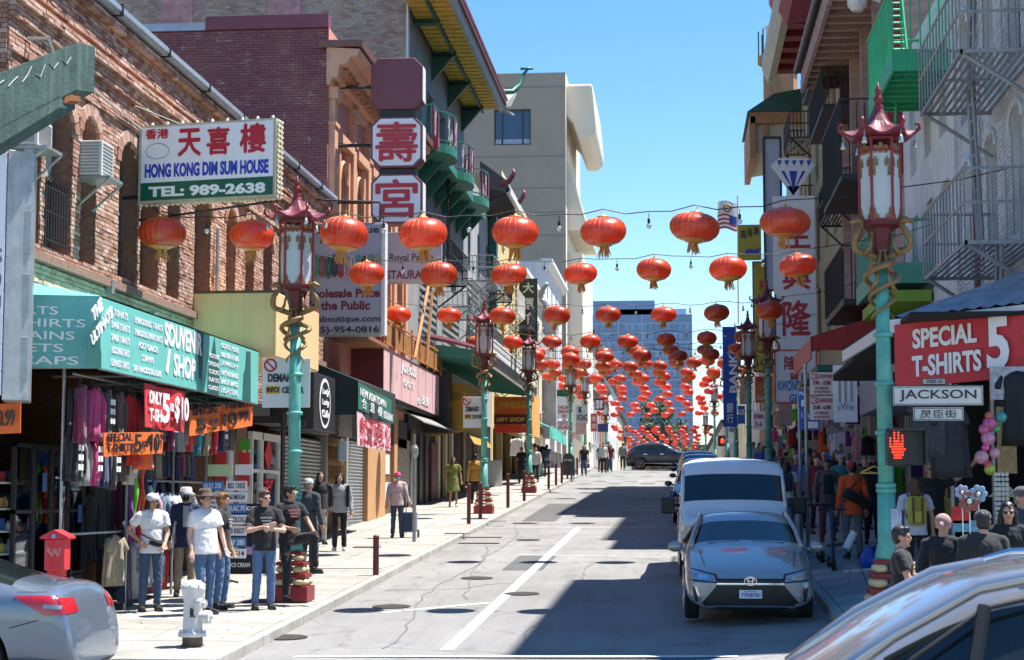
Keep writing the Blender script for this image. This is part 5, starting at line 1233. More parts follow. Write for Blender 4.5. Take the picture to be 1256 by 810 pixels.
g = G(); g.box(XL, XL + .9, 35.6, 38.8, 1.55, 1.7); g.box(XL, XL + .12, 33, 44, 1.55, 2.0); make(g, 'lintel', m_blackm, t)
p = gnd(305, 704); t = thing('menu_board', 'black pavement menu board showing cups of milk tea', 'menu board', (p.x, p.y, p.z))
g = G(); g.plate([(p.x - .42, p.y, p.z), (p.x + .42, p.y, p.z), (p.x + .42, p.y + .12, p.z + 1.28), (p.x - .42, p.y + .12, p.z + 1.28)], (0, .04, 0)); make(g, 'board', m_ink, t)
text('OOLONG MILK TEA', (p.x - .38, p.y + .09, p.z + 1.14), XP, ZP, .76, .09, m_inkw, t, .01)
text('ICE CREAM  BOBA', (p.x - .34, p.y + .01, p.z + .12), XP, ZP, .6, .08, m_inkw, t, .01)
for i, (cx, cz, r, m_) in enumerate([(-.25, .85, .13, mat('tea_orange', (.6, .22, .04), .4, .1)), (.06, .82, .07, m_sheetw), (.28, .82, .07, m_sheetw), (-.28, .42, .07, mat('tea_green', (.3, .5, .12), .4, .1)), (.0, .42, .07, mat('tea_purple', (.4, .25, .5), .4, .1)), (.28, .42, .07, mat('tea_orange', (.6, .22, .04)))]):
 yy = p.y + .10 * (cz / 1.28); g = G(); g.plate([(p.x + cx - r * .75, yy - .01, p.z + cz - r), (p.x + cx + r * .75, yy - .01, p.z + cz - r), (p.x + cx + r, yy - .01, p.z + cz + r), (p.x + cx - r, yy - .01, p.z + cz + r)], (0, -.01, 0)); make(g, 'cup_print', m_, t)
# ---- yellow canopy box, red cafe sign
t = thing('yellow_canopy', 'blank yellow box canopy beyond the end of the teal awning', 'canopy', (XL, 31.6, 2.6))
zt_, zb_ = zL(353, 31.7), zL(436, 31.7)
g = G(); g.box(XL, -7.32, 31.62, 35.5, zb_, zt_); make(g, 'body', mat('canopy_yellow', (.72, .50, .25), .75, .10, 1.2, streak=.2, grime=(.4, .3, .14)), t, bevel=.03)
g = G(); g.box(XL, -7.30, 31.60, 31.63, zt_ - .03, zt_ + .02); make(g, 'top_trim', mat('trim_dark', (.08, .06, .04), .7), t)
ban('cafe_sign', 'dark red cafe name board on the side of the yellow canopy', 333, 403, 358, 412, 34.2, 36.5, 33, m_maro, [('Hong Kong Cafe', .08, .92, .3, .75, m_inkw)], m_inkw, wav=0, cat='sign')
ban('red_shop_banner', 'bright red hanging banner with white strokes behind the near left lamp post', 367, 382, 391, 380, 36, 36.3, 52, m_redb, [('按', .1, .45, .55, .9, m_inkw), ('摩', .55, .9, .5, .9, m_inkw), ('足療', .15, .9, .1, .4, m_inkw)], m_inkw, wav=.02)
def polesign(lb, x0, x1, y0, y1, Y):
 A, B = atY(x0, y0, Y), atY(x1, y1, Y); t = thing('campaign_sign', lb, 'sign', (A.x, Y, B.z), 'white signs on lamp posts')
 g = G(); g.box(A.x, B.x, Y, Y + .02, B.z, A.z); make(g, 'board', mat('sign_grey_white', (.60, .66, .66), .5, .06), t, bevel=.01)
 w, h = B.x - A.x, A.z - B.z
 text('DEMAND', (A.x + w * .12, Y - .004, B.z + h * .52), XP, ZP, w * .62, h * .17, m_ink, t, .04)
 g = G(); g.box(A.x + w * .08, A.x + w * .38, Y - .004, Y + .001, B.z + h * .27, B.z + h * .44); make(g, 'yellow_tag', m_inky, t)
 text('INFO!', (A.x + w * .1, Y - .012, B.z + h * .30), XP, ZP, w * .26, h * .12, m_ink, t, .03); text('CENTER', (A.x + w * .42, Y - .004, B.z + h * .29), XP, ZP, w * .45, h * .13, m_ink, t, .03)
 c = (A.x + w * .17, Y - .006, B.z + h * .86); g = G(); r = h * .12
 P = [(c[0] + r * math.cos(a * .393), c[1], c[2] + r * math.sin(a * .393)) for a in range(17)]; g.tube(P, r * .16, 5); g.tube([(c[0] - r * .7, c[1], c[2] + r * .7), (c[0] + r * .7, c[1], c[2] - r * .7)], r * .13, 4); make(g, 'prohibition_ring', m_inkr, t)
 return t
polesign('white sign with black DEMAND lettering mounted behind the near left lamp post', 322, 380, 440, 500, 27.35)
polesign('smaller white DEMAND sign beside the lamp post at the man in mustard', 568, 594, 487, 525, 54.3)
# ---- dim sum sign
t = thing('dim_sum_sign', 'white and green HONG KONG DIM SUM HOUSE sign projecting from the brick wall', 'sign', (XL, 29, 4.9))
A, B = atY(171, 158, 28.0), atY(339, 148, 27.7); A2 = atY(171, 250, 28.0); e = Vector((B.x - A.x, B.y - A.y, 0)); W_ = e.length; e.normalize(); nr = Vector((e.y, -e.x, 0)); H_ = A.z - A2.z + .04
def so_(u, v, d=0): return tuple(Vector((A.x, A.y, A2.z)) + e * (u * W_) + ZP * (v * H_ + .03 * u) + nr * d)
g = G(); g.plate([so_(0, 0, -.3), so_(1, 0, -.3), so_(1, 1, -.3), so_(0, 1, -.3)], nr * .3); make(g, 'box', mat('sign_box_cream', (.5, .45, .33), .6, .2, 5), t)
g = G(); g.plate([so_(.02, .26), so_(.98, .26), so_(.98, .97), so_(.02, .97)], nr * .012); make(g, 'white_face', m_signw, t)
g = G(); g.plate([so_(.02, .03), so_(.98, .03), so_(.98, .255), so_(.02, .255)], nr * .014); make(g, 'green_band', mat('sign_green', (.0, .11, .06), .4, .05), t)
for s, u0, u1, v0, v1, m_ in [('香港', .05, .22, .82, .95, m_inkr), ('天', .29, .46, .57, .93, m_inkr), ('喜', .50, .67, .57, .93, m_inkr), ('樓', .74, .93, .57, .95, m_inkr), ('HONG KONG DIM SUM HOUSE', .05, .95, .32, .50, m_inkb), ('TEL: 989-2638', .08, .93, .07, .21, m_inkw)]:
 text(s, so_(u0, v0, .014), e, ZP, (u1 - u0) * W_, (v1 - v0) * H_, m_, t, .045 if m_ is not m_inkr else .045, depth=.006)
g = G(); P = [so_(.14 + .085 * math.cos(a * .314) * (1 if a % 20 else 1), .66 + .10 * math.sin(a * .314) , .016) for a in range(21)]; g.tube(P, .006, 4); make(g, 'faint_ring', m_greym, t)
for k in range(15): g = G(); g.ball(so_(1.012, .05 + k * .065, -.06), .028, 8, 5); g.ball(so_(1.012, .05 + k * .065, -.2), .028, 8, 5); make(g, 'bulb_pair', mat('bulb_cream', (.75, .68, .45), .3, .05), t, smooth=True)
for k in range(26): g = G(); g.ball(so_(.02 + k * .0385, -.03, -.03), .026, 8, 5); make(g, 'bulb', mat('bulb_cream', (.75, .68, .45)), t, smooth=True)
for k in range(9): g = G(); g.ball(so_(.08 + k * .11, 1.03, -.1), .03, 6, 4); make(g, 'bulb', m_bulb, t, smooth=True)
g = G(); g.tube([so_(0, .9, -.15), so_(-.25, .9, -.15)], .03, 5); g.tube([so_(0, .1, -.15), so_(-.25, .1, -.15)], .03, 5); g.tube([so_(.3, 1, -.15), so_(-.16, 1.35, .5)], .012, 4); g.tube([so_(1, -.04, -.1), so_(-.1, -.2, -.2)], .02, 4); make(g, 'bracket', m_blackm, t)
# ---- silver upright sign and green beam sign at the frame edge
t = thing('silver_upright_sign', 'tall silver metal sign box with a white lettered face at the left frame edge', 'sign', (-8.6, 21.3, 1.2))
x1_ = atY(37, 300, 21.3).x; xm = atY(9, 300, 21.2).x; zt_ = zL(168, 21.3); zb_ = zL(488, 21.3)
g = G(); g.plate([(xm, 21.15, zb_), (x1_, 21.4, zb_), (x1_, 21.4, zt_), (xm, 21.15, zt_)], (-.2, .6, 0)); make(g, 'casing', m_greym, t, bevel=.01)
g = G(); g.plate([(xm - 1.2, 21.6, zb_ + .06), (xm - .015, 21.14, zb_ + .06), (xm - .015, 21.14, zt_ - .04), (xm - 1.2, 21.6, zt_ - .04)], (0, .08, 0)); make(g, 'white_face', m_signw, t)
g = G()
for k in range(4): z = zb_ + .25 + k * .8; g.plate([(x1_ - .13, 21.33, z), (x1_ - .03, 21.38, z), (x1_ - .03, 21.38, z + .55), (x1_ - .13, 21.33, z + .55)], (.02, -.03, 0))
make(g, 'access_panel', m_greym, t, bevel=.006)
g = G()
for k in range(10):
 for q in (.08, .9): z = zb_ + .1 + k * .34; g.ball((xm + (x1_ - xm) * q, 21.14 + .25 * q - .005, z), .01, 6, 4)
make(g, 'rivet', m_greym, t)
dd = Vector((1.2, -.46, 0)).normalized()
for i, s in enumerate('SOUVENIR'[:7]): text(s, (xm - .17, 21.21, zt_ - 1.45 - i * .3), dd, ZP, .14, .2, mat('ink_violet', (.2, .15, .3), .5, 0), t, .03)
t = thing('green_beam_sign', 'long weathered green metal sign housing jutting in at the top left corner', 'sign', (-8.5, 20.8, 4.8))
A_, B_ = atY(-60, 112, 19.2), atY(95, 52, 21.6); C_ = atY(117, 57, 22.2); h1 = 1.0 * 62 * 21.6 / F
mg_ = mat('verdigris', (.05, .10, .085), .7, .35, 5, .4, 30, streak=.35, grime=(.2, .22, .2))
g = G(); b1 = ZP * -h1; g.plate([A_ + ZP * -.75, B_ + b1, B_, A_], C_ - B_); make(g, 'housing', mg_, t, bevel=.012)
g = G(); g.plate([A_ + ZP * -.98, B_ - (B_ - A_) * .14 + ZP * -(h1 + .14), B_ - (B_ - A_) * .14 + ZP * -(h1 - .02), A_ + ZP * -.74], (C_ - B_) * .8); make(g, 'lower_tray', mg_, t); q = ZP * -(h1 + .14)
g = G(); P = []
for k in range(24): f = .1 + .85 * k / 23; P.append(A_.lerp(B_, f) + ZP * (-.18 + .07 * math.sin(k * 1.9) + .03 * math.sin(k * 5)) + Vector((.0, -.015, 0)))
for k in range(0, 22, 3): g.tube(P[k:k + 3], .008, 4)
make(g, 'painted_script', mat('worn_paint', (.4, .42, .4), .8), t)
g = G(); e1 = B_ - (B_ - A_) * .12 + q; g.obox(e1 + (C_ - B_) * .1 + ZP * .04, (C_ - B_) * .5, (B_ - A_) * .06, ZP * .12); make(g, 'rusty_end', mat('rust', (.25, .10, .03), .8, .4, 12), t)
# ---- Linda boutique sign
t = thing('boutique_sign', 'large grey boutique sign with bangles and wholesale lettering facing the camera', 'sign', (XL, 42, 3.8))
YB = 42.2; A, B = atY(362, 274, YB), atY(469, 412, YB)
g = G(); g.box(A.x, B.x, YB, YB + .3, B.z, A.z); make(g, 'casing', m_greym, t, bevel=.06)
m_gface = mat('sign_grey_face', (.34, .36, .42), .5, .08, 1)
g = G(); g.box(A.x + .04, B.x - .1, YB - .012, YB, B.z + .08, A.z - .08); make(g, 'face', m_gface, t)
g = G(); g.box(B.x - .03, B.x + .06, YB - .03, YB + .33, B.z + .02, A.z - .02); make(g, 'edge_trim', m_sheetw, t)
def bt(s, x0, x1, y0, y1, m_, b=.02): a, c = atY(x0, y1, YB), atY(x1, y0, YB); text(s, (a.x, YB - .014, a.z), XP, ZP, c.x - a.x, c.z - a.z, m_, t, b, depth=.008)
bt('Linda Boutique', 366, 465, 277, 290, m_ink); bt('JADE & GOLD', 392, 440, 293, 300, m_ink); bt('Wholesale Price', 368, 466, 354, 366, mat('ink_maroon', (.14, .02, .03), .5, 0), .035); bt('to the Public', 376, 454, 369, 381, mat('ink_maroon', (.14, .02, .03)), .035)
bt('lindaboutique.com', 372, 466, 387, 398, m_ink, .02); bt('(415)-954-0816', 374, 465, 400, 411, m_ink, .025)
for i, c in enumerate([(.1, .35, .2), (.35, .1, .08), (.03, .15, .1), (.05, .05, .05), (.35, .04, .06), (.5, .3, .3), (.5, .5, .45), (.1, .35, .25), (.03, .03, .03), (.12, .3, .2), (.45, .35, .2)]):
 p = atY(388 + i * 7.4, 326 + (i % 3), YB - .03); g = G(); P = [(p.x + .05 * math.cos(a * .524), YB - .03, p.z + .26 * math.sin(a * .524)) for a in range(13)]; g.tube(P, .035, 6); make(g, 'bangle_print', mat('jade_%d' % i, c, .3, .2), t, smooth=True)
g = G(); g.tube([(B.x - .1, YB + .1, A.z), (B.x - .1, YB + .1, A.z + .5), (XL, YB + .1, A.z + .6)], .03, 5); make(g, 'bracket', m_blackm, t)
t = thing('restaurant_sign', 'white palace RESTAURANT sign just behind the boutique sign', 'sign', (XL, 52, 6))
YB2 = 51.0; A, B = atY(455, 285, YB2), atY(541, 347, YB2); g = G(); g.box(A.x, B.x, YB2, YB2 + .3, B.z, A.z); make(g, 'casing', m_greym, t, bevel=.03)
g = G(); g.box(A.x + .03, B.x - .03, YB2 - .01, YB2, B.z + .03, A.z - .03); make(g, 'face', mat('sign_grey_face2', (.5, .52, .6), .5, .05), t)
a = atY(462, 343, YB2); text('RESTAURANT', (a.x, YB2 - .012, a.z), XP, ZP, 1.72, .26, mat('ink_plum', (.2, .04, .1), .5, 0), t, .02); a = atY(478, 324, YB2); text('Royal Palace', (a.x, YB2 - .012, a.z), XP, ZP, 1.3, .3, m_ink, t, .0)
# ---- octagon pillar sign
t = thing('octagon_sign', 'stack of three octagonal sign boxes with the characters on the lower two', 'sign', (XL, 44.6, 6.5))
YO = 44.6
def octo(x0, x1, y0, y1, m_, ch=None):
 A, B = atY(x0, y0, YO), atY(x1, y1, YO); c = .22; z0, z1 = B.z, A.z
 pts = [(A.x + c, z0), (B.x - c, z0), (B.x, z0 + c), (B.x, z1 - c), (B.x - c, z1), (A.x + c, z1), (A.x, z1 - c), (A.x, z0 + c)]
 g = G(); g.plate([(x, YO, z) for x, z in pts], (0, .55, 0)); b = make(g, 'octagon_box', mat('octagon_maroon', (.20, .07, .09), .5, .12, 3), t, bevel=.02)
 k = .92; cx, cz = (A.x + B.x) / 2, (z0 + z1) / 2
 g = G(); g.plate([(cx + (x - cx) * k, YO - .01, cz + (z - cz) * k) for x, z in pts], (0, .02, 0)); make(g, 'face', m_, b)
 g = G(); g.plate([(B.x, YO + .02, z0 + c), (B.x, YO + .02, z1 - c), (B.x, YO + .5, z1 - c), (B.x, YO + .5, z0 + c)], (.012, 0, 0)); make(g, 'side_panel', m_white, b)
 if ch: text(ch, (A.x + .12, YO - .012, z0 + .14), XP, ZP, B.x - A.x - .24, z1 - z0 - .28, m_inkr, b, .028, depth=.02)
octo(455, 518, 72, 133, mat('octagon_maroon', (.2, .07, .09))); octo(455, 518, 144, 205, mat('octagon_white', (.80, .80, .84), .4, .06), '壽'); octo(455, 518, 214, 274, mat('octagon_white', (.80, .80, .84)), '宮')
g = G()
for y in (134, 207): p, q = atY(464, y, YO), atY(509, y + 9, YO); g.box(p.x, q.x, YO + .1, YO + .45, q.z, p.z)
for y in (104, 176, 246): p, q = atY(402, y, YO), atY(456, y, YO); g.tube([(p.x, YO + .3, p.z), (q.x, YO + .3, q.z)], .05, 6)
make(g, 'mounting_arm', m_blackm, t)
# ---- shutters, gate, dark awning and banners, Y 39..52
t = thing('shuttered_shop_front', 'row of grey roller shutters and a folding gate under the dark awning', 'shop', (XL, 39, zs(39)))
def shutter(y0, y1, z0, z1, d=.03):
 n = int((z1 - z0) / .09); g = G()
 for k in range(n): z = z0 + (z1 - z0) * k / n; h = (z1 - z0) / n; g.add([(XL + d, y0, z), (XL + d, y1, z), (XL + d + .03, y1, z + h * .5), (XL + d + .03, y0, z + h * .5), (XL + d, y1, z + h), (XL + d, y0, z + h)], [(0, 1, 2, 3), (3, 2, 4, 5)])
 make(g, 'roller_shutter', mat('shutter_grey', (.24, .25, .25), .5, .2, 4, metal=.3, streak=.3), t, recalc=False)
shutter(39.2, 43.4, zs(41) - .1, 1.45); shutter(46.5, 49.2, zs(47) - .1, 1.6)
g = G()
for k in range(13): y = 43.9 + k * .19; g.tube([(XL + .08, y, zs(44)), (XL + .08, y, 1.5)], .022, 4)
for k in range(12):
 for j in range(5): y = 43.9 + k * .19; z = zs(44) + .2 + j * .5; g.tube([(XL + .08, y, z), (XL + .08, y + .19, z + .25)], .012, 4); g.tube([(XL + .08, y, z + .25), (XL + .08, y + .19, z)], .012, 4)
make(g, 'folding_gate', mat('gate_bronze', (.25, .15, .07), .5, .2, metal=.3), t)
for y in (43.5, 46.25): g = G(); g.box(XL - .4, XL + .14, y, y + .25, -1.3, 2.3); make(g, 'pier', m_tile, t)
g = G(); g.box(XL - .1, XL + .1, 39, 57, 1.62, 2.45); make(g, 'fascia_wall', m_blackm, t)
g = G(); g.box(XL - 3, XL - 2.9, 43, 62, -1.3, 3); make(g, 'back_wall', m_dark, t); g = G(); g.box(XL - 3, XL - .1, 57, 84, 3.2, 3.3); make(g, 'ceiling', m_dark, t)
g = G(); g.box(XL - .25, XL + .16, 49.4, 52.4, -1.2, 2.7); make(g, 'tan_pillar', m_tan, t); g = G(); g.box(XL - .1, XL + .12, 54.3, 55.0, -1, 2.8); make(g, 'tan_pillar', m_tan, t)
g = G(); g.box(XL - .15, XL + .02, 52.45, 54.2, -.95, 2.6); make(g, 'door', mat('door_brown', (.16, .09, .05), .6, .2), t)
for z in (-.1, .75): g = G(); g.box(XL + .02, XL + .04, 52.6, 53.9, z, z + .6); make(g, 'notice', m_sheetw, t)
for y, z, w, h, m_ in [(43.2, 1.55, 1.7, .7, mat('photo_print', (.3, .3, .3), .5, .6, 8)), (43.2, .95, 1.0, .5, mat('sky_print', (.3, .45, .6), .5, .2)), (38.9, 1.5, 3, .5, mat('photo_print2', (.16, .16, .15), .5, .7, 7))]:
 g = G(); g.box(XL + .5, XL + .53, y + .02, y + w, z, z + h); make(g, 'shop_poster', m_, t)
t = thing('oval_cafe_sign', 'black box sign with a white rimmed upright oval', 'sign', (XL, 37.6, 1.5))
g = G(); g.box(XL, -7.85, 37.6, 40.0, 1.5, 2.75); make(g, 'box', m_blackm, t, bevel=.02)
c = (-7.84, 38.75, 2.12)
for rr, m_, d in ((1, m_inkw, 0), (.86, m_ink, .006)):
 g = G(); g.plate([(c[0] + d, c[1] + .62 * rr * math.cos(a * .314), c[2] + .56 * rr * math.sin(a * .314)) for a in range(20)], (.006, 0, 0)); make(g, 'oval', m_, t)
for i, s in enumerate(['Lady', 'Lucky', 'Cafe']): text(s, (c[0] + .013, c[1] - .38, c[2] + .16 - i * .24), YP, ZP, .76, .17, m_inkw, t, .02)
t = thing('dark_awning', 'black green awning carrying a green and a pink restaurant banner', 'awning', (XL, 40.6, 2))
g = G(); g.plate([(XL, 40.5, 3.35), (-7.42, 40.5, 2.75), (-7.42, 40.5, 1.95), (XL, 40.5, 1.95)], (0, .03, 0)); g.add([(XL, 40.53, 3.35), (-7.42, 40.53, 2.75), (-7.42, 46.0, 2.75), (XL, 46, 3.35)], [(0, 1, 2, 3)]); g.add([(-7.42, 40.53, 1.95), (-7.42, 40.53, 2.75), (-7.42, 46.0, 2.75), (-7.42, 46, 1.95)], [(0, 1, 2, 3)])
make(g, 'canvas', mat('canvas_black_green', (.012, .03, .03), .8, .2), t)
ban('green_restaurant_banner', 'green banner with white restaurant lettering on the dark awning', 439, 469, 482, 492, 40.4, 45.6, 33, mat('banner_green', (.03, .16, .11), .6, .1), [('NEW ASIATOWN', .03, .75, .62, .92, m_inkw), ('合', .08, .2, .1, .5, m_inkw), ('意', .3, .42, .1, .5, m_inkw), ('樓', .52, .64, .1, .5, m_inkw), ('RESTAURANT', .68, .97, .12, .42, m_inkw)], m_inkw, wav=.02)
ban('pink_restaurant_banner', 'pink and white printed banner below the green restaurant one', 437, 504, 480, 516, 40.4, 45.6, 43, mat('banner_pink_white', (.75, .50, .55), .6, .15, 4), [('熱', .05, .25, .3, .85, m_inkr), ('賣', .3, .48, .3, .85, m_inkr), ('點', .52, .7, .3, .85, m_inkr), ('心', .75, .93, .3, .85, m_inkr), ('DIM SUM TO GO', .06, .94, .06, .22, m_inkr)], m_inkr, wav=.04)
# ---- pink fascia and rusty rail
t = thing('pink_fascia_sign', 'long pale pink fascia sign with faint lettering under a rusty railing', 'sign', (-8.3, 47.5, 2.9))
g = G(); g.plate([(-8.3, 47.6, 3.0), (-8.3, 61.0, 2.88), (-8.3, 61.0, 4.27), (-8.3, 47.6, 4.33)], (-.08, 0, 0)); make(g, 'panel', m_pink, t)
g = G()
for k in range(1, 8): y = 47.6 + k * 1.68; g.box(-8.3, -8.292, y, y + .03, 2.95, 4.29)
make(g, 'panel_joint', mat('pink_joint', (.4, .22, .22), .7), t)
text('JADE HOUSE', (-8.29, 52.5, 3.75), YP, ZP, 3.0, .34, m_inkw, t, .02); text('OF GIFTS', (-8.29, 53.0, 3.42), YP, ZP, 2.0, .2, m_inkw, t, .0); text('珠寶', (-8.29, 56.8, 3.05), YP, ZP, 1.5, .3, m_inkw, t, .02); text('JEWELRY', (-8.29, 55.5, 3.0), YP, ZP, 1.1, .2, m_inkw, t, .0)
g = G(); g.plate([(XL, 47.5, 2.8), (-8.0, 47.5, 2.8), (-8.0, 47.5, 4.5), (XL, 47.5, 4.5)], (0, .05, 0)); make(g, 'end_panel', m_maro, t)
g = G(); g.box(XL - .3, -8.35, 47.7, 61, 2.8, 2.95); make(g, 'underside', m_blackm, t)
m_rust = mat('rusty_sheet', (.33, .14, .035), .8, .3, 5, .2, streak=.4, grime=(.15, .07, .03))
t = thing('rusty_railing', 'orange brown rusty sheet railing above the pink fascia', 'railing', (-8.3, 47.5, 4.3))
for k in range(8): y = 47.6 + k * 1.7; g = G(); g.box(-8.29, -8.26, y + .06, y + 1.64, 4.45, 5.0); make(g, 'rail_panel', m_rust, t)
g = G(); g.tube([(-8.25, 47.5, 5.1), (-8.25, 61.2, 5.1)], .035, 5); g.tube([(-8.25, 47.5, 4.42), (-8.25, 61.2, 4.42)], .03, 5)
for k in range(9): y = 47.5 + k * 1.7; g.tube([(-8.25, y, 4.3), (-8.25, y, 5.25)], .04, 4, sq=True)
make(g, 'rail_frame', mat('orange_rust', (.5, .2, .05), .7, .2), t)
g = G(); g.tube([(-8.2, 54.6, 4.4), (-8.0, 56.2, 6.9)], .06, 5); g.tube([(-8.2, 57.2, 4.4), (-8.1, 57.8, 6.9)], .05, 5); make(g, 'timber_prop', mat('orange_timber', (.6, .32, .14), .7, .2), t)
# ---- dark bar front Y 55..66, ochre awning, orange shop
t = thing('black_bar_front', 'black painted bar front with a round gold emblem beyond the pink fascia', 'shop', (XL, 55, zs(55)))
g = G(); g.box(XL - .3, XL + .02, 57.8, 62.6, -1, 3.1); make(g, 'panelled_wall', m_blackm, t)
g = G(); g.box(XL - .2, XL + .1, 55.2, 57.6, .4, 1.9); make(g, 'menu_case', mat('menu_prints', (.35, .3, .25), .6, .8, 14), t)
for y in (58.3, 60.0, 61.4): g = G(); g.box(XL + .02, XL + .09, y, y + .12, -.3, 2.2); make(g, 'door_bar', m_sheetw if y == 58.3 else m_blackm, t)
g = G(); P = [(XL + .12, 58.2 + .38 * math.cos(a * .4), 2.0 + .3 * math.sin(a * .4)) for a in range(16)]; g.plate(P, (.02, 0, 0)); make(g, 'emblem', m_gold, t)
g = G(); g.box(XL + .12, XL + .14, 57.9, 58.7, 1.1, 1.5); make(g, 'menu_card', m_sheetw, t)
g = G(); g.plate([(XL, 55, 2.9), (-8.0, 55.2, 2.4), (-7.8, 62.4, 2.35), (XL, 62.6, 2.9)], (0, 0, .04)); make(g, 'grey_awning', mat('awning_grey', (.25, .24, .23), .8, .3), t)
t = thing('ochre_awning', 'ochre yellow awning with a small fascia text before the orange shop', 'awning', (XL, 62, 2.2))
g = G(); g.box(XL, -8.0, 61.3, 62.2, 2.3, 4.5); make(g, 'black_fascia_box', m_blackm, t); text('SEAFOOD', (-7.99, 61.4, 3.2), YP, ZP, .75, .2, mat('dim_gold', (.25, .13, .03), .5), t, .02)
g = G(); g.plate([(-7.5, 62.6, 2.4), (-7.5, 68.5, 2.4), (-7.5, 68.5, 4.1), (-7.5, 62.6, 4.1)], (-.05, 0, 0)); g.plate([(XL, 62.5, 2.2), (-7.5, 62.5, 2.4), (-7.5, 62.5, 4.1), (XL, 62.5, 4.1)], (0, .05, 0)); g.plate([(-7.5, 62.6, 2.4), (-7.2, 62.4, 1.95), (-7.2, 68.6, 1.95), (-7.5, 68.5, 2.4)], (-.02, 0, 0))
make(g, 'canvas', mat('ochre_canvas', (.42, .24, .03), .7, .2), t)
text('SEAFOOD', (-8.7, 62.44, 3.5), XP, ZP, 1.0, .25, m_gold, t, .03)
for y in (64.5, 66.5, 68.3, 72, 76): g = G(); g.box(XL, XL + .12, y, y + .5, -.5, 3.4); make(g, 'striped_pier', m_cream2 if y < 69 else m_brown, t)
g = G(); g.box(XL + .02, XL + .1, 62.8, 64.4, -.2, 2.0); make(g, 'notice_case', m_maro, t)
t = thing('orange_gift_shop_sign', 'orange shop sign with yellow characters and red fringe under the green canopy end', 'sign', (XL, 80, 3))
A, B = atY(606, 487, 79.5), atY(651, 531, 79.5); g = G(); g.box(A.x, B.x, 79.5, 79.6, B.z + .35, A.z); make(g, 'face', m_orange, t); g = G(); g.box(A.x, B.x, 79.45, 79.5, B.z, B.z + .34); make(g, 'red_fringe', mat('fringe_red', (.75, .06, .015), .6, .1), t)
g = G(); g.box(A.x, B.x - .05, 79.44, 79.49, B.z + .4, B.z + .8); make(g, 'menu_strip', m_maro, t)
g = G(); g.box(B.x - .0, B.x + .06, 79.5, 84.0, B.z - .1, A.z + .3); make(g, 'side_canvas', mat('orange_canvas_light', (.85, .38, .1), .6, .1), t)
text('祥和禮品店', (A.x + .2, 79.48, A.z - .5), XP, ZP, 1.3, .32, m_inky, t, .03); text('GIFT SHOP', (A.x + .1, 79.42, B.z + .5), XP, ZP, 1.3, .2, m_inky, t, .03)
# ---- far left signs
def board(nm, lb, x0, x1, y0, y1, Y, m_, lines=(), th=.12, cat='sign', group=None, edge=None):
 A, B = atY(x0, y0, Y), atY(x1, y1, Y); t = thing(nm, lb, cat, (A.x, Y, B.z), group); g = G(); g.box(A.x, B.x, Y, Y + th, B.z, A.z); make(g, 'panel', m_, t)
 if edge: g = G(); e_ = .05; g.box(A.x - e_, B.x + e_, Y + .02, Y + th + .02, B.z - e_, A.z + e_); make(g, 'frame', edge, t)
 w, h = B.x - A.x, A.z - B.z
 for ln in lines: s, u0, u1, v0, v1, ink = ln[:6]; text(s, (A.x + u0 * w, Y - .006, B.z + v0 * h), XP, ZP, (u1 - u0) * w, (v1 - v0) * h, ink, t, ln[6] if len(ln) > 6 else .02)
 return t
m_olive = mat('sign_dark_green', (.035, .05, .03), .6, .2, 5)
board('green_upright_sign', 'dark green upright sign with pale characters on the left row', 638, 658, 343, 420, 97, m_olive, [('大', .15, .85, .78, .95, m_sheetw, .04), ('運', .15, .85, .52, .70, m_sheetw, .04), ('下', .15, .85, .26, .44, m_sheetw, .04)], edge=m_blackm)
t = thing('dragon_ornament', 'pale curling dragon ornament beside the dark green upright sign', 'ornament', tuple(atY(664, 360, 97)))
p = atY(664, 362, 97); g = G(); g.tube([(p.x + .2 * math.cos(k * .6) + .03 * k, 97, p.z - .8 + k * .16 + .1 * math.sin(k)) for k in range(10)], [.08, .12, .14, .14, .12, .14, .16, .14, .1, .04], 7); make(g, 'body', m_greym, t, smooth=True)
board('gallery_sign', 'white GALLERY CREATING INC sign with a green top', 683, 702, 487, 514, 104, m_signw, [('GALLERY', .1, .9, .45, .6, m_inkr), ('CREATING', .05, .95, .25, .4, m_inkr), ('INC', .35, .65, .05, .2, m_inkr)])
board('green_header_board', 'small green panel crowning the white gallery sign', 683, 702, 478, 486.5, 104, mat('sign_green', (0, .11, .06)))
board('gifts_sign', 'white GIFTS SOUVENIRS sign below the gallery one', 683, 703, 516, 528, 104, m_signw, [('GIFTS &', .1, .9, .55, .9, m_inkr), ('SOUVENIRS', .05, .95, .1, .45, m_inkr)])
board('house_sign', 'pale sign reading HONG beside the gifts sign', 706, 721, 497, 520, 106, mat('sign_pale', (.5, .55, .52), .5), [('華', .2, .5, .55, .9, m_ink), ('HONG', .1, .95, .15, .5, m_ink)])
board('pink_poster', 'pink white hanging poster under the far left signs', 706, 719, 518, 533, 100, mat('poster_pink', (.7, .35, .38), .6, .3, 3))
board('black_neon_sign', 'black sign with white and yellow characters above the far left pavement', 729, 741, 489, 503, 125, m_ink, [('酒家', .1, .9, .1, .9, m_inkw, .04)])
board('red_frame_sign', 'narrow red edged upright sign far down the left side', 725, 732, 508, 529, 118, mat('sign_redpale', (.55, .08, .08), .5), [('金', .15, .85, .6, .9, m_inkw), ('店', .15, .85, .15, .45, m_inkw)], edge=m_white)
board('blue_fascia', 'dark blue fascia panel far down the left side', 733, 746, 520, 530, 121, mat('fascia_blue', (.02, .04, .16), .5))
t = thing('striped_green_awning', 'green awning with sunlit edge and a red ball shop lantern far on the left pavement', 'awning', (XL, 86, 3))
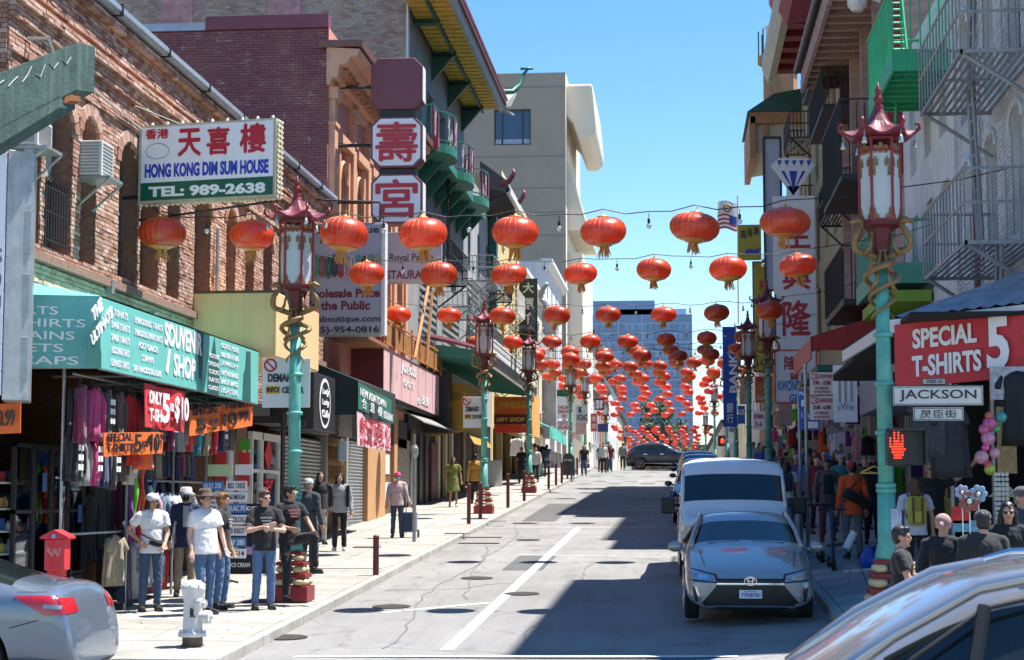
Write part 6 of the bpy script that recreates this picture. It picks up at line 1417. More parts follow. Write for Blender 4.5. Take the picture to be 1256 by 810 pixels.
g = G(); g.plate([(XL, 88, 4.6), (-6.4, 88, 3.5), (-6.4, 101, 3.7), (XL, 101, 4.8)], (0, 0, .05)); make(g, 'canvas', mat('awning_far_green', (.03, .22, .13), .7, .1), t); g = G(); g.box(-6.42, -6.37, 88, 101, 3.05, 3.6); make(g, 'valance', mat('valance_teal', (.1, .5, .4), .7), t)
t = thing('hanging_goods_stall', 'display of hanging shirts and hats outside the far left shop', 'display', (-8, 88, .8))
for i in range(9):
 c = ['white', 'black', 'khaki', 'red', 'navy', 'white', 'brown', 'mint', 'black'][i]; g = G(); garment_mesh(g, (-7.7 + .1 * (i % 3), 84.5 + i * 1.6, 2.9 - .9 * (i % 2)), .3, .9, 'shirt', 'z', 200 + i); make(g, 'shirt', GM[c], t, smooth=True)
g = G(); g.tube([(-7.6, 84, 3.1), (-7.6, 99, 3.3)], .03, 4); make(g, 'rail', m_greym, t)
for i, (Y, c) in enumerate([(86, (.5, .05, .04)), (92, (.3, .2, .1)), (103, (.15, .2, .3)), (110, (.4, .35, .3)), (123, (.3, .05, .05)), (130, (.1, .15, .12)), (150, (.35, .3, .25)), (170, (.25, .25, .28))]):
 z0 = zs(min(Y, 118)); t = thing('shop_awning', f'far left shop awning, {ordn[i]} one beyond the orange gift shop', 'awning', (XL, Y, z0 + 2.5), 'awnings far down the left side'); g = G(); g.plate([(XL, Y, z0 + 3.6), (-7.4, Y, z0 + 2.7), (-7.4, Y + 5, z0 + 2.7), (XL, Y + 5, z0 + 3.6)], (0, 0, .05)); g.box(-7.44, -7.4, Y, Y + 5, z0 + 2.35, z0 + 2.7); make(g, 'canvas', mat(f'far_awning_{i}', c, .7, .15), t)
# ================================================================ right side of the street
m_wb = brick_mat('brick_white', [(.58, .58, .56), (.70, .70, .68), (.64, .63, .61), (.74, .74, .73)]); m_wplas = mat('white_plaster', (.68, .68, .66), .85, .15, 2, .2, streak=.3)
def yR(x, y=300, X=XR): return atX(x, y, X).y
t = thing('white_brick_building', 'white painted brick building with white fire escapes on the right corner', 'building', (XR, 26.6, zs(26.6)))
Y0, Y1, ZT = 24.9, 35.6, 16.6
ops = [(a, a + 1.05, z, z + 2.1, .3) for a in (26.2, 28.6, 31.0, 33.6) for z in (4.35, 7.25, 10.15)]
g = G(); quadwall(g, PR, Y0, Y1, 2.5, ZT, ops, .28); make(g, 'facade', m_wplas, t)
make(bricks(PR, Y0, Y1, 3.0, 10.5, ops, proud=.014, seed=12, bl=.24, bh=.08), 'painted_brick_courses', m_wb, t, recalc=False, stuff=True)
for i, o_ in enumerate(ops):
 window(PR, *[o_[0] + .02, o_[1] - .02, o_[2], o_[3] - .02], t, m_white if i % 2 else m_blackm, d=-.22, curtain=.6 if i % 3 == 0 else 0)
 g = G(); c0 = (o_[0] + o_[1]) / 2; A = [(c0 - .6 * math.cos(math.pi * k / 10), o_[3] - .3 + .36 * math.sin(math.pi * k / 10)) for k in range(11)]; g.tube([PR(u, z, .03) for u, z in A], .05, 5); make(g, 'arch_hood', m_wplas, t)
shell(t, 'R', Y0, Y1, ZT, m_wplas, zb=-2.0, back=14)
cornice(t, PR, Y0, Y1, [(ZT - .5, 0), (ZT - .4, .3), (ZT - .1, .5), (ZT + .1, .5), (ZT + .1, -.3)], m_wplas)
m_feg = mat('fire_escape_grey', (.30, .30, .30), .5, .15, 5, streak=.3)
fire_escape(t, PR, 26.9, 31.4, 6.9, 1.25, m_feg, h=1.05, nb=13, lad=(28.6, 29.3, 3.95, 6.9), r=.025); fire_escape(t, PR, 26.9, 31.4, 3.95, 1.25, m_feg, h=1.05, nb=13, lad=(27.4, 27.0, 1.6, 3.9), r=.025); fire_escape(t, PR, 26.9, 31.4, 9.85, 1.25, m_feg, lad=(29.2, 28.4, 6.9, 9.85), r=.025)
g = G(); g.tube([PR(32.6, 2.8, .12), PR(32.6, 12, .12)], .06, 6); make(g, 'drain_pipe', mat('rust_pipe', (.2, .07, .05), .7, .2), t)
t = thing('grey_plaster_building', 'pale plaster building with bright green fire escapes', 'building', (XR, 38.65, zs(39)))
Y0, Y1, ZT = 35.65, 43.5, 10.7
ops = [(a, a + 1.1, z, z + 2.0) for a in (36.5, 38.8, 41.2) for z in (4.6, 7.6)]
g = G(); quadwall(g, PR, Y0, Y1, 3.0, ZT, ops, .28); make(g, 'facade', m_wplas, t)
for o_ in ops: window(PR, *o_, t, m_sheetw, d=-.2)
shell(t, 'R', Y0, Y1, ZT, m_wplas, zb=-2.0)
m_feG = mat('fire_escape_green', (.04, .42, .20), .5, .15, 4, streak=.2)
def solid_balcony(par, u0, u1, z, dep, m, h=1.3):
 g = G(); bar3(g, PR, u0, u1, z - .1, z, 0, dep)
 for k in range(9): a = u0 + (u1 - u0) * k / 9; bar3(g, PR, a, a + .08, z - .25, z - .1, 0, dep)
 bar3(g, PR, u0, u1, z - .3, z + .12, dep - .03, dep + .02); bar3(g, PR, u0 - .02, u0 + .02, z - .3, z + .15, 0, dep); o = make(g, 'balcony', m, par)
 g = G()
 for k in range(20): a = u0 + (u1 - u0) * k / 19; bar3(g, PR, a - .03, a + .03, z, z + h, dep - .02, dep + .0)
 for k in range(6): d = dep * k / 6; bar3(g, PR, u0 - .015, u0 + .015, z, z + h, d, d + .03)
 make(g, 'bars', m, o)
 g = G(); g.tube([PR(u0, z + h, 0), PR(u0, z + h, dep), PR(u1, z + h, dep), PR(u1, z + h, 0)], .035, 5); make(g, 'hand_rail', m, o)
 return o
b = solid_balcony(t, 35.9, 40.4, 9.0, 1.15, m_feG, 1.5)
b2 = solid_balcony(t, 38.9, 43.4, 5.0, 1.2, mat('fire_escape_mint', (.08, .30, .20), .5, .15), 1.1)
g = G()
for z0_, z1_, ua, ub in ((5.0, 9.0, 40.5, 39.0), (9.0, 11, 37, 38)):
 for q in (0, .5): g.tube([PR(ua, z0_, .7 + q * .7), PR(ub, z1_, .7 + q * .7)], .04, 4)
 for k in range(12): f = k / 12; u = ua + (ub - ua) * f; z = z0_ + (z1_ - z0_) * f; g.tube([PR(u, z, .7), PR(u, z, 1.05)], .025, 4)
make(g, 'ladder', m_feG, b2)
g = G(); bar3(g, PR, 38.9, 43.2, 4.3, 4.55, .05, 1.1); bar3(g, PR, 38.9, 43.2, 3.6, 3.8, .05, 1.1); make(g, 'green_slats', mat('lime_paint', (.22, .36, .04), .6, .2), b2)
g = G(); bar3(g, PR, 43.6, 44.0, 8, 12.7, -.0, .35); make(g, 'red_column', m_red, t)
g = G(); g.tube([PR(45.9, 13.0, .2), PR(45.9, 13.2, .7)], .05, 6); g.lathe([(.14, -.25), (.26, -.1), (.26, .05), (.14, .15)], 12, c=PR(45.9, 13.0, .8)); make(g, 'globe_lamp', m_sheetw, t)
# ---- brown carved balcony house
m_brp = mat('weathered_timber', (.40, .28, .24), .85, .3, 4, .3, 20, streak=.25, wood=2); m_gt = mat('grey_roof_tile', (.16, .16, .17), .8, .35, 6, .3)
t = thing('carved_timber_house', 'weathered brown house with a tiled canopy and dark green balconies on the right', 'building', (XR, 46.1, zs(46)))
Y0, Y1, ZT = 43.55, 60.0, 17.4
ops = [(a, a + 1.3, z, z + 2.2) for a in (47.2, 50.0, 53.0, 56.4) for z in (5.4, 8.6, 11.6)]
g = G(); quadwall(g, PR, Y0, Y1, 3.2, ZT, ops, .5); make(g, 'facade', m_brp, t)
for o_ in ops: window(PR, *o_, t, mat('maroon_sash', (.2, .03, .05)), d=-.4, style='grid')
shell(t, 'R', Y0, Y1, ZT, m_brp, zb=-1.6)
g = G(); bar3(g, PR, 46.2, 57, 13.5, 13.8, 0, 1.5); o = make(g, 'canopy', m_brp, t)
g = G()
for k in range(14): u = 46.3 + k * .78; bar3(g, PR, u, u + .2, 13.2, 13.49, 0, 1.45)
bar3(g, PR, 46.2, 57, 13.15, 13.55, 1.4, 1.52); make(g, 'carved_beam', m_brp, o)
g = G(); g.add([PR(46.1, 13.8, 1.65), PR(57.2, 13.8, 1.65), PR(57.2, 15.3, 0), PR(46.1, 15.3, 0)], [(0, 1, 2, 3)]); g.add([PR(46.1, 13.8, 1.65), PR(46.1, 15.3, 0), PR(46.1, 13.8, 0)], [(0, 1, 2)]); make(g, 'tile_bed', m_gt, o)
me = None
for r_ in range(42):
 u = 46.15 + r_ * .265; g = G(); g.tube([PR(u, 13.84, 1.72), PR(u, 14.35, 1.1), PR(u, 15.32, .02)], .075, 6); make(g, 'roof_tile_row', m_gt if r_ > 3 else mat('pale_tile', (.5, .46, .4)), o)
for u in (46.4, 49.5, 52.6, 55.8): g = G(); bar3(g, PR, u, u + .3, 4, 13.2, .0, .35); make(g, 'timber_post', m_brp, t)
def panel_balcony(par, u0, u1, z, dep, m, h=1.1, mr=m_blackm):
 g = G(); bar3(g, PR, u0, u1, z - .15, z, 0, dep); o = make(g, 'balcony', mr, par)
 g = G(); bar3(g, PR, u0, u1, z + .05, z + h, dep - .02, dep + .02); make(g, 'solid_panel', m, o); g = G(); bar3(g, PR, u0 - .02, u0 + .02, z + .05, z + h, 0.04, dep - .02)
 g2 = G(); 
 for k in range(int((u1 - u0) / .3)): u = u0 + .3 * k; g2.tube([PR(u, z, dep + .03), PR(u, z + h + .1, dep + .03)], .014, 4)
 for k in range(7): g2.tube([PR(u0 - .03, z, dep * k / 6), PR(u0 - .03, z + h, dep * k / 6)], .016, 4)
 g2.tube([PR(u0, z + h + .1, 0), PR(u0, z + h + .1, dep + .03), PR(u1, z + h + .1, dep + .03)], .025, 5); make(g2, 'railing', mr, o)
 return o
m_dgp = mat('panel_dark_green', (.015, .11, .07), .6, .15, 4)
panel_balcony(t, 46.3, 52, 8.5, 1.25, m_dgp, 1.9); panel_balcony(t, 46.3, 52, 5.2, 1.25, m_dgp, 1.3); panel_balcony(t, 53.5, 59, 12.0, 1.1, m_dgp, 1.0)
fire_escape(t, PR, 53.5, 58, 9.0, .9, m_blackm, r=.025)
# ---- house with red beam eave
m_dred = mat('eave_red', (.22, .02, .03), .6, .2); m_creamR = mat('cream_fascia', (.55, .50, .40), .8, .12, 1.5, .1, streak=.3)
t = thing('red_beamed_eave_building', 'tall building whose cream eave shows dark red beams beneath', 'building', (XR, 60, zs(60)))
Y0, Y1, ZT = 60.05, 77.9, 19.2
ops = [(a, a + 1.4, z, z + 2.2) for a in (61.5, 65, 69, 73) for z in (6, 9.3, 12.5, 15.6)]
g = G(); quadwall(g, PR, Y0, Y1, 4.0, ZT, ops, .4); make(g, 'facade', mat('ochre_plaster', (.40, .33, .20), .85, .2, 2, streak=.25), t)
for o_ in ops: window(PR, *o_, t, mat('maroon_sash', (.2, .03, .05)), d=-.3)
shell(t, 'R', Y0, Y1, ZT, m_wplas, zb=-1)
g = G(); bar3(g, PR, Y0 - 1, Y1, 18.9, 19.1, 0, 1.4); make(g, 'soffit', m_blackm, t)
for k in range(10): u = Y0 - .9 + k * 1.85; g = G(); bar3(g, PR, u, u + .8, 18.55, 18.9, .05, 1.15); make(g, 'red_beam', m_dred, t)
cornice(t, PR, Y0 - 1, Y1, [(18.5, 1.15), (18.45, 1.45), (19.0, 1.7), (19.5, 1.7), (19.6, 1.1)], m_creamR, 'cream_fascia')
for z in (8.6, 11.8, 14.9): (panel_balcony(t, 61, 66, z, .8, m_dgp, .9) if z > 13 else None); fire_escape(t, PR, 72.2, 76, z, .9, m_blackm, r=.03)
g = G(); cornice(t, PR, 57.5, 62, [(17.0, 0), (16.8, 1.6), (17.3, 1.9), (18.6, .6), (18.6, 0)], mat('carmine_eave', (.28, .03, .06), .6, .2), 'carmine_eave')
# ---- orange eaved house, turret
t = thing('orange_eaved_building', 'building with an orange brown eave and green roof edge at the far right', 'building', (XR, 78, zs(78)))
Y0, Y1, ZT = 78.0, 84.4, 17.3
ops = [(a, a + 1.5, z, z + 2.2) for a in (79, 82) for z in (6, 9.3, 12.5)]
g = G(); quadwall(g, PR, Y0, Y1, 4.2, ZT, ops, .4); make(g, 'facade', m_creamR, t)
for o_ in ops: window(PR, *o_, t, m_sheetw, d=-.3)
shell(t, 'R', Y0, Y1, ZT, m_creamR, zb=-.5)
m_ob = mat('orange_brown', (.45, .22, .10), .75, .2, 3, streak=.2)
g = G(); g.plate([(3.55, 77.9, 15.3), (XR, 77.9, 15.6), (XR, 77.9, 17.0), (3.55, 77.9, 16.8)], (0, 6, 0)); make(g, 'eave_box', m_creamR, t)
g = G(); g.box(3.35, XR, 77.6, 77.89, 16.6, 17.1); g.box(3.3, 3.56, 77.6, 84.2, 15.0, 16.9); g.box(3.9, 4.1, 77.7, 77.89, 15.1, 16.59); make(g, 'eave_frame', m_ob, t)
g = G(); g.plate([(3.2, 77.5, 17.11), (XR, 77.5, 17.11), (XR, 77.5, 18.1), (4.4, 77.5, 17.9)], (0, 6.9, 0)); make(g, 'green_roof', m_dkg, t)
t = thing('roof_turret', 'cream and orange roof turret with a red ball on top above the right eaves', 'turret', (4.9, 82, 17))
zb_, zt_ = 17.0, zL(48, 82); g = G(); g.lathe([(.8, zb_), (.8, zt_ - 1.2), (1.05, zt_ - 1.1), (1.05, zt_ - .7)], 8, c=(4.95, 82, 0)); make(g, 'drum', m_ob, t)
g = G(); g.lathe([(.65, zt_ - .7), (.65, zt_ + .6), (.75, zt_ + .7)], 8, c=(4.95, 82, 0)); make(g, 'lantern_stage', m_white, t)
g = G(); g.tube([(4.95, 82, zt_ + .7), (4.95, 82, zt_ + 1.5)], .1, 6); g.ball((4.95, 82, zt_ + 1.9), .5, 14, 10); make(g, 'red_ball', mat('ball_red', (.45, .10, .08), .5, .2), t, smooth=True)
g = G()
for k in range(10): a = k * .628; g.tube([(4.95 + 1.0 * math.cos(a), 82 + 1.0 * math.sin(a), zt_ - .7), (4.95 + 1.0 * math.cos(a), 82 + 1.0 * math.sin(a), zt_ + .5)], .03, 4)
make(g, 'rail', m_blackm, t)
for a, b, z, m, nm, lb in [(84.6, 102.9, 8.6, m_creamR, 'cream_low_house', 'low cream building beyond the orange eaved one'), (103.1, 122, 11.5, m_brown, 'brown_brick_shop_house', 'low ornate brown building behind the right lamps'), (122.2, 145, 9.0, m_grey2, 'grey_shop_house', 'low grey building beyond the crest on the right'), (145.2, 175, 10.0, m_cream2, 'cream_shop_house', 'cream far building on the right beyond the crossing'), (175.2, 215, 12, m_grey2, 'dark_shop_house', 'farthest building on the right side')]:
 t, P = house('R', a, b, z, m, nm, lb, [(5.2, 7.2)], 4, ww=1.4, corn=.5)
t = thing('flag_pole', 'white flag pole with two flags above the right eaves', 'flag pole', (3.3, 95, 5))
pA, pB = atY(905, 240, 95), atY(905, 330, 95); g = G(); g.tube([pB - ZP * 3, pA], .05, 6); make(g, 'pole', m_sheetw, t)
for y0_, y1_, k_ in ((248, 264, 0), (264, 282, 1)):
 A, B = atY(880, y0_, 95), atY(904, y1_, 95); h = A.z - B.z
 g = G(); n = 10
 if k_ == 0:
  for i in range(n + 1): f = i / n; yy = 95 + .12 * math.sin(f * 7); g.v += [(A.x + (B.x - A.x) * f, yy, B.z + .1 * math.sin(f * 5)), (A.x + (B.x - A.x) * f, yy, A.z + .1 * math.sin(f * 5))]
  g.f = [[2 * i, 2 * i + 2, 2 * i + 3, 2 * i + 1] for i in range(n)]; g.m = [0] * n; make(g, 'white_flag', m_sheetw, t); g = G(); g.tube([((A.x + B.x) / 2 + .2 * math.cos(a * .6), 94.85, (A.z + B.z) / 2 + .2 * math.sin(a * .6)) for a in range(12)], .05, 4); make(g, 'gold_seal', m_gold, t)
 else:
  for s_ in range(7):
   o_ = len(g.v)
   for i in range(n + 1): f = i / n; yy = 95 + .12 * math.sin(f * 7); za_ = B.z + h * s_ / 7 + .1 * math.sin(f * 5); g.v += [(A.x + (B.x - A.x) * f, yy, za_), (A.x + (B.x - A.x) * f, yy, za_ + h / 7)]
   g.f += [[o_ + 2 * i, o_ + 2 * i + 2, o_ + 2 * i + 3, o_ + 2 * i + 1] for i in range(n)]; g.m += [(2 if (i > 5 and s_ > 2) else s_ % 2) for i in range(n)]
  make(g, 'striped_flag', [mat('flag_red', (.5, .04, .06), .7), m_sheetw, mat('flag_blue', (.03, .06, .3), .7)], t)
# ================================================================ signs of the right side
YS = 70.0
t = thing('tall_white_sign', 'very tall white upright sign with red characters and a blue diamond on top', 'sign', (XR, YS, 3.8))
def tp(x, y): return atY(x, y, YS)
A, B = tp(948, 241), tp(1003, 495)
g = G(); g.box(A.x, B.x, YS, YS + .4, B.z, A.z); make(g, 'panel', m_signw, t)
C_, D_ = tp(938, 162), tp(962, 352); g = G(); g.box(C_.x, D_.x, YS + 1.2, YS + 1.4, D_.z, C_.z); g2 = make(g, 'rear_panel', mat('rear_grey', (.42, .45, .52), .5, .05), t)
g = G(); 
for x in (C_.x, D_.x): g.tube([(x, YS + 1.15, D_.z), (x, YS + 1.15, C_.z)], .06, 4, sq=True)
for z in (D_.z, C_.z): g.tube([(C_.x, YS + 1.15, z), (D_.x, YS + 1.15, z)], .06, 4, sq=True)
make(g, 'rear_frame', m_blackm, t)
for s, y0_, y1_ in (('生', 272, 305), ('興', 322, 356), ('隆', 368, 413)):
 a, b_ = tp(960, y1_), tp(994, y0_); text(s, (a.x, YS - .01, a.z), XP, ZP, b_.x - a.x, b_.z - a.z, m_inkr, t, .035)
E_, F_ = tp(950, 430), tp(1002, 494); g = G()
for (x0, z0, x1, z1) in ((E_.x, E_.z, F_.x, E_.z), (E_.x, F_.z, F_.x, F_.z), (E_.x, E_.z, E_.x, F_.z), (F_.x, E_.z, F_.x, F_.z)): g.tube([(x0, YS - .02, z0), (x1, YS - .02, z1)], .035, 4, sq=True)
make(g, 'red_border', m_inkr, t)
a = tp(954, 480); text('KWONG SANG', (a.x, YS - .01, a.z), XP, ZP, 1.5, .42, mat('sign_sky_blue', (.03, .25, .6), .4), t, .03); a = tp(968, 493); text('GIFTS', (a.x, YS - .01, a.z), XP, ZP, .8, .3, mat('sign_sky_blue', (.03, .25, .6)), t, .03)
a = tp(962, 454); text('隆', (a.x, YS - .01, a.z), XP, ZP, .5, .55, m_inkr, t, .035); a = tp(968, 467); text('貨百', (a.x, YS - .01, a.z), XP, ZP, .8, .32, m_inkr, t, .03)
dm = [(946, 203), (955, 194), (991, 194), (1000, 203), (973, 240)]
g = G(); g.plate([tuple(tp(x, y)) for x, y in dm], (0, .25, 0)); make(g, 'diamond', m_signw, t)
g = G()
for q in ([(958, 210), (962, 210), (973, 234)], [(968, 210), (978, 210), (973, 236)], [(984, 210), (988, 210), (974, 234)]): g.plate([tuple(tp(x, y) + Vector((0, -.02, 0))) for x, y in q], (0, .02, 0))
for k in range(5): x = 953 + k * 9; g.plate([tuple(tp(x, 197) + Vector((0, -.02, 0))), tuple(tp(x + 6, 197) + Vector((0, -.02, 0))), tuple(tp(x + 3, 204) + Vector((0, -.02, 0)))], (0, .02, 0))
make(g, 'blue_facets', m_inkb, t)
g = G(); p = tp(973, 240); g.box(p.x - .25, p.x + .25, YS, YS + .3, A.z, A.z + .4); make(g, 'diamond_stand', m_signw, t)
g = G()
for y in (250, 330, 430, 352): p = tp(1003, y); g.tube([(p.x, YS + .2, p.z), (XR + .1, YS + .2, p.z + .1)], .06, 5)
g.tube([tp(1003, 250) + Vector((0, .2, 0)), (XR, YS - 8, 13)], .03, 4); make(g, 'bracket', m_blackm, t)
m_ys = mat('sign_yellow', (.50, .40, .05), .6, .15)
board('yellow_sign', 'olive yellow sign with dark characters and a blue fish left of the tall white one', 905, 934, 276, 319, 76, m_ys, [('南', .1, .35, .6, .85, m_ink, .03), ('海', .38, .62, .65, .9, m_ink, .03), ('漁', .66, .9, .7, .95, m_ink, .03), ('~', .3, .9, .12, .35, m_inkb, .08)])
board('yellow_upright_sign', 'narrow yellow upright sign with red characters behind the right lamps', 924, 947, 322, 455, 78, m_ys, [('村', .3, .9, .72, .85, m_inkr, .03), ('漁', .3, .9, .52, .65, m_inkr, .03), ('海', .3, .9, .3, .43, m_inkr, .03)], edge=m_blackm)
board('orange_menu_sign', 'orange menu sign between the right lamp posts', 926, 948, 462, 494, 80, mat('menu_orange', (.55, .18, .05), .6, .3, 3), [('HONG KONG', .1, .9, .78, .95, m_inkr, .02), ('CLAY POT', .1, .9, .1, .25, m_inkw, .01)])
board('brown_wall_panel', 'plain brown panel beside the orange menu sign', 907, 922, 462, 496, 88, m_brp)
t = board('blue_banner', 'tall blue bank banner hanging from a right lamp post', 886, 904, 401, 524, 83.5, mat('banner_blue', (.01, .08, .45), .5, .1), [('銀', .25, .75, .14, .24, m_inkw, .02), ('行', .25, .75, .04, .13, m_inkw, .02)], th=.04, cat='banner')
a = atY(891, 482, 83.5); text('BANK', (a.x + .52, 83.49, a.z), ZP, -XP, 1.9, .38, m_inkw, t, .03)
# parking sign poles
t = thing('no_stopping_sign', 'white NO STOPPING and NO PARKING plates on a pole by the right kerb', 'sign', (2.55, 35, zs(35)))
pz = zs(35, 2.6); px_ = atY(990, 600, 35).x; g = G(); g.tube([(px_, 35, pz), (px_, 35, atY(990, 447, 35).z)], .035, 8); make(g, 'pole', m_greym, t)
for (y0_, y1_, L1, L2, L3) in ((457, 484, 'NO', 'STOPPING', '3PM - 10PM'), (486, 515, 'NO', 'PARKING', '2AM - 6AM')):
 A, B = atY(993, y0_, 34.95), atY(1022, y1_, 34.95); g = G(); g.box(A.x, B.x, 34.93, 34.945, B.z, A.z); o = make(g, 'plate', mat('plate_white', (.66, .62, .58), .5, .08), t)
 w, h = B.x - A.x, A.z - B.z; g = G(); g.box(A.x + .02, A.x + w * .33, 34.922, 34.929, B.z + h * .68, A.z - .02); make(g, 'red_block', m_inkr, o)
 text('NO', (A.x + w * .07, 34.915, B.z + h * .72), XP, ZP, w * .22, h * .2, m_inkw, o, .02); text(L2, (A.x + w * .36, 34.925, B.z + h * .72), XP, ZP, w * .6, h * .18, m_inkr, o, .01); text(L3, (A.x + w * .12, 34.925, B.z + h * .42), XP, ZP, w * .76, h * .2, m_inkr, o, .01)
 text('1ST FRIDAY', (A.x + w * .2, 34.925, B.z + h * .22), XP, ZP, w * .6, h * .12, m_inkr, o, 0); text('OF THE MONTH', (A.x + w * .15, 34.925, B.z + h * .06), XP, ZP, w * .7, h * .1, m_inkr, o, 0)
t = thing('blue_parking_sign', 'blue parking plates on the left one of the two kerbside poles', 'sign', (2.45, 36, zs(36)))
px_ = atY(982, 600, 36).x; g = G(); g.tube([(px_, 36, zs(36, 2.6)), (px_, 36, atY(982, 476, 36).z)], .035, 8); make(g, 'pole', m_greym, t)
for (x0_, x1_, y0_, y1_, s) in ((979, 991, 477, 501, 'Pay'), (980, 1006, 503, 528, '1 Hour')):
 A, B = atY(x0_, y0_, 35.95), atY(x1_, y1_, 35.95); g = G(); g.box(A.x, B.x, 35.93, 35.945, B.z, A.z); o = make(g, 'plate', mat('plate_blue2', (.02, .12, .5), .4, .05), t); w, h = B.x - A.x, A.z - B.z
 text(s, (A.x + w * .12, 35.925, B.z + h * .6), XP, ZP, w * .7, h * .25, m_inkw, o, .02); g = G(); g.box(A.x + w * .3, B.x - w * .1, 35.922, 35.929, B.z + h * .1, B.z + h * .42); make(g, 'white_block', m_inkw, o)
board('shade_sign', 'small white plates on the far right lamps above the crowd', 893, 902, 508, 545, 95, m_signw, [('W', .1, .9, .7, .9, m_ink), ('PARK', .1, .9, .4, .55, m_ink)])
board('small_blue_sign', 'small blue plate among the far right lamps', 903, 914, 498, 520, 86, mat('plate_blue2', (.02, .12, .5)), [('BUS', .1, .9, .5, .8, m_inkw)])
board('small_white_sign', 'pair of pale parking plates between the far right lamps', 923, 938, 505, 527, 60, m_signw, [('NO PARKING', .1, .9, .6, .85, m_inkr), ('2-6', .2, .8, .15, .45, m_inkr)])
# street name signs on the near right lamp
t = thing('street_name_sign', 'white JACKSON street name plate with black letters on the near right lamp', 'street sign', tuple(atY(1093, 497, 22.7)))
YJ = 22.7
def jb(x0_, x1_, y0_, y1_, s, fill=.8, bold=.02):
 A, B = atY(x0_, y0_, YJ), atY(x1_, y1_, YJ); g = G(); g.box(A.x, B.x, YJ, YJ + .03, B.z, A.z); o = make(g, 'plate', m_ink, t, bevel=.008)
 g = G(); g.box(A.x + .012, B.x - .012, YJ - .003, YJ, B.z + .012, A.z - .012); make(g, 'white_field', mat('plate_offwhite', (.62, .62, .58), .5, .06, 3, streak=.15), o); g = G()
 for (x0, z0, x1, z1) in ((A.x + .024, B.z + .024, B.x - .024, B.z + .024), (A.x + .024, A.z - .024, B.x - .024, A.z - .024), (A.x + .024, B.z + .024, A.x + .024, A.z - .024), (B.x - .024, B.z + .024, B.x - .024, A.z - .024)): g.tube([(x0, YJ - .004, z0), (x1, YJ - .004, z1)], .004, 4)
 make(g, 'border', m_ink, o)
 w, h = B.x - A.x, A.z - B.z; text(s, (A.x + w * (1 - fill) / 2, YJ - .008, B.z + h * .22), XP, ZP, w * fill, h * .56, m_ink, o, bold, depth=.003)
jb(1094, 1207, 473, 498, 'JACKSON', .84, .01); jb(1119, 1183, 499, 517, '昃臣街', .7, .01); jb(1131, 1160, 464, 472, '700→', .7, .02)
g = G(); p = atY(1150, 498, YJ); g.tube([(2.72, YJ + .05, p.z + .12), (p.x, YJ + .05, p.z + .12)], .02, 5); make(g, 'bracket', m_greym, t)
t = thing('pedestrian_signal', 'black pedestrian signal with a lit red hand on the near right lamp', 'traffic signal', tuple(atY(1090, 570, 22.6)))
A, B = atY(1088, 527, 22.55), atY(1135, 571, 22.55); g = G(); g.box(A.x, B.x, 22.55, 22.8, B.z, A.z); make(g, 'housing', m_blackm, t, bevel=.03)
g = G(); g.box(A.x - .01, B.x + .01, 22.42, 22.55, A.z - .02, A.z + .01); g.box(A.x - .01, A.x + .01, 22.42, 22.55, B.z, A.z); g.box(B.x - .01, B.x + .01, 22.42, 22.55, B.z, A.z); make(g, 'visor', m_blackm, t)
g = G()
for k in range(8):
 for (x0, z0, x1, z1) in ((A.x + .02, A.z - .03 - k * .052, B.x - .02, A.z - .03 - k * .052), (A.x + .03 + k * .058, B.z + .02, A.x + .03 + k * .058, A.z - .02)): g.tube([(x0, 22.545, z0), (x1, 22.545, z1)], .003, 3)
make(g, 'mesh_grille', mat('grille_grey', (.06, .06, .06), .5), t)
hand = ["..X.X...", "..X.X.X.", "X.X.X.X.", "X.XXX.X.", "X.XXXXX.", "XXXXXXX.", ".XXXXXXX", ".XXXXXX.", "..XXXXX.", "..XXXX.."]
g = G(); a = atY(1091, 566, 22.5)
for r_, row in enumerate(hand):
 for c_, ch in enumerate(row):
  if ch == 'X': g.ball((a.x + .02 + c_ * .025, 22.535, a.z + .36 - r_ * .035), .0125, 6, 4)
make(g, 'hand_symbol', mat('signal_red', (1, .035, .012), .4, 0, emit=1.6), t)
g = G(); g.tube([(2.75, 22.8, A.z - .05), (A.x + .05, 22.7, A.z - .05)], .02, 5); g.tube([(2.75, 22.8, B.z + .05), (A.x + .05, 22.7, B.z + .05)], .02, 5); make(g, 'mounting_arm', m_blackm, t)
g = G(); z_ = atY(1088, 640, 22.9).z; g.lathe([(.108, z_ - .12), (.108, z_ + .16)], 20, c=(2.72, 22.9, 0)); tag(make(g, 'taped_notice', mat('torn_paper', (.45, .5, .6), .8, .35, 8)), 'torn pale paper notice wrapped round the near right lamp post', 'notice')
t = thing('far_pedestrian_signal', 'small lit red signal far off above the parked blue cars', 'traffic signal', tuple(atY(886, 545, 100))); p = atY(886, 541, 100); g = G(); g.box(p.x - .25, p.x + .25, 100, 100.2, p.z - .3, p.z + .3); make(g, 'housing', m_blackm, t); g = G(); g.ball((p.x, 99.98, p.z), .13, 8, 6, sc=(.8, .5, 1.2)); make(g, 'hand_symbol', mat('signal_red', (1, .08, .02)), t)
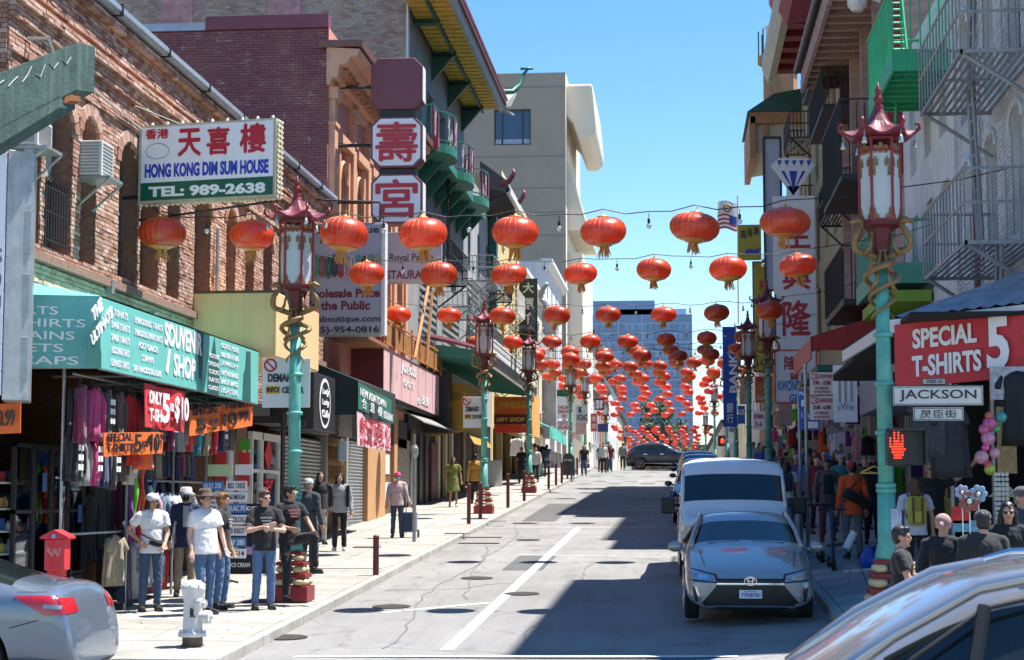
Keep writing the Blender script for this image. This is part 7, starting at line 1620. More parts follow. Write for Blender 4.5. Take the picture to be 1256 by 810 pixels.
# ---- corner shop canopy
t = thing('corner_shop_canopy', 'corrugated metal canopy of the right corner shop with white fascia', 'canopy', (3.1, 25.6, 2.5))
c0 = Vector((3.05, 25.7, 2.60)); c1 = Vector((7.2, 22.9, 2.80)); r0 = Vector((5.55, 26.7, 3.50)); r1 = Vector((7.2, 25.9, 3.85)); c2 = Vector((3.05, 33, 2.75)); r2 = Vector((5.55, 33, 3.5))
mcor = mat('corrugated_iron', (.32, .35, .40), .45, .3, 4, .15, metal=.5, streak=.3)
n = 46; g = G()
for i in range(n + 1): f = i / n; w = .018 * (1 if i % 2 else -1); g.v += [tuple(c0.lerp(c1, f) + ZP * w), tuple(r0.lerp(r1, f) + ZP * w)]
g.f = [[2 * i, 2 * i + 2, 2 * i + 3, 2 * i + 1] for i in range(n)]; g.m = [0] * n; make(g, 'corrugated_sheet', mcor, t)
g = G(); g.add([c0, r0, r2, c2], [(0, 1, 2, 3)]); make(g, 'side_sheet', mcor, t)
g = G(); e = (c1 - c0).normalized(); nr_ = Vector((e.y, -e.x, 0)).normalized(); g.plate([c0 - ZP * .03, c1 - ZP * .03, c1 - ZP * .22, c0 - ZP * .22], nr_ * -.05); g.plate([c0 - ZP * .03, c2 - ZP * .03, c2 - ZP * .22, c0 - ZP * .22], (.05, 0, 0)); make(g, 'fascia', m_white, t)
g = G()
for k in range(6): a = c0.lerp(c1, .05 + k * .18) - ZP * .15; g.tube([a, (a.x + .9, a.y + 1.6, a.z + .1)], .03, 4, sq=True)
for k in range(6): a = c0.lerp(c2, .05 + k * .18) - ZP * .15; g.tube([a, (XR, a.y + .1, a.z + .1)], .03, 4, sq=True)
make(g, 'strut', m_blackm, t)
b0, b1 = c0 + e * .12 + nr_ * .06 - ZP * .1, c0 + e * 4.2 + nr_ * .06 - ZP * .1
banner('special_shirts_banner', 'large red SPECIAL T-SHIRTS banner hanging from the corner canopy', (b0.x, b0.y), (b1.x, b1.y), b0.z - .93, b0.z - .02, m_redb, [('SPECIAL', .072, .31, .56, .87), ('T-SHIRTS', .068, .325, .12, .45), ('5', .345, .425, .12, .95), ('FOR', .48, .56, .4, .7), ('$10', .6, .8, .2, .88)], m_inkw, wav=.025, bold=.035, dz1=.18, n=30)
# shop interior
t = thing('corner_shop', 'dark open corner shop on the right crowded with goods', 'shop', (XR, 26.6, zs(27)))
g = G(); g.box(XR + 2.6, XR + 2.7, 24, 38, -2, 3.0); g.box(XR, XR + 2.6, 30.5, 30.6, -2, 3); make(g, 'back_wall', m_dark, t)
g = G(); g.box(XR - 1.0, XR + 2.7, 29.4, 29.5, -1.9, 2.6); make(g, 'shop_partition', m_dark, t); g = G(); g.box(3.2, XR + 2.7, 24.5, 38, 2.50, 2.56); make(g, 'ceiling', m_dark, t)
for x in (4.35, 5.0): g = G(); g.tube([(x, 28.6, -1.8), (x, 28.6, 2.5)], .05, 8); make(g, 'post', m_greym, t)
# ================================================================ vehicles
from mathutils.bvhtree import BVHTree
def paint(name, col, metal=.7, rough=.3):
 return mat(name, col, rough, .06, 1.2, metal=metal * .75, coat=.8, spec=.6)
m_tyre = mat('tyre_rubber', (.02, .02, .02), .85, .2, 20, .2); m_rim = mat('alloy_rim', (.45, .46, .48), .25, .1, metal=.9); m_chrome = mat('chrome', (.7, .7, .72), .12, .05, metal=1)
m_cg = mat('car_glass', (.012, .018, .018), .05, .2, 1.5, spec=.7); m_lens = mat('headlamp_lens', (.30, .32, .34), .12, .3, 18, metal=.4, coat=1); m_tail = mat('tail_lens', (.45, .012, .02), .15, .2, 12, coat=1)
m_trim = mat('black_trim', (.015, .015, .016), .5, .15, 6); m_plast = mat('grille_black', (.012, .012, .012), .35, .2, 30)
def wheel(par, x, y, z, r, w, side, spokes=10):
 s = 1 if side > 0 else -1
 g = G(); pr = [(r * .62, -w / 2), (r * .93, -w / 2), (r, -w * .36), (r, w * .36), (r * .93, w / 2), (r * .62, w / 2)]
 g.lathe(pr, 28); M = Matrix.Translation((x, y, z)) @ Matrix.Rotation(math.pi / 2, 4, 'X'); g.xf(M); t_ = make(g, 'wheel', m_tyre, par, smooth=False, world=False, auto=35)
 g = G(); g.lathe([(r * .66, -.01), (r * .66, .03), (r * .60, .035), (r * .58, -.02)], 28)
 for k in range(spokes): a = 2 * math.pi * k / spokes; c, q = math.cos(a), math.sin(a); g.tube([(.05 * c, .05 * q, .02), (r * .6 * c, r * .6 * q, .02)], [.035, .022], 4)
 g.lathe([(.001, .035), (.06, .03), (.065, 0)], 12)
 g.xf(Matrix.Translation((x, y + s * w * .40, z)) @ Matrix.Rotation(-s * math.pi / 2, 4, 'X')); make(g, 'rim', m_rim, t_, world=False, auto=30)
 g = G(); g.lathe([(.001, 0), (r * .62, 0)], 20); g.xf(Matrix.Translation((x, y + s * w * .30, z)) @ Matrix.Rotation(-s * math.pi / 2, 4, 'X')); make(g, 'brake_disc', m_trim, t_, world=False)
def car(name, label, loc, rz, tilt, st, m, axles, r=.33, glass_ws=(), glass_side=(), roll=0, zb=.22, group=None, ws=.74, cat='car', spokes=10, wtyre=.2):
 """st rows: x, half width, belt z, edge z, centre z, edge half width"""
 t = thing(name, label, cat, loc, group); t.rotation_euler = (roll, -tilt, rz); OFF[t.name] = (0, 0, 0)
 rings = []
 for (x, w, b, e, c, we) in st:
  h = [(0, zb), (w * .8, zb), (w * .96, zb + .12), (w, zb + (b - zb) * .45), (w * .985, b - .10), (w * .955, b), (we + (.03 if e > b + .2 else .05), e - .03), (we * (.95 if cat == 'van' else .88), e + (c - e) * .4), (we * .5, e + (c - e) * .85), (0, c)]
  rings.append([(x, -y, z) for y, z in h] + [(x, y, z) for y, z in h[::-1][1:-1]])
 n = len(rings[0]); V = [p for q in rings for p in q]; Fs = []; mi = []
 for i in range(len(st) - 1):
  for k in range(n):
   k2 = (k + 1) % n; Fs.append((i * n + k, i * n + k2, (i + 1) * n + k2, (i + 1) * n + k)); kk = k if k < 9 else n - 1 - k
   g_ = (kk in (6, 7, 8) and i in glass_ws) or (kk == 5 and i in glass_side); mi.append(1 if g_ else 2 if kk == 0 else 0)
 Fs.append(tuple(range(n))[::-1]); Fs.append(tuple((len(st) - 1) * n + k for k in range(n))); mi += [0, 0]
 me = bpy.data.meshes.new('b'); me.from_pydata(V, [], Fs); me.polygons.foreach_set('material_index', mi)
 for q in (m, m_cg, m_trim): me.materials.append(q)
 bm = bmesh.new(); bm.from_mesh(me); bmesh.ops.recalc_face_normals(bm, faces=bm.faces); bm.to_mesh(me); bm.free()
 o = bpy.data.objects.new('b', me); COL.objects.link(o); s_ = o.modifiers.new('s', 'SUBSURF'); s_.levels = 2; s_.render_levels = 2
 cut = []
 for ax in axles:
  g = G(); g.lathe([(r + .065, -1.4), (r + .065, 1.4)], 32); g.xf(Matrix.Translation((ax, 0, r)) @ Matrix.Rotation(math.pi / 2, 4, 'X')); c_ = make(g, 'c', m_trim, None); COL.objects.unlink(c_); TMP.collection.objects.link(c_); cut.append(c_)
  b_ = o.modifiers.new('w', 'BOOLEAN'); b_.object = c_; b_.operation = 'DIFFERENCE'; b_.solver = 'EXACT'
  # leave the middle of the body: only the outer wells are cut
 em = evald(o); bpy.data.objects.remove(o)
 for c_ in cut: bpy.data.objects.remove(c_)
 bm = bmesh.new(); bm.from_mesh(em); bm.faces.ensure_lookup_table(); bvh = BVHTree.FromBMesh(bm)
 em.materials.clear() if False else None
 for idx, nm in ((1, 'window_glass'), (0, 'body')):
  b2 = bm.copy(); keep = (lambda f: f.material_index == 1) if idx == 1 else (lambda f: f.material_index != 1)
  bmesh.ops.delete(b2, geom=[f for f in b2.faces if not keep(f)], context='FACES'); m2 = bpy.data.meshes.new(nm); b2.to_mesh(m2); b2.free()
  if not len(m2.polygons): continue
  for q in ([m_cg, m_cg] if idx == 1 else [m, m_trim, m_trim, m_trim]): m2.materials.append(q)
  m2.shade_smooth(); m2.set_sharp_from_angle(angle=R(38)); link_mesh(m2, nm, t, False)
 bm.free()
 for ax in axles:
  w = max(s[1] for s in st)
  for s in (-1, 1): wheel(t, ax, s * (w - wtyre / 2 - .01), r, r, wtyre, s, spokes)
 g = G(); g.box(axles[0] - .5, axles[1] + .5, -.55, .55, .2, .5); make(g, 'chassis', m_trim, t, world=False)
 return t, bvh
def patch_on(t, bvh, nm, q, m, axis='x', sgn=1, n=(10, 5), off=.006, th=.004, org=None):
 """bilinear patch of 4 corners projected on the body. axis x: (y,z) seen from the front (sgn=1) or rear; axis y: (x,z) from a side"""
 g = G(); A, B, C, D = [Vector(p) for p in q]; bad = 0
 for lay in (0, 1):
  for i in range(n[0] + 1):
   for j in range(n[1] + 1):
    u, v = i / n[0], j / n[1]; p = (A * (1 - u) + B * u) * (1 - v) + (D * (1 - u) + C * u) * v
    if axis == 'x': o = Vector((-2 if sgn > 0 else 9, p[0], p[1])); d = Vector((1 if sgn > 0 else -1, 0, 0))
    elif axis == 'y': o = Vector((p[0], -3 * sgn if False else 3 * sgn, p[1])); d = Vector((0, -sgn, 0))
    else: o = Vector((p[0], p[1], 4)); d = Vector((0, 0, -1))
    h = bvh.ray_cast(o, d)
    loc = h[0] if h[0] is not None else Vector([g.v[-1][0] + (off + th * lay) * d.x, o.y, o.z]) if g.v and axis == 'x' else Vector(g.v[-1]) if g.v else o
    g.v.append(tuple(Vector(loc) - d * (off + th * lay)))
 k = (n[0] + 1) * (n[1] + 1); m1 = n[1] + 1
 for i in range(n[0]):
  for j in range(n[1]): a = k + i * m1 + j; g.f.append([a, a + m1, a + m1 + 1, a + 1])
 e = [i * m1 for i in range(n[0] + 1)] + [n[0] * m1 + j for j in range(1, m1)] + [i * m1 + n[1] for i in range(n[0] - 1, -1, -1)] + [j for j in range(n[1] - 1, 0, -1)]
 for a, b in zip(e, e[1:] + e[:1]): g.f.append([a, b, b + k, a + k])
 g.m = [0] * len(g.f); return make(g, nm, m, t, smooth=False, world=False, auto=40)
def line_on(t, bvh, nm, pts, m, axis='y', sgn=1, r=.006):
 P = []
 for (a, b), (c, d_) in zip(pts[:-1], pts[1:]):
  for k in range(6):
   f = k / 6; p = (a + (c - a) * f, b + (d_ - b) * f)
   o, d = (Vector((p[0], 3 * sgn, p[1])), Vector((0, -sgn, 0))) if axis == 'y' else (Vector((-2 * sgn if sgn > 0 else 9, p[0], p[1])), Vector((sgn, 0, 0))) if axis == 'x' else (Vector((p[0], p[1], 4)), Vector((0, 0, -1)))
   h = bvh.ray_cast(o, d)
   if h[0] is not None: P.append(tuple(h[0] - d * .001))
 if len(P) > 1: g = G(); g.tube(P, r, 4); return make(g, nm, m, t, world=False)
def mirrors(t, x, y, z, m, s=1):
 for q in (-1, 1):
  g = G(); g.ball((x, q * (y + .1), z), 1, 10, 7, sc=(.07, .12, .08)); g.tube([(x, q * (y - .06), z - .04), (x, q * (y + .05), z - .02)], .03, 6); make(g, 'wing_mirror', m, t, smooth=True, world=False)
# --- silver grey saloon facing the camera
m_sil = paint('silver_paint', (.34, .335, .33), .55, .36); Wc = .91
stS = [(0, .70, .60, .62, .64, .56), (.05, .82, .63, .66, .68, .62), (.12, .86, .66, .70, .73, .66), (.30, .895, .74, .78, .81, .72), (.75, .905, .83, .88, .92, .76), (1.25, .91, .91, .96, 1.00, .78), (1.42, .91, .93, .985, 1.03, .77), (2.20, .91, .95, 1.34, 1.40, .65), (2.35, .91, .95, 1.375, 1.435, .64), (2.6, .91, .95, 1.39, 1.45, .64), (3.3, .91, .955, 1.37, 1.43, .64), (3.6, .905, .96, 1.32, 1.38, .62), (4.3, .88, 1.00, 1.05, 1.10, .68), (4.7, .85, .99, 1.04, 1.08, .62), (4.82, .80, .93, .96, .99, .58), (4.86, .70, .70, .73, .76, .5)]
xc, yc = .98, 24.75
t, bv = car('silver_sedan', 'silver grey saloon parked nose to camera at the right kerb', (xc, yc, zr(yc, xc)), math.pi / 2, .0417, stS, m_sil, (.95, 3.75), .335, (6, 11), (7, 8, 9, 10), roll=-.055 * 0 + .0)
for s in (-1, 1):
 for a, b, c, d in (((.98, 0, 0, 0), 0, 0, 0),)[:0]: pass
 patch_on(t, bv, 'headlight_surround', [(s * .44, .585), (s * .875, .62), (s * .895, .785), (s * .46, .705)], m_trim, off=.003); patch_on(t, bv, 'headlight', [(s * .47, .605), (s * .86, .64), (s * .885, .765), (s * .49, .69)], m_lens, off=.010); patch_on(t, bv, 'headlight_core', [(s * .58, .635), (s * .72, .65), (s * .72, .70), (s * .58, .685)], m_chrome, off=.012)
 patch_on(t, bv, 'fog_lamp', [(s * .72, .33), (s * .76, .33), (s * .80, .54), (s * .74, .50)], m_trim); patch_on(t, bv, 'fog_trim', [(s * .67, .34), (s * .70, .33), (s * .76, .52), (s * .735, .53)], m_chrome, off=.012)
patch_on(t, bv, 'lower_grille', [(-.70, .275), (.70, .275), (.46, .56), (-.46, .56)], m_plast, n=(14, 6)); patch_on(t, bv, 'upper_grille', [(-.45, .585), (.45, .585), (.46, .65), (-.46, .65)], m_plast)
for k in range(6): z = .31 + k * .042; w = .66 - (z - .29) * .95; patch_on(t, bv, 'grille_bar', [(-w, z), (w, z), (w, z + .012), (-w, z + .012)], m_trim, n=(14, 1), off=.014)
patch_on(t, bv, 'chrome_bar', [(-.46, .572), (.46, .572), (.46, .59), (-.46, .59)], m_chrome, n=(14, 1), off=.014)
patch_on(t, bv, 'chin_trim', [(-.64, .262), (.64, .262), (.66, .278), (-.66, .278)], m_chrome, n=(14, 1), off=.01)
g = G()
for rx, rz_, cz in ((.085, .058, .62), (.03, .052, .62), (.055, .025, .64)): g.tube([(-.035, rx * math.cos(a * .393), cz + rz_ * math.sin(a * .393)) for a in range(17)], .007, 5)
make(g, 'round_emblem', m_chrome, t, world=False)
g = G(); g.box(-.055, -.04, -.155, .155, .385, .50); p = make(g, 'number_plate', m_signw, t, world=False); a_ = text('7YNR761', (-.058, .13, .405), -YP, ZP, .26, .055, m_inkb, p, .02, depth=.003); text('California', (-.058, .09, .472), -YP, ZP, .18, .02, m_inkr, p, .0, depth=.003)
mirrors(t, 1.62, .93, .98, m_sil)
for s in (-1, 1):
 line_on(t, bv, 'door_seam', [(1.55, .35), (1.5, .93)], m_trim, 'y', s); line_on(t, bv, 'door_seam', [(2.55, .35), (2.6, .94)], m_trim, 'y', s); line_on(t, bv, 'bonnet_seam', [(.35, s * .62), (1.38, s * .70)], m_trim, 'z')
 g = G(); g.tube([(1.45, s * .80, .99), (1.85, s * .745, 1.20), (2.25, s * .665, 1.365), (2.7, s * .655, 1.39), (3.3, s * .655, 1.375), (3.7, s * .66, 1.29), (4.25, s * .71, 1.07)], .038, 8); make(g, 'roof_pillar', m_sil, t, smooth=True, world=False); None
 g = G(); g.tube([(1.46, s * .55, 1.04), (1.5, s * .1, 1.07)], .012, 4); make(g, 'wiper', m_trim, t, world=False)
 g = G(); g.tube([(2.95, s * .89, .95), (3.0, s * .60, 1.37)], .04, 5); make(g, 'centre_pillar', m_trim, t, world=False)
# --- white van behind it
m_vw = mat('van_white', (.78, .78, .78), .4, .06, 1, coat=.4)
stV = [(0, .94, .98, 1.02, 1.03, .86), (.02, .98, 1.02, 1.06, 1.07, .89), (.08, 1.0, 1.05, 1.10, 1.12, .90), (.4, 1.0, 1.12, 1.16, 1.19, .91), (.72, 1.0, 1.18, 1.22, 1.26, .91), (.80, 1.0, 1.19, 1.27, 1.31, .93), (1.36, 1.0, 1.24, 1.92, 1.97, .91), (1.44, 1.0, 1.24, 2.0, 2.05, .91), (1.6, 1.0, 1.25, 2.04, 2.10, .92), (2.2, 1.0, 1.25, 2.05, 2.12, .92), (2.9, 1.0, 1.25, 2.02, 2.12, .84), (5.2, 1.0, 1.25, 2.02, 2.12, .84), (5.4, .97, 1.2, 1.95, 2.04, .8)]
xv, yv = 1.0, 31.6
t, bv = car('white_van', 'white boxy van parked nose to camera behind the silver saloon', (xv, yv, zr(yv, xv)), math.pi / 2, .0417, stV, m_vw, (.95, 4.4), .38, (5,), (7, 8, 9), zb=.3, cat='van', wtyre=.24)
patch_on(t, bv, 'grille', [(-.52, .66), (.52, .66), (.52, .99), (-.52, .99)], m_chrome, n=(10, 5)); 
for k in range(4): patch_on(t, bv, 'grille_slot', [(-.48, .65 + k * .08), (.48, .65 + k * .08), (.48, .70 + k * .08), (-.48, .70 + k * .08)], m_plast, off=.014)
for s in (-1, 1):
 patch_on(t, bv, 'headlight', [(s * .56, .66), (s * .955, .66), (s * .945, .99), (s * .56, .99)], m_lens); patch_on(t, bv, 'indicator', [(s * .58, .67), (s * .94, .67), (s * .94, .76), (s * .58, .76)], mat('indicator_amber', (.5, .2, .04), .2, .1, coat=1), off=.014)
 g = G(); g.box(.95, 1.18, s * 1.06, s * 1.32, 1.15, 1.45); make(g, 'wing_mirror', m_trim, t, bevel=.03, world=False); g = G(); g.tube([(1.1, s * .97, 1.3), (1.1, s * 1.1, 1.3)], .03, 5); make(g, 'mirror_arm', m_trim, t, world=False)
 g = G(); g.tube([(.82, s * .93, 1.27), (1.1, s * .915, 1.6), (1.42, s * .895, 1.93)], .04, 6); make(g, 'front_pillar', m_vw, t, smooth=True, world=False)
 g = G(); g.tube([(.9, s * .15, 1.31), (.98, s * .75, 1.36)], .013, 4); make(g, 'wiper', m_trim, t, world=False)
g = G(); g.box(-.12, .03, -.95, .95, .36, .56); make(g, 'bumper', m_chrome, t, bevel=.03, world=False)
# --- two dark blue cars farther up
m_blu = paint('blue_paint', (.02, .04, .11)); stH = [(x, w, b + .12, e + (.22 if e > 1.2 else .12), c + (.22 if c > 1.2 else .12), we) for x, w, b, e, c, we in stS]
stH = stH[:12] + [(4.1, .90, 1.1, 1.42, 1.5, .56), (4.5, .88, 1.08, 1.15, 1.18, .66), (4.62, .84, .9, .93, .96, .6)]
t, bv = car('blue_suv', 'dark blue car whose roof shows just above the white van', (.9, 41.5, zr(41.5, .9)), math.pi / 2, .0417, stH, m_blu, (.95, 3.75), .36, (6,), (7, 8, 9, 10, 11)); mirrors(t, 1.6, .93, 1.1, m_blu)
for s in (-1, 1): patch_on(t, bv, 'headlight', [(s * .5, .74), (s * .8, .78), (s * .8, .88), (s * .5, .86)], m_lens)
t2 = copy_tree(t); t2['label'] = 'second dark blue car parked farther up behind the first one'; t2.location = (.75, 49.5, zr(49.5, .8))
for i in range(3): c = copy_tree(t); c['label'] = f'dark parked car nearly hidden in the line at the right kerb, {ordn[i + 2]} behind the van'; c.location = (.85, 57.5 + 8 * i, zr(57.5 + 8 * i, .8))
# --- dark SUV crossing at the crest
m_dsu = paint('slate_paint', (.025, .035, .055))
t, bv = car('crossing_suv', 'dark slate estate car crossing the street at the crest, seen from its side', (1.45, 111, zr(111, 0) + .03), math.pi, 0, stH, m_dsu, (.95, 3.72), .37, (6, 12), (7, 8, 9, 10, 11), spokes=8, ws=.8); mirrors(t, 1.6, .93, 1.1, m_dsu)
t.scale = (1.02, 1, 1.02)
for s in (1,):
 for x in (1.5, 2.6, 3.55): line_on(t, bv, 'door_seam', [(x, .35), (x + .04, 1.03)], m_trim, 'y', s, .01)
 for x in (2.3, 3.3): g = G(); g.box(x, x + .2, s * .905, s * .93, .92, .95); make(g, 'door_handle', m_chrome, t, world=False)
 patch_on(t, bv, 'tail_light', [(4.3, .92), (4.58, .95), (4.56, 1.05), (4.2, 1.08)], m_tail, 'y', s); patch_on(t, bv, 'sill_cladding', [(.5, .22), (4.5, .22), (4.5, .42), (.5, .42)], m_trim, 'y', s, (20, 3))
 for x in (2.55, 3.4): g = G(); g.tube([(x, s * .88, 1.07), (x + .03, s * .62, 1.55)], .035, 4); make(g, 'window_pillar', m_dsu, t, world=False)
# --- grey saloon tail at lower left
m_gr = paint('blue_grey_paint', (.17, .21, .27), .6, .25)
stA = [(x, w, b + (.05 if x > 3.4 else 0), e + (.05 if x > 3.9 else 0), c + (.05 if x > 3.9 else 0), we) for x, w, b, e, c, we in stS]
stA = stA[:12] + [(4.25, .90, 1.02, 1.09, 1.14, .66), (4.6, .88, 1.00, 1.08, 1.14, .68), (4.78, .86, .98, 1.04, 1.09, .66), (4.90, .80, .62, .66, .70, .6), (4.93, .72, .45, .48, .50, .5)]
X0 = atY(123, 760, 18.0).x
t, bv = car('grey_sedan', 'blue grey saloon whose tail sticks in at the lower left corner', (X0 - 5.25, 18.95, zr(18.9) - .0), 0, 0, stA, m_gr, (.95, 3.82), .345, (6, 11), (7, 8, 9, 10))
patch_on(t, bv, 'tail_light', [(4.28, .99), (4.62, .79), (4.90, .80), (4.80, 1.00)], m_tail, 'y', -1, (12, 6)); patch_on(t, bv, 'reverse_lens', [(4.60, .87), (4.82, .85), (4.82, .89), (4.62, .91)], m_lens, 'y', -1, (6, 2), off=.014)
patch_on(t, bv, 'tail_light', [(-.86, .80), (-.5, .82), (-.5, .96), (-.86, .98)], m_tail, 'x', -1); patch_on(t, bv, 'tail_light', [(.86, .80), (.5, .82), (.5, .96), (.86, .98)], m_tail, 'x', -1)
g = [(3.86, .72), (4.12, .72), (4.12, .94), (3.86, .94)]; line_on(t, bv, 'fuel_flap', g + g[:1], m_trim, 'y', -1, .004); line_on(t, bv, 'bumper_seam', [(4.25, .66), (4.62, .76)], m_trim, 'y', -1, .005); line_on(t, bv, 'boot_seam', [(4.3, 1.03), (4.75, 1.03)], m_trim, 'y', -1, .004)
line_on(t, bv, 'door_seam', [(3.35, .35), (3.25, .95)], m_trim, 'y', -1); mirrors(t, 1.62, .93, .98, m_gr)
# --- close silver car at lower right
m_cs = paint('close_silver_paint', (.42, .43, .45), .85, .16)
stF = [(0, .7, .80, .84, .88, .55), (.1, .84, .92, .96, 1.0, .64), (.5, .90, 1.0, 1.04, 1.08, .70), (1.1, .93, 1.05, 1.09, 1.14, .72), (1.35, .94, 1.07, 1.12, 1.17, .72), (1.75, .945, 1.08, 1.38, 1.44, .69), (2.15, .945, 1.09, 1.60, 1.66, .62), (2.5, .945, 1.1, 1.68, 1.745, .60), (3.2, .945, 1.1, 1.70, 1.77, .60), (4.0, .94, 1.1, 1.67, 1.73, .60), (4.5, .92, 1.1, 1.5, 1.56, .58), (4.8, .88, 1.05, 1.10, 1.14, .64)]
xf = .86 - 1.62; t, bv = car('close_silver_car', 'blurred silver car close to the camera at the lower right corner', (xf, 8.95, -2.04), 0, 0, stF, m_cs, (.95, 3.9), .36, (10,), (5, 6, 7, 8, 9))
t.scale = (.96, 1, 1.01)
for s in (-1, 1):
 g = G(); g.tube([(1.4, s * .80, 1.14), (1.78, s * .77, 1.41), (2.2, s * .70, 1.625), (2.6, s * .655, 1.70), (3.2, s * .65, 1.72), (4.0, s * .65, 1.69), (4.5, s * .63, 1.54)], .04, 8); make(g, 'roof_pillar', m_cs, t, smooth=True, world=False)
 g = G(); g.tube([(2.45, s * .58, 1.70), (2.6, s * .58, 1.745), (3.2, s * .58, 1.765), (4.0, s * .58, 1.72)], .02, 8); make(g, 'roof_rail', m_chrome, t, smooth=True, world=False)
 g = G(); g.tube([(1.62, s * .90, 1.12), (1.88, s * .84, 1.32), (2.22, s * .75, 1.53), (2.6, s * .70, 1.61), (3.3, s * .70, 1.62)], .012, 6); make(g, 'window_seal', m_trim, t, smooth=True, world=False)
 g = G(); g.tube([(2.1, s * .92, 1.1), (2.22, s * .745, 1.54)], .035, 5); g.tube([(2.9, s * .92, 1.1), (2.95, s * .71, 1.62)], .05, 5); make(g, 'window_pillar', m_trim, t, world=False)
# ================================================================ people
SK = [mat('skin', (.50, .27, .17), .55, .12, 9), mat('skin_tan', (.36, .18, .10), .55, .12, 9), mat('skin_pale', (.58, .34, .25), .55, .1, 9)]
HR = {'brown': mat('hair_brown', (.09, .045, .02), .6, .3, 30), 'black': mat('hair_black', (.012, .01, .01), .5, .2, 30), 'grey': mat('hair_grey', (.18, .17, .16), .6, .3, 30), 'ginger': mat('hair_ginger', (.22, .09, .03), .6, .3, 30)}
def cl(c, nm=None):
 k = 'wear_%02d_%02d_%02d' % tuple(int(x * 99) for x in c); return mat(k, c, .88, .16, 7, .25, 45, 0) if False else mat(k, c, .88, .18, 6, .3, 40, sheen=.15)
JE, BL, WH, NV, KH, GY = (.05, .10, .20), (.012, .012, .014), (.72, .72, .72), (.015, .025, .07), (.30, .25, .17), (.22, .22, .23)
def remesh(g, name, m, par, vox, disp=.0, seed=0):
 me = g.mesh(name); bm = bmesh.new(); bm.from_mesh(me); bmesh.ops.recalc_face_normals(bm, faces=bm.faces); bm.to_mesh(me); bm.free()
 o = bpy.data.objects.new(name, me); COL.objects.link(o); r = o.modifiers.new('r', 'REMESH'); r.mode = 'VOXEL'; r.voxel_size = vox; r.use_smooth_shade = True
 s = o.modifiers.new('s', 'SMOOTH'); s.factor = .5; s.iterations = 3
 e = evald(o); bpy.data.objects.remove(o)
 if disp:
  n = len(e.vertices); co = np.empty(n * 3, 'f'); no = np.empty(n * 3, 'f'); e.vertices.foreach_get('co', co); e.vertices.foreach_get('normal', no); co = co.reshape(-1, 3); no = no.reshape(-1, 3)
  x, y, z = co.T; f = np.sin(x * 31 + 5 * np.sin(z * 11 + seed) + seed) * np.sin(z * 23 + 4 * np.sin(x * 13 + y * 9 + seed)) + .6 * np.sin(y * 37 + z * 29 + 6 * np.sin(x * 17 + seed * 2)) + .5 * np.sin(z * 61 + 5 * np.sin(x * 21 + y * 25))
  co += no * (f * disp * .42)[:, None]; e.vertices.foreach_set('co', co.ravel()); e.update()
 e.materials.append(m); e.shade_smooth(); return link_mesh(e, name, par, False)
def cone(g, a, b, ra, rb, n=12):
 a, b = Vector(a), Vector(b); g.tube([a, a.lerp(b, .5), b], [ra, (ra + rb) / 2, rb], n); g.ball(a, ra, n, 7); g.ball(b, rb, n, 7)
PN = [0]
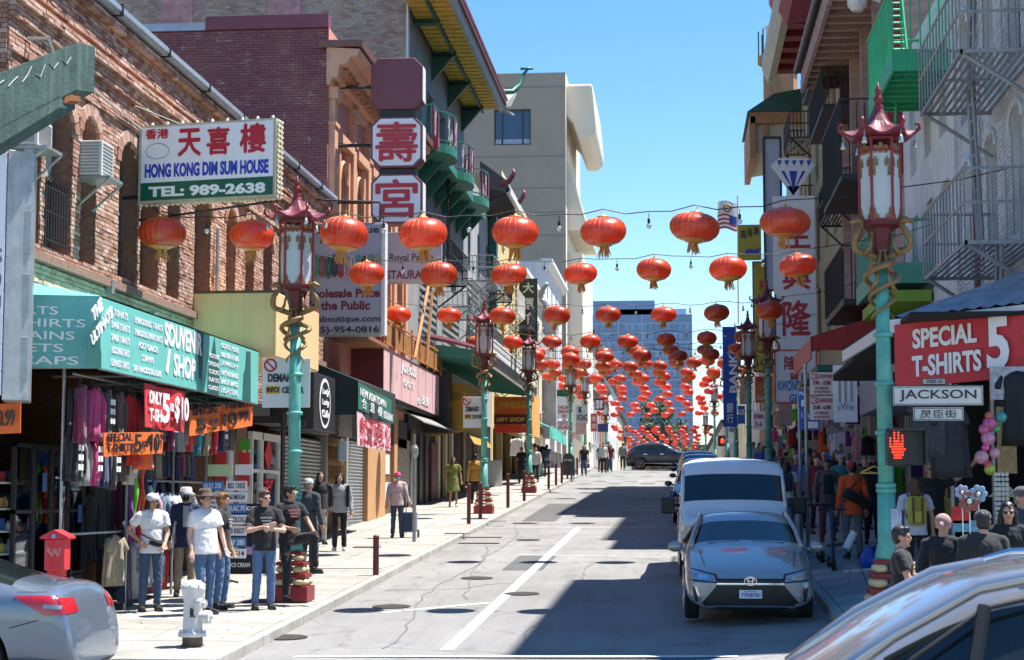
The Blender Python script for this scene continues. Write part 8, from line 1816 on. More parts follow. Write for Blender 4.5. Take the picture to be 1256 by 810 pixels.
def person(label, loc, rz, top=BL, legs=JE, hair='brown', h=1.75, la=None, ra=None, ll=None, rl=None, skin=0, sleeve='short', hat=None, hatc=BL, shoes=BL, vox=.013, lean=0, extra=None, head=0, hairlen=0, fat=1.0, skirt=False, glasses=False, hips=.93, jacket=False, group=None):
 """faces local -Y; arms: (elbow, wrist), legs: (knee, ankle) as local points at 1.75 m stature; la/ll are at +x"""
 PN[0] += 1; sd = PN[0]; t = thing('person', label, 'person', tuple(loc), group, rz=rz); OFF[t.name] = (0, 0, 0); k = h / 1.75; t.scale = (k, k, k)
 la = la or ((.25, .03, 1.14), (.27, -.06, .89)); ra = ra or ((-.25, .03, 1.14), (-.27, -.06, .89))
 dz = hips - .93; ll = ll or ((.10, -.03, .50), (.11, .02, .09)); rl = rl or ((-.10, -.01, .50), (-.12, .03, .09))
 Z = dz; sh = lambda s: Vector((s * .185 * fat ** .5, lean * -.5, 1.42 + Z)); hip = lambda s: Vector((s * .09, 0, .93 + Z)); H = Vector((0, -.015 - lean * .62, 1.625 + Z))
 ch = Vector((0, -lean * .45, 1.32 + Z)); wa = Vector((0, -lean * .2, 1.10 + Z)); pv = Vector((0, 0, .97 + Z)); S = SK[skin]
 Mh = Matrix.Translation(H) @ Matrix.Rotation(head, 4, 'Z')
 g = G(); g.ball(ch, 1, 14, 9, sc=(.16 * fat, .10 * fat, .17)); g.ball(wa, 1, 14, 9, sc=(.13 * fat, .09 * fat, .17)); g.ball(pv, 1, 14, 9, sc=(.15 * fat, .10 * fat, .13))
 cone(g, ch + Vector((0, 0, .14)), H - Vector((0, -.02, .08)), .06, .052)
 o_ = len(g.v); g.ball((0, .012, .025), 1, 16, 12, sc=(.074, .092, .092)); g.ball((0, -.022, -.052), 1, 14, 9, sc=(.052, .060, .062)); g.ball((0, -.085, -.015), 1, 8, 6, sc=(.014, .022, .022)); g.ball((0, -.09, -.025), .014, 8, 6)
 g.ball((0, -.072, -.05), 1, 8, 6, sc=(.026, .014, .008)); g.ball((0, -.070, -.062), 1, 8, 6, sc=(.022, .014, .008)); g.ball((0, -.062, -.095), 1, 8, 6, sc=(.022, .022, .018))
 for s in (-1, 1): g.ball((s * .076, .012, -.005), 1, 8, 6, sc=(.012, .02, .032)); g.ball((s * .03, -.068, .018), 1, 8, 5, sc=(.022, .016, .008)); g.ball((s * .045, -.055, -.03), 1, 8, 5, sc=(.02, .02, .018))
 g.xf(Mh, o_)
 for s, (e, w) in ((1, la), (-1, ra)):
  e, w = Vector(e) + ZP * Z, Vector(w) + ZP * Z; cone(g, sh(s), e, .048, .038); cone(g, e, w, .038, .026)
  d = (w - e).normalized(); sd_ = d.cross(Vector((0, 1, .2))).normalized() * s; up_ = d.cross(sd_)
  pm = w + d * .05; g.obox(w - sd_ * .036 - up_ * .014, d * .095, sd_ * .072, up_ * .028); cone(g, w, pm, .026, .026)
  for q in range(4):                                    # curled fingers of unequal length, then the thumb
   b = w + d * .09 + sd_ * (-.03 + .02 * q); L_ = (.062, .072, .068, .052)[q]; m1 = b + d * L_ * .5 + up_ * .01 * 1; m2 = m1 + d * L_ * .35 + up_ * .022; g.tube([b - d * .01, m1, m2], [.0095, .009, .0075], 6)
  b = w + d * .03 + sd_ * .034; g.tube([b, b + d * .03 + sd_ * .022 + up_ * .008, b + d * .062 + sd_ * .02 + up_ * .02], [.012, .011, .008], 6)
 for s, (kn, an) in ((1, ll), (-1, rl)):
  kn, an = Vector(kn), Vector(an); cone(g, hip(s), kn, .075, .052); cone(g, kn, an, .05, .038)
 remesh(g, 'body', S, t, max(vox * .8, .008))
 g = G(); g.ball(ch + ZP * .0, 1, 16, 10, sc=(.185 * fat, .125 * fat, .19)); g.lathe([(.185 * fat, -.24), (.172 * fat, -.1), (.16 * fat, .1)], 18, c=tuple(wa - ZP * (0 if not jacket else .07)), sy=.76); g.ball(wa, 1, 14, 8, sc=(.158 * fat, .115 * fat, .2))
 for s, (e, w) in ((1, la), (-1, ra)):
  e, w = Vector(e) + ZP * Z, Vector(w) + ZP * Z; a = sh(s)
  cone(g, Vector((s * .06, a.y, a.z + .04)), a, .06, .066)
  if sleeve == 'short': m_ = a.lerp(e, .62); cone(g, a, a.lerp(e, .4), .066, .066); g.tube([a, m_], [.068, .075], 12)
  elif sleeve == 'long': cone(g, a, e, .066, .056); g.tube([e, e.lerp(w, .97)], [.056, .045], 12)
  else: g.ball(a, .06, 10, 7)
 g.lathe([(.075, -.03), (.062, .03)], 14, c=(0, ch.y, ch.z + .155))
 remesh(g, 'jacket' if jacket else 'top', cl(top), t, vox, .006, sd)
 g = G(); g.ball(pv, 1, 16, 10, sc=(.158 * fat, .112 * fat, .13))
 if skirt: g.lathe([(.25, -.42), (.2, -.2), (.16, .1)], 18, c=tuple(pv), sy=.85)
 else:
  for s, (kn, an) in ((1, ll), (-1, rl)):
   kn, an = Vector(kn), Vector(an); cone(g, hip(s), kn, .092 * fat ** .5, .068); g.tube([kn, kn.lerp(an, .97)], [.068, .058], 12)
 remesh(g, 'skirt' if skirt else 'trousers', cl(legs), t, vox, .009, sd + 50)
 for s, (kn, an) in ((1, ll), (-1, rl)):
  an = Vector(an); g = G(); g.ball(an + Vector((s * .012, -.07, -.045)), 1, 12, 8, sc=(.048, .13, .042)); g.ball(an + Vector((0, .01, -.02)), .05, 10, 7); g.obox(an + Vector((-.045 + s * .01, -.19, -.09)), (.09, 0, 0), (0, .25, 0), (0, 0, .025)); remesh(g, 'shoe', cl(shoes), t, vox)
 if hair:
  g = G(); g.ball((0, .022, .040), 1, 16, 10, sc=(.083, .098, .090)); g.ball((0, .05, -.01), 1, 14, 8, sc=(.078, .065, .08))
  if hairlen: g.tube([(0, .06, .0), (0, .085, -.12), (0, .08, -.12 - hairlen)], [.075, .085, .05], 12); [g.tube([(s * .07, .01, .03), (s * .085, .0, -.08), (s * .09, .0, -.05 - hairlen * .8)], [.03, .035, .02], 8) for s in (-1, 1)]
  else: g.ball((0, -.045, .092), 1, 10, 6, sc=(.062, .045, .028))
  g.xf(Mh); remesh(g, 'hair', HR[hair], t, vox, .008, sd)
 if hat:
  g = G()
  if hat in ('cap', 'capback'):
   q = -1 if hat == 'cap' else 1; g.ball((0, .01, .055), 1, 16, 8, sc=(.092, .106, .078)); g.lathe([(.001, 0), (.075, 0), (.08, .012), (.001, .014)], 14, c=(0, q * .105, .04), sy=.95)
  elif hat == 'cowboy':
   g.lathe([(.15, .050), (.17, .062), (.155, .072), (.095, .068), (.09, .13), (.075, .17), (.02, .16)], 20, c=(0, .01, 0), sy=1.1, wob=lambda th, i: 1 + (.12 if i < 3 else 0) * abs(math.cos(th)))
  elif hat == 'bucket': g.lathe([(.15, .015), (.155, .02), (.10, .065), (.092, .13), (.06, .145)], 18, c=(0, .01, 0))
  elif hat == 'beanie': g.ball((0, .015, .045), 1, 14, 9, sc=(.092, .106, .09)); g.tube([(0, .1, .03), (0, .14, -.03)], [.03, .02], 6)
  g.xf(Mh); make(g, 'hat', cl(hatc), t, smooth=True, world=False)
 if vox < .02:
  for s in (-1, 1):
   g = G(); g.ball((s * .028, -.078, .006), 1, 8, 6, sc=(.014 if not glasses else .026, .008, .007 if not glasses else .018)); g.xf(Mh); make(g, 'eye' if not glasses else 'sunglass_lens', m_ink, t, smooth=True, world=False)
  g = G(); g.ball((0, -.084, -.056), 1, 8, 5, sc=(.022, .006, .005)); g.xf(Mh); make(g, 'mouth', mat('lips', (.28, .09, .08), .5, .1), t, smooth=True, world=False)
  if glasses: g = G(); g.tube([(-.05, -.08, .012), (.05, -.08, .012)], .004, 4); [g.tube([(s * .05, -.075, .012), (s * .08, .01, .01)], .004, 4) for s in (-1, 1)]; g.xf(Mh); make(g, 'sunglass_frame', m_ink, t, world=False)
 if extra: extra(t, H)
 return t
def bag(col, pts, strap=None, nm='bag', lb='bag', r=.1):
 def f(t, H):
  g = G(); g.tube(pts, r, 10, sq=False); o = make(g, nm, cl(col), t, smooth=True, world=False)
  if strap: g = G(); g.tube(strap, .014, 5); make(g, 'strap', cl(col), t, world=False)
 return f
def pack(col, w=.15, y=.16):
 def f(t, H):
  g = G(); g.box(-w, w, y - .04, y + .12, 1.02, 1.46); make(g, 'backpack', cl(col), t, world=False, bevel=.05); g = G(); g.box(-w * .75, w * .75, y + .11, y + .17, 1.05, 1.24); make(g, 'backpack_pocket', cl(col), t, world=False, bevel=.03)
  g = G(); [g.tube([(s * .1, y - .02, 1.42), (s * .12, .0, 1.50), (s * .12, -.125, 1.36), (s * .13, .1, 1.12)], .02, 6) for s in (-1, 1)]; make(g, 'backpack_strap', cl((.05, .05, .04)), t, world=False)
  if col[0] > .3: g = G(); [g.box(s * .07 - .015, s * .07 + .015, y + .12, y + .185, 1.05, 1.44) for s in (-1, 1)]; make(g, 'backpack_band', cl((.08, .07, .05)), t, world=False)
 return f
def shirtprint(col, z=1.33, w=.09):
 def f(t, H):
  for i in range(3): g = G(); g.box(-w + .02 * i, w - .02 * i, -.138, -.126, z - .045 * i, z + .025 - .045 * i); make(g, 'shirt_print', cl(col), t, world=False)
 return f
FA = 0  # local -Y faces the camera
G_ = lambda x, y: gnd(x, y)
G1 = 'people standing at the near left corner'
fold = (((.27, -.10, 1.15), (.02, -.26, 1.18)), ((-.27, -.10, 1.15), (-.02, -.24, 1.22)))
person('woman in white t-shirt and cap, hand on hip, black waist bag', G_(184, 750), .55, WH, (.04, .08, .15), 'black', 1.72, ra=((-.33, .10, 1.20), (-.19, -.06, 1.04)), la=((.24, -.02, 1.15), (.16, -.17, 1.0)), hat='cap', hatc=WH, group=G1, hairlen=.06, head=.2, extra=bag(BL, [(-.06, -.15, 1.04), (.06, -.17, 1.0), (.15, -.12, 1.02)], [(-.16, .0, 1.15), (-.1, -.13, 1.1), (.1, -.14, 1.03), (.17, 0, 1.08)], r=.05))
person('man in grey bucket hat and face mask with a navy cardigan and khaki trousers', G_(226, 732), .3, NV, KH, 'black', 1.72, sleeve='long', hat='bucket', hatc=(.45, .45, .48), jacket=True, group=G1, extra=lambda t, H: (make(G().ball((0, H.y - .05, H.z - .045), 1, 12, 8, sc=(.06, .055, .055)), 'face_mask', cl(BL), t, smooth=True, world=False), make(G().box(-.045, .045, -.14, -.12, 1.12, 1.46), 'shirt_front', cl((.4, .4, .4)), t, world=False)))
person('broad man in brown cowboy hat and loose white t-shirt', G_(249, 754), .95, WH, (.07, .13, .24), 'brown', 1.76, fat=1.25, hat='cowboy', hatc=(.10, .06, .04), group=G1, skin=2, la=((.27, -.06, 1.15), (.25, -.18, .93)), rl=((-.12, -.08, .5), (-.14, -.04, .09)))
person('bearded man in black printed t-shirt turned to the right', G_(271, 747), 1.45, BL, (.07, .14, .26), 'ginger', 1.72, group=G1, extra=shirtprint((.3, .3, .3)), head=.1)
person('man in black t-shirt and sunglasses with his arms folded', G_(323, 748), .45, BL, (.08, .15, .28), 'brown', 1.76, la=fold[0], ra=fold[1], glasses=True, skin=2, group=G1, extra=shirtprint((.35, .36, .38)), head=.35)
p = Vector((lx + .13, 26.72, 0)); p.z = zs(26.7)
person('man in black sitting against the lamp post, one foot on its base', (p.x - .10, p.y - .12, p.z + .03), .75, BL, BL, 'black', 1.76, la=((.28, -.08, 1.2), (.20, -.40, 1.03)), ra=((-.25, -.04, 1.15), (-.14, -.28, 1.1)), ll=((.16, -.46, 1.00), (.20, -.42, .52)), rl=((-.10, -.10, .50), (-.12, -.12, .09)), skin=0, group=G1, extra=shirtprint((.45, .14, .16), 1.36, .1), head=.6)
person('man with white cap seen from behind in a dark jacket', G_(377, 704), math.pi - .4, (.035, .04, .055), (.03, .03, .035), 'grey', 1.74, sleeve='long', hat='capback', hatc=(.5, .5, .48), jacket=True, fat=1.12)
person('woman in black with sunglasses standing by the folding gate', G_(392, 668), .5, BL, (.4, .38, .35), 'black', 1.65, glasses=True, hairlen=.05)
person('woman with long black hair in an open black jacket over a grey top', G_(416, 676), .1, (.30, .31, .32), BL, 'black', 1.68, sleeve='long', hairlen=.22, shoes=(.4, .4, .4), rl=((-.09, -.14, .52), (-.1, -.02, .09)), fat=1.05, extra=lambda t, H: [make(G().obox((s * .2 - .05, -.13, .98), (.09, 0, 0), (0, .25, 0), (0, 0, .5)), 'jacket_side', cl(BL), t, world=False, bevel=.03) for s in (-1, 1)])
person('old woman in pink cap and mask, pale pink waistcoat, pulling a shopping cart', G_(487, 660), .15, (.50, .34, .33), (.03, .05, .09), 'black', 1.58, sleeve='long', hat='cap', hatc=(.75, .08, .25), skin=0, fat=1.05, la=((.24, .04, 1.14), (.34, .0, .92)), extra=lambda t, H: (make(G().ball((0, H.y - .05, H.z - .045), 1, 12, 8, sc=(.055, .05, .05)), 'face_mask', cl((.2, .45, .42)), t, smooth=True, world=False), [make(G().tube([(s * .195, 0, 1.4), (s * .24, .03, 1.15), (s * .27, -.0, .95)], [.072, .062, .052], 10), 'grey_sleeve', cl((.32, .32, .33)), t, smooth=True, world=False) for s in (-1, 1)]))
person('woman in a lime green dress standing in the dark doorway', G_(556, 622), .2, (.16, .18, .03), (.16, .18, .03), 'black', 1.66, skirt=True, hairlen=.35, vox=.02, shoes=WH, skin=1)  # dress colour dimmed: the doorway shade is put into the cloth
person('man from behind in a mustard yellow jacket by the second lamp post', G_(583, 618), math.pi, (.42, .22, .03), BL, 'black', 1.72, sleeve='long', jacket=True, vox=.02, fat=1.15)
person('person in black beside the red fringed shop', G_(640, 594), .1, BL, BL, 'black', 1.7, vox=.025, skin=1)
person('woman in white top walking by the orange shop', G_(657, 592), -.2, (.6, .6, .58), BL, 'brown', 1.68, sleeve='long', vox=.025, rl=((-.09, -.16, .52), (-.1, -.12, .1)))
person('walker in blue with a backpack and white carrier bag', G_(671, 585), math.pi, (.2, .3, .42), (.03, .04, .08), 'black', 1.7, vox=.025, extra=pack((.05, .09, .16)))
A0 = person('crouching man in dark blue shirt and cap behind the red call box', Vector((G_(84, 700).x, 23.6, zs(23.6) - .42)), 1.3, (.03, .05, .09), BL, 'black', 1.7, hat='cap', hatc=(.06, .09, .11), la=((.24, -.05, 1.16), (.2, -.3, 1.05)), ll=((.12, -.42, .86), (.12, -.40, .5)), rl=((-.12, -.42, .86), (-.12, -.4, .5)), sleeve='short')
# --- right pavement
person('man from behind in orange sweater and red cap carrying a black bag', G_(1047, 686), math.pi + .25, (.75, .10, .02), (.16, .16, .17), 'black', 1.78, sleeve='long', hat='capback', hatc=(.55, .02, .02), jacket=True, ll=((.10, -.10, .52), (.11, .05, .1)), extra=bag(BL, [(.2, .14, 1.2), (.02, .17, 1.1), (-.25, .12, .98)], [(-.17, .05, 1.46), (.05, .15, 1.3), (.22, .12, 1.0)], r=.10))
person('man in grey brown jacket over a dark vest walking towards the camera', G_(1016, 664), 0, (.13, .11, .09), (.05, .07, .11), 'black', 1.74, sleeve='long', jacket=True, skin=1, extra=lambda t, H: make(G().box(-.09, .09, -.155, -.12, 1.0, 1.4), 'dark_vest', cl((.02, .03, .05)), t, world=False, bevel=.02))
person('person in white from behind with a dark backpack near the parking poles', G_(966, 655), math.pi - .1, (.6, .6, .62), (.06, .09, .14), 'black', 1.68, hairlen=.1, extra=pack((.015, .02, .035)))
RB = [((.40, .38, .05), 1122, 664, math.pi, (.55, .56, .62), 'brown', 'woman from behind with a yellow backpack under the pedestrian signal', 1.6, .18)]
person('woman from behind with a yellow backpack under the pedestrian signal', Vector((atY(1122, 600, 26.0).x, 26.0, zs(26, 3.6))), math.pi, (.55, .56, .62), BL, 'brown', 1.64, hairlen=.16, extra=pack((.50, .40, .05), .14), skin=0)
person('man in black t-shirt and mirrored sunglasses with one arm raised', Vector((atY(1142, 600, 27).x, 27.0, zs(27, 3.9))), .1, BL, BL, 'grey', 1.82, la=((.40, -.02, 1.50), (.62, -.05, 1.72)), glasses=True, fat=1.15)
zc = lambda Y, X: zr(Y, X)
def rp(x, Y): q = atY(x, 700, Y); return Vector((q.x, Y, zr(Y, q.x)))
person('man in black printed t-shirt looking at his phone just behind the close car', rp(1106, 18.4), 1.35, BL, BL, 'black', 1.62, skin=0, la=((.24, -.10, 1.18), (.08, -.34, 1.22)), ra=((-.24, -.10, 1.16), (-.04, -.34, 1.2)), extra=lambda t, H: (shirtprint((.5, .35, .15))(t, H), make(G().box(-.01, .05, -.42, -.40, 1.2, 1.32), 'phone', m_ink, t, world=False)))
person('person in pale pink knitted hat and black jacket seen from behind', rp(1158, 19.0), math.pi - .3, BL, BL, None, 1.66, sleeve='long', hat='beanie', hatc=(.38, .22, .20), jacket=True)
person('man in dark cap and black jacket seen from behind near the right edge', rp(1207, 18.4), math.pi, (.02, .02, .022), BL, 'black', 1.68, sleeve='long', hat='cap', hatc=(.05, .05, .05), jacket=True, fat=1.2)
person('woman with long dark hair and sunglasses facing the camera at the right edge', rp(1238, 19.3), -.1, BL, BL, 'black', 1.70, glasses=True, hairlen=.28, sleeve='long', skin=0)
person('man in dark grey cap at the right frame edge', rp(1256, 20.6), .6, (.03, .035, .05), BL, 'grey', 1.78, sleeve='long', hat='cap', hatc=(.08, .08, .08), fat=1.1)
# --- walkers farther off, from five built figures
protos = [person('x', (0, 0, -50), 0, BL, BL, 'black', 1.7, vox=.03, sleeve='long'), person('x', (0, 0, -50), 0, (.2, .2, .22), JE, 'brown', 1.66, vox=.03, hairlen=.15, ll=((.1, -.14, .52), (.1, -.14, .09))), person('x', (0, 0, -50), 0, NV, (.1, .1, .1), 'black', 1.74, vox=.03, hat='cap', hatc=(.4, .4, .38)), person('x', (0, 0, -50), 0, (.42, .40, .36), BL, 'grey', 1.62, vox=.03, fat=1.15)]
wt = ['black', 'grey', 'blue', 'pale', 'maroon', 'teal', 'brown', 'purple']; wc = [BL, GY, (.05, .12, .3), (.5, .5, .48), (.2, .02, .04), (.03, .2, .2), (.15, .09, .05), (.12, .05, .18)]
crowd = [(945, 646, 3), (956, 640, 0), (978, 640, 7), (992, 648, 2), (1003, 655, 4), (1027, 642, 0), (1033, 652, 5), (1062, 650, 6), (1070, 668, 0), (948, 622, 1), (965, 618, 0), (975, 625, 6), (985, 616, 2), (1000, 622, 0), (935, 606, 2), (942, 601, 0), (925, 596, 3), (932, 592, 4), (1012, 630, 1), (1042, 634, 3),
         (737, 580, 3), (742, 579, 4), (747, 579, 0), (728, 581, 2), (757, 576.5, 3), (712, 584, 0), (752, 578, 6), (733, 579, 5), (762, 576, 1)]
used = set()
for i, (x, y, c) in enumerate(crowd):
 q = gnd(x, y); pr = protos[i % 4]; far = x < 800
 o = pr if i < 4 else copy_tree(pr); o.location = q; k_ = random.uniform(.9, 1.04) * (.97 if far else 1); o.scale = (k_, k_, k_); o.location.x += random.uniform(-.6, .3) * far; o.rotation_euler = (0, 0, random.choice([0, math.pi, .3, math.pi - .4]))
 o['group'] = 'walkers on the far left pavement' if far else 'crowd in the shade of the right pavement'
 o['label'] = f'person in a {wt[c]} top {"on the sunlit left pavement near the crest" if far else "in the shaded right pavement crowd"}, {ordn[i - 20 if far else i]} of them'
 for ch in o.children:
  if ch.name.startswith('top'): ch.data = ch.data.copy(); ch.data.materials[0] = cl(wc[c])
# ================================================================ street furniture and goods
def bollard(x, y0, y1, lb):
 p = gnd(x, y0); h = (y0 - y1) * p.y / F; t = thing('bollard', lb, 'bollard', tuple(p), 'maroon bollards along the left kerb')
 g = G(); g.tube([p - ZP * .02, p + ZP * (h - .02)], .055, 10); make(g, 'post', m_bol, t, smooth=False, auto=40); g = G(); g.lathe([(.058, -.02), (.06, 0), (.03, .02)], 10, c=tuple(p + ZP * h)); make(g, 'cap', m_bol, t)
m_bol = mat('bollard_maroon', (.13, .03, .03), .5, .2, 6, .1, metal=.2)
for i, (x, a, b) in enumerate([(461, 706, 658), (575, 643, 594), (589, 637, 593), (623, 623, 582), (643, 615, 578), (673, 600, 571), (682, 596, 569), (689, 593, 567), (696, 588, 565), (701, 587, 564), (708, 583, 562)]): bollard(x, a, b, f'maroon bollard on the left kerb, {ordn[i]} from the camera')
p = gnd(508, 665); t = thing('parking_meter_post', 'tall grey meter post beside the woman in the pink cap', 'post', tuple(p))
g = G(); g.tube([p, p + ZP * 2.15], .045, 8); g.tube([p + ZP * 2.15, p + ZP * 2.5], .02, 6); g.lathe([(.05, 0), (.09, .08), (.09, .22), (.05, .3)], 10, c=tuple(p + ZP * 1.95)); make(g, 'post', m_greym, t)
# hydrant
p = gnd(236, 793); t = thing('fire_hydrant', 'white painted fire hydrant with a black R on the near left kerb', 'hydrant', tuple(p)); m_hy = mat('hydrant_white', (.68, .67, .63), .55, .14, 8, .25, 30, streak=.3)
q = tuple(p); g = G(); g.lathe([(.15, 0), (.14, .02), (.125, .03), (.125, .12)], 18, c=q); make(g, 'barrel_base', mat('rusty_base', (.14, .10, .07), .8, .3, 12, .4), t, auto=40)
g = G(); g.lathe([(.175, .12), (.18, .15), (.175, .17), (.13, .185), (.12, .22), (.115, .56), (.13, .60), (.135, .66), (.145, .68), (.15, .71), (.145, .735), (.13, .75), (.12, .77), (.09, .80), (.04, .81)], 24, c=q); make(g, 'barrel', m_hy, t, auto=35)
g = G()
for k in range(8): a = k * .785; g.ball((q[0] + .155 * math.cos(a), q[1] + .155 * math.sin(a), q[2] + .185), .018, 6, 4); g.ball((q[0] + .145 * math.cos(a), q[1] + .145 * math.sin(a), q[2] + .75), .014, 6, 4)
make(g, 'bolt_ring', m_hy, t)
for (a, z, r) in ((-.75, .53, .05), (-.2, .36, .065)):
 d = Vector((math.cos(a), math.sin(a), 0)); c = p + ZP * z; g = G(); g.tube([c, c + d * .19], r, 14); g.tube([c + d * .16, c + d * .24], [r * 1.3, r * 1.2], 12); g.tube([c + d * .24, c + d * .28], .025, 5); make(g, 'outlet_cap', m_hy, t, auto=40)
text('R', (p.x - .0, p.y - .125, p.z + .36), XP, ZP, .06, .11, m_ink, t, .05, depth=.012)
# red call box
p = Vector((atY(70, 700, 22.3).x, 22.3, zs(22.3))); t = thing('fire_call_box', 'red fire alarm call box with a pitched cap on a red post', 'call box', tuple(p)); m_cb = mat('call_box_red', (.60, .02, .03), .5, .15, 5, .1, streak=.15, grime=(.5, .3, .3))
zt_ = zL(662, 22.3); w = .135; g = G(); g.tube([p, (p.x, p.y, zt_ - .4)], .06, 8); g.box(p.x - .1, p.x + .1, p.y - .08, p.y + .08, zt_ - .48, zt_ - .40); make(g, 'post', m_cb, t)
g = G(); g.box(p.x - w, p.x + w, p.y - .12, p.y + .12, zt_ - .40, zt_); b_ = make(g, 'box', m_cb, t, bevel=.015)
g = G(); g.plate([(p.x - w - .05, p.y - .15, zt_), (p.x + w + .05, p.y - .15, zt_), (p.x + w + .05, p.y - .15, zt_ + .03), (p.x, p.y - .15, zt_ + .12), (p.x - w - .05, p.y - .15, zt_ + .03)], (0, .3, 0)); make(g, 'cap', m_cb, t)
g = G(); g.plate([(p.x, p.y - .155, zt_ + .0), (p.x + .035, p.y - .155, zt_ + .035), (p.x, p.y - .155, zt_ + .07), (p.x - .035, p.y - .155, zt_ + .035)], (0, -.004, 0)); make(g, 'blue_badge', mat('badge_blue', (.2, .4, .7), .4, .1), b_)
g = G()
for k in range(9): a = Vector((p.x - .1 + .02 * k, p.y - .124, zt_ - .12 - .02 * (k % 4))); g.tube([a, a + Vector((.015, 0, -.05)), a + Vector((.03, 0, .01))], .003, 3)
make(g, 'scratches', m_sheetw, b_)
# shopping cart, mailbox, sandwich board
p = gnd(503, 660); t = thing('shopping_cart', 'small blue two-wheeled shopping cart behind the old woman', 'cart', tuple(p)); g = G(); g.box(p.x - .16, p.x + .16, p.y - .1, p.y + .14, p.z + .14, p.z + .62); make(g, 'bag', cl((.03, .05, .10)), t, bevel=.03); g = G(); g.tube([p + Vector((-.12, .1, .1)), p + Vector((-.12, .12, .95)), p + Vector((.1, .12, .95)), p + Vector((.1, .1, .1))], .012, 5); make(g, 'frame', m_greym, t)
for s in (-1, 1): g = G(); g.tube([p + Vector((s * .17, .1, .1)), p + Vector((s * .2, .1, .1))], .1, 14); make(g, 'wheel', m_tyre, t)
p = gnd(697, 588); t = thing('mailbox', 'dark green rounded mailbox among the far left bollards', 'mailbox', tuple(p)); g = G(); pr = [(-.3 * math.cos(a * .349), 1.0 + .3 * math.sin(a * .349)) for a in range(10)]; g.plate([(p.x - .32, p.y, p.z + .2)] + [(p.x + u, p.y, p.z + z) for u, z in pr] + [(p.x + .32, p.y, p.z + .2)], (0, .6, 0)); g.box(p.x - .3, p.x - .25, p.y, p.y + .05, p.z, p.z + .2); g.box(p.x + .25, p.x + .3, p.y, p.y + .05, p.z, p.z + .2); make(g, 'body', mat('mail_green', (.02, .05, .06), .5, .1), t); g = G(); g.box(p.x - .2, p.x + .2, p.y - .02, p.y + .0, p.z + .9, p.z + 1.0); make(g, 'flap', m_greym, t)
p = gnd(607, 597); t = thing('sandwich_board', 'white sandwich board leaning beyond the mustard jacket man', 'sandwich board', tuple(p))
for s in (-1, 1): g = G(); g.plate([p + Vector((-.3, s * .25, 0)), p + Vector((.3, s * .25, 0)), p + Vector((.3, 0, 1.15)), p + Vector((-.3, 0, 1.15))], (0, .03, 0)); make(g, 'board', m_sheetw, t)
# ---- right side: awnings, fascia signs, shop fronts
m_rawn = mat('awning_red_right', (.34, .03, .025), .75, .15, 2, .1, streak=.2)
t = thing('red_awning', 'dark red sloping shop awning left of the near right lamp', 'awning', (XR, 45, 3.8)); g = G()
g.add([(3.35, 51, 3.95), (3.35, 44.5, 4.05), (XR, 44.5, 4.75), (XR, 51, 5.1)], [(0, 1, 2, 3)]); g.add([(3.35, 44.5, 4.05), (3.35, 44.5, 3.7), (XR, 44.5, 3.7), (XR, 44.5, 4.75)], [(0, 1, 2, 3)]); make(g, 'canvas', m_rawn, t); g = G(); g.box(3.33, 3.37, 44.5, 51, 3.5, 4.04); make(g, 'valance', mat('valance_pink', (.45, .16, .13), .8, .1), t); g = G(); g.box(3.5, XR, 44.6, 51, 3.2, 3.35); make(g, 'green_soffit', m_dgp, t)
board('leaning_script_sign', 'white board with scribbled grey writing on the right, beside the parking plates', 1022, 1052, 448, 518, 42.5, m_signw, [('III', .2, .8, .35, .75, m_greym, 0), ('uWw', .15, .85, .2, .35, m_greym, 0)])
t = thing('blue_grey_fascia', 'blue grey shop fascia box behind the near right lamp', 'sign', (3.9, 37, 2)); g = G(); g.box(4.3, XR, 37.6, 42.3, 1.95, 3.5); make(g, 'box', mat('fascia_blue_grey', (.20, .22, .30), .6, .12, 2), t, bevel=.03); text('Tchic', (4.45, 37.58, 2.15), XP, ZP, .7, .35, m_inkw, t, .01)
t = thing('white_fascia_panels', 'pale fascia with dark lettering under the corner canopy', 'sign', (4, 32, 2)); g = G(); g.box(3.7, XR, 31.9, 32.0, 1.85, 2.4); make(g, 'panel', m_sheetw, t); text('JEWELRY & ART', (3.8, 31.88, 1.95), XP, ZP, 1.7, .3, m_ink, t, .02)
rd = random.Random(4); m_lit = mat('shop_interior_warm', (.30, .20, .12), .8, .5, 2)
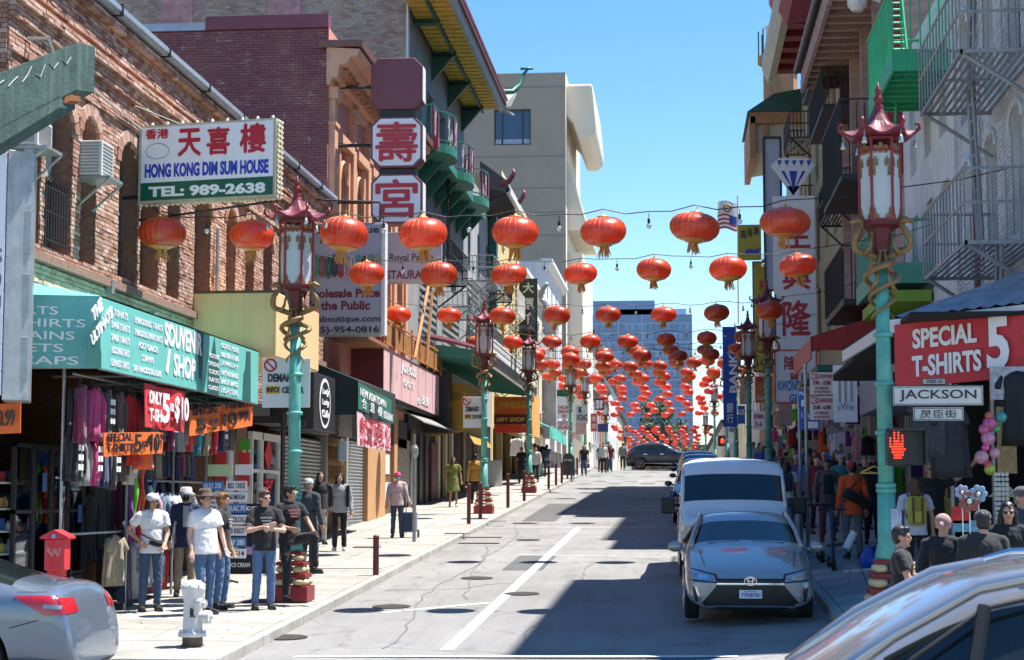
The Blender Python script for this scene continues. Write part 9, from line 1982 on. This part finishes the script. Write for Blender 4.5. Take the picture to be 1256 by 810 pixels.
for i, (a, b, c) in enumerate([(31, 37.4, (.10, .10, .11)), (37.7, 43.4, (.16, .12, .09)), (43.7, 52, (.22, .10, .06)), (52.2, 60, (.07, .08, .09)), (60.2, 69, (.12, .07, .05)), (69.2, 78, (.2, .18, .15)), (78.2, 90, (.08, .06, .05)), (90.2, 104, (.14, .12, .1))]):
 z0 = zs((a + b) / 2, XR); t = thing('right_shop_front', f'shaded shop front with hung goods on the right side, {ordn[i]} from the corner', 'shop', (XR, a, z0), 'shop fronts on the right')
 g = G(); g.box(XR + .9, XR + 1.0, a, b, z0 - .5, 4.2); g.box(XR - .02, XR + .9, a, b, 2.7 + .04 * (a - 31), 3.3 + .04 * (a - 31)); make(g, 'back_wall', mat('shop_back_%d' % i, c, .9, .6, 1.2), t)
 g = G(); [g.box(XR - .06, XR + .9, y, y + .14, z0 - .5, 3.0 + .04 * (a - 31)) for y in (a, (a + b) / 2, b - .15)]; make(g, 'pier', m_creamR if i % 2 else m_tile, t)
 for k in range(int((b - a) / .42)):
  y = a + .3 + k * .42; z = 2.2 + .04 * (a - 31) - rd.choice([0, .9, 1.7]); x = XR - rd.uniform(-.3, .5); g = G(); m_ = rd.choice(list(GM.values()) + m_goods)
  if rd.random() < .55: garment_mesh(g, (x, y, z), .17, rd.uniform(.5, .9), 'shirt', 'z', k); make(g, 'hung_shirt', m_, t, smooth=True)
  else: h = rd.uniform(.2, .7); g.box(x - .12, x + .12, y, y + .03, z - h, z); make(g, 'hung_card', m_, t)
t = thing('shop_sign_red', 'red and yellow fascia sign above the right pavement crowd', 'sign', (4.4, 62, 3.2)); g = G(); g.box(4.2, XR, 62, 62.2, 2.9, 4.0); make(g, 'panel', mat('menu_orange', (.55, .18, .05)), t); g = G(); g.box(4.2, XR, 61.98, 62.0, 3.8, 4.0); make(g, 'yellow_strip', m_inky, t)
board('curved_brown_board', 'brown curved canopy end over the right crowd', 955, 972, 495, 522, 58, m_brp)
# ---- corner shop goods
tb = [(850, 466, .5, (.55, .05, .04)), (892, 470, .5, (.05, .4, .3))]
balls = [(1213, 510, (.55, .12, .05)), (1228, 512, (.05, .35, .3)), (1214, 520, (.6, .1, .25)), (1222, 526, (.05, .35, .12)), (1207, 527, (.6, .1, .25)), (1212, 538, (.65, .25, .4)), (1209, 549, (.7, .08, .3)), (1220, 556, (.65, .3, .35)), (1204, 561, (.6, .3, .35)), (1211, 569, (.55, .02, .1)), (1214, 576, (.4, .45, .05))]
for i, (x, y, c) in enumerate(balls):
 q = atY(x, y, 24.0); r = .055 + .02 * (i % 3); o = thing('toy_ball', f'coloured toy ball hanging right of the signal, {ordn[i]} from the top', 'ball', tuple(q), 'toy balls hanging at the corner shop'); g = G(); g.ball(tuple(q), r, 16, 10); make(g, 'ball', mat('ball_%d' % i, c, .3, .35, 12, coat=.4), o, smooth=True); g = G(); g.tube([q, q + ZP * .16], .004, 4); make(g, 'string', m_wire, o)
t = thing('pinwheel_flower', 'brown and cream flower pinwheels on the corner stall', 'pinwheel', tuple(atY(1189, 618, 21.5)))
for (x, y, r, c) in ((1189, 615, .15, (.30, .10, .07)), (1200, 606, .12, (.25, .4, .5)), (1180, 604, .1, (.35, .35, .5))):
 q = atY(x, y, 21.5); g = G()
 for k in range(7): a = k * .9; g.ball((q.x + r * .6 * math.cos(a), q.y, q.z + r * .6 * math.sin(a)), 1, 8, 5, sc=(r * .32, .012, r * .32))
 make(g, 'petals', mat('petal_%d' % x, c, .6, .3, 20), t); g = G(); g.tube([q, q - ZP * .7], .006, 4); g.ball(tuple(q - YP * .01), r * .22, 8, 6); make(g, 'stem', m_sheetw, t)
q = atY(1232, 604, 22.6); t = thing('straw_cone_hat', 'woven straw cone hat hanging at the corner shop', 'hat', tuple(q)); g = G(); g.lathe([(.20, -.06), (.16, -.02), (.08, .06), (.01, .13)], 24, c=tuple(q)); make(g, 'straw', mat('straw', (.42, .30, .14), .9, .3, 30, .4, 60), t)
for x in (1226, 1231, 1236, 1222):
 q = atY(x, 620, 22.3); t = thing('keyring_strip', f'hanging strip of small silver keyrings under the straw hat, at {ordn[x - 1222]} place', 'keyrings', tuple(q), 'keyring strips'); g = G()
 for k in range(12): g.box(q.x - .02, q.x + .02, q.y - .01, q.y + .01, q.z - .3 + k * .06, q.z - .26 + k * .06)
 g.tube([q - ZP * .3, q + ZP * .42], .004, 4); make(g, 'keyrings', m_greym, t)
for i, (x, y, w, h, c, lb) in enumerate([(1185, 650, .30, .22, (.10, .3, .45), 'blue packet of toys on the corner stall'), (1187, 668, .3, .3, (.5, .06, .05), 'red packets of sweets on the corner stall'), (1178, 632, .2, .2, (.5, .03, .03), 'red soft hat on the corner stall'), (1248, 500, .5, 1.0, BL, 'black t-shirt with red writing hanging at the right edge'), (1235, 540, .25, .9, (.3, .2, .08), 'tan scarf hanging beside the toy balls'), (1165, 540, .45, .9, (.03, .03, .035), 'dark t-shirt hanging behind the signal'), (1140, 520, .5, .8, (.05, .05, .06), 'black t-shirt with a pale face print in the corner shop'), (1238, 470, .5, .45, (.4, .4, .42), 'pale printed placard under the red banner')]):
 Y = 21.8 if i < 3 else 24.4; q = atY(x, y, Y); t = thing('shop_goods', lb, 'goods', tuple(q)); g = G()
 if i in (3, 5, 6): garment_mesh(g, (q.x, q.y, q.z + h / 2), w / 2, h, 'shirt', 'z', i)
 else: g.box(q.x - w / 2, q.x + w / 2, Y, Y + .06, q.z - h / 2, q.z + h / 2)
 make(g, 'piece', mat('goods_r%d' % i, c, .7, .5, 14), t, smooth=i in (3, 5, 6))
p = gnd(1043, 640); q = atY(1037, 590, 31); t = thing('yellow_hanger', 'yellow plastic coat hanger beside the near right lamp', 'hanger', tuple(atY(1072, 578, 26))); q = atY(1072, 578, 26); g = G(); g.tube([q + Vector((-.2, 0, -.03)), q + Vector((0, 0, .07)), q + Vector((.2, 0, -.03)), q + Vector((-.2, 0, -.03))], .012, 5); make(g, 'hook_frame', mat('hanger_yellow', (.6, .4, .03), .4, .05), t)
# scooters, folding chair, blue bag
for i, (x, y, c) in enumerate([(1008, 690, (.35, .03, .02)), (1022, 700, (.03, .05, .09))]):
 p = gnd(x, y); t = thing('kick_scooter', ['red and black electric scooter parked by the right kerb', 'dark electric scooter lying beside the red one'][i], 'scooter', tuple(p)); mm = cl(c)
 g = G(); g.obox(p + Vector((-.06, .0, .10)), (.12, 0, 0), (.05, .75, .02), (0, 0, .04)); make(g, 'deck', m_trim, t); g = G(); g.tube([p + Vector((0, -.05, .1)), p + Vector((0, .08, 1.05))], .03, 8); make(g, 'stem', mm, t); g = G(); g.tube([p + Vector((-.24, .08, 1.05)), p + Vector((.24, .08, 1.05))], .018, 6); make(g, 'handlebar', m_trim, t)
 for dy in (-.08, .82): g = G(); g.tube([p + Vector((-.025, dy, .11)), p + Vector((.025, dy, .11))], .11, 16); make(g, 'wheel', m_tyre, t)
p = gnd(1040, 722); t = thing('white_barrier_stand', 'small white tipped folding stand near the right kerb corner', 'stand', tuple(p)); g = G(); g.tube([p, p + Vector((.1, .1, .62))], .012, 5); g.tube([p + Vector((.35, .3, 0)), p + Vector((.1, .1, .62))], .012, 5); make(g, 'legs', m_greym, t); g = G(); g.tube([p + Vector((-.02, .05, .60)), p + Vector((.12, .12, .86))], .06, 10); make(g, 'head', m_white, t); g = G(); g.tube([p + Vector((-.05, .2, .25)), p + Vector((.7, .3, .30))], .025, 6); make(g, 'bar', m_sheetw, t)
p = gnd(1068, 700); t = thing('blue_bag', 'bright blue carrier bag at the foot of the near right lamp', 'bag', tuple(p)); g = G(); g.lathe([(.15, 0), (.2, .1), (.18, .25), (.09, .36), (.12, .4)], 14, c=tuple(p), wob=lambda th, i: 1 + .12 * math.sin(5 * th + i)); make(g, 'sack', mat('bag_blue', (.01, .1, .55), .4, .2), t, smooth=True)
t = thing('road_litter', 'scattered small pale leaves and paper scraps on the road and pavements', 'litter'); g = G()
for k in range(260):
 x = rd.choice([rd.uniform(KL - 3, KL), rd.uniform(KL, KR)]); y = 20.5 + 45 * rd.random() ** 1.4; z = (zs(y, x) if x < KL else zr(y, x)) + .012; s = rd.uniform(.008, .03); a = rd.uniform(0, 6); g.add([(x + s * math.cos(a + q * 1.57), y + 1.4 * s * math.sin(a + q * 1.57), z + .006 * (q % 2)) for q in range(4)], [(0, 1, 2, 3)])
o = make(g, 'litter_scraps', mat('paper_scrap', (.45, .42, .36), .9, .4, 4), t); o['kind'] = 'stuff'
for o in list(bpy.data.scenes):
 if o.name == 'workbench': bpy.data.scenes.remove(o)
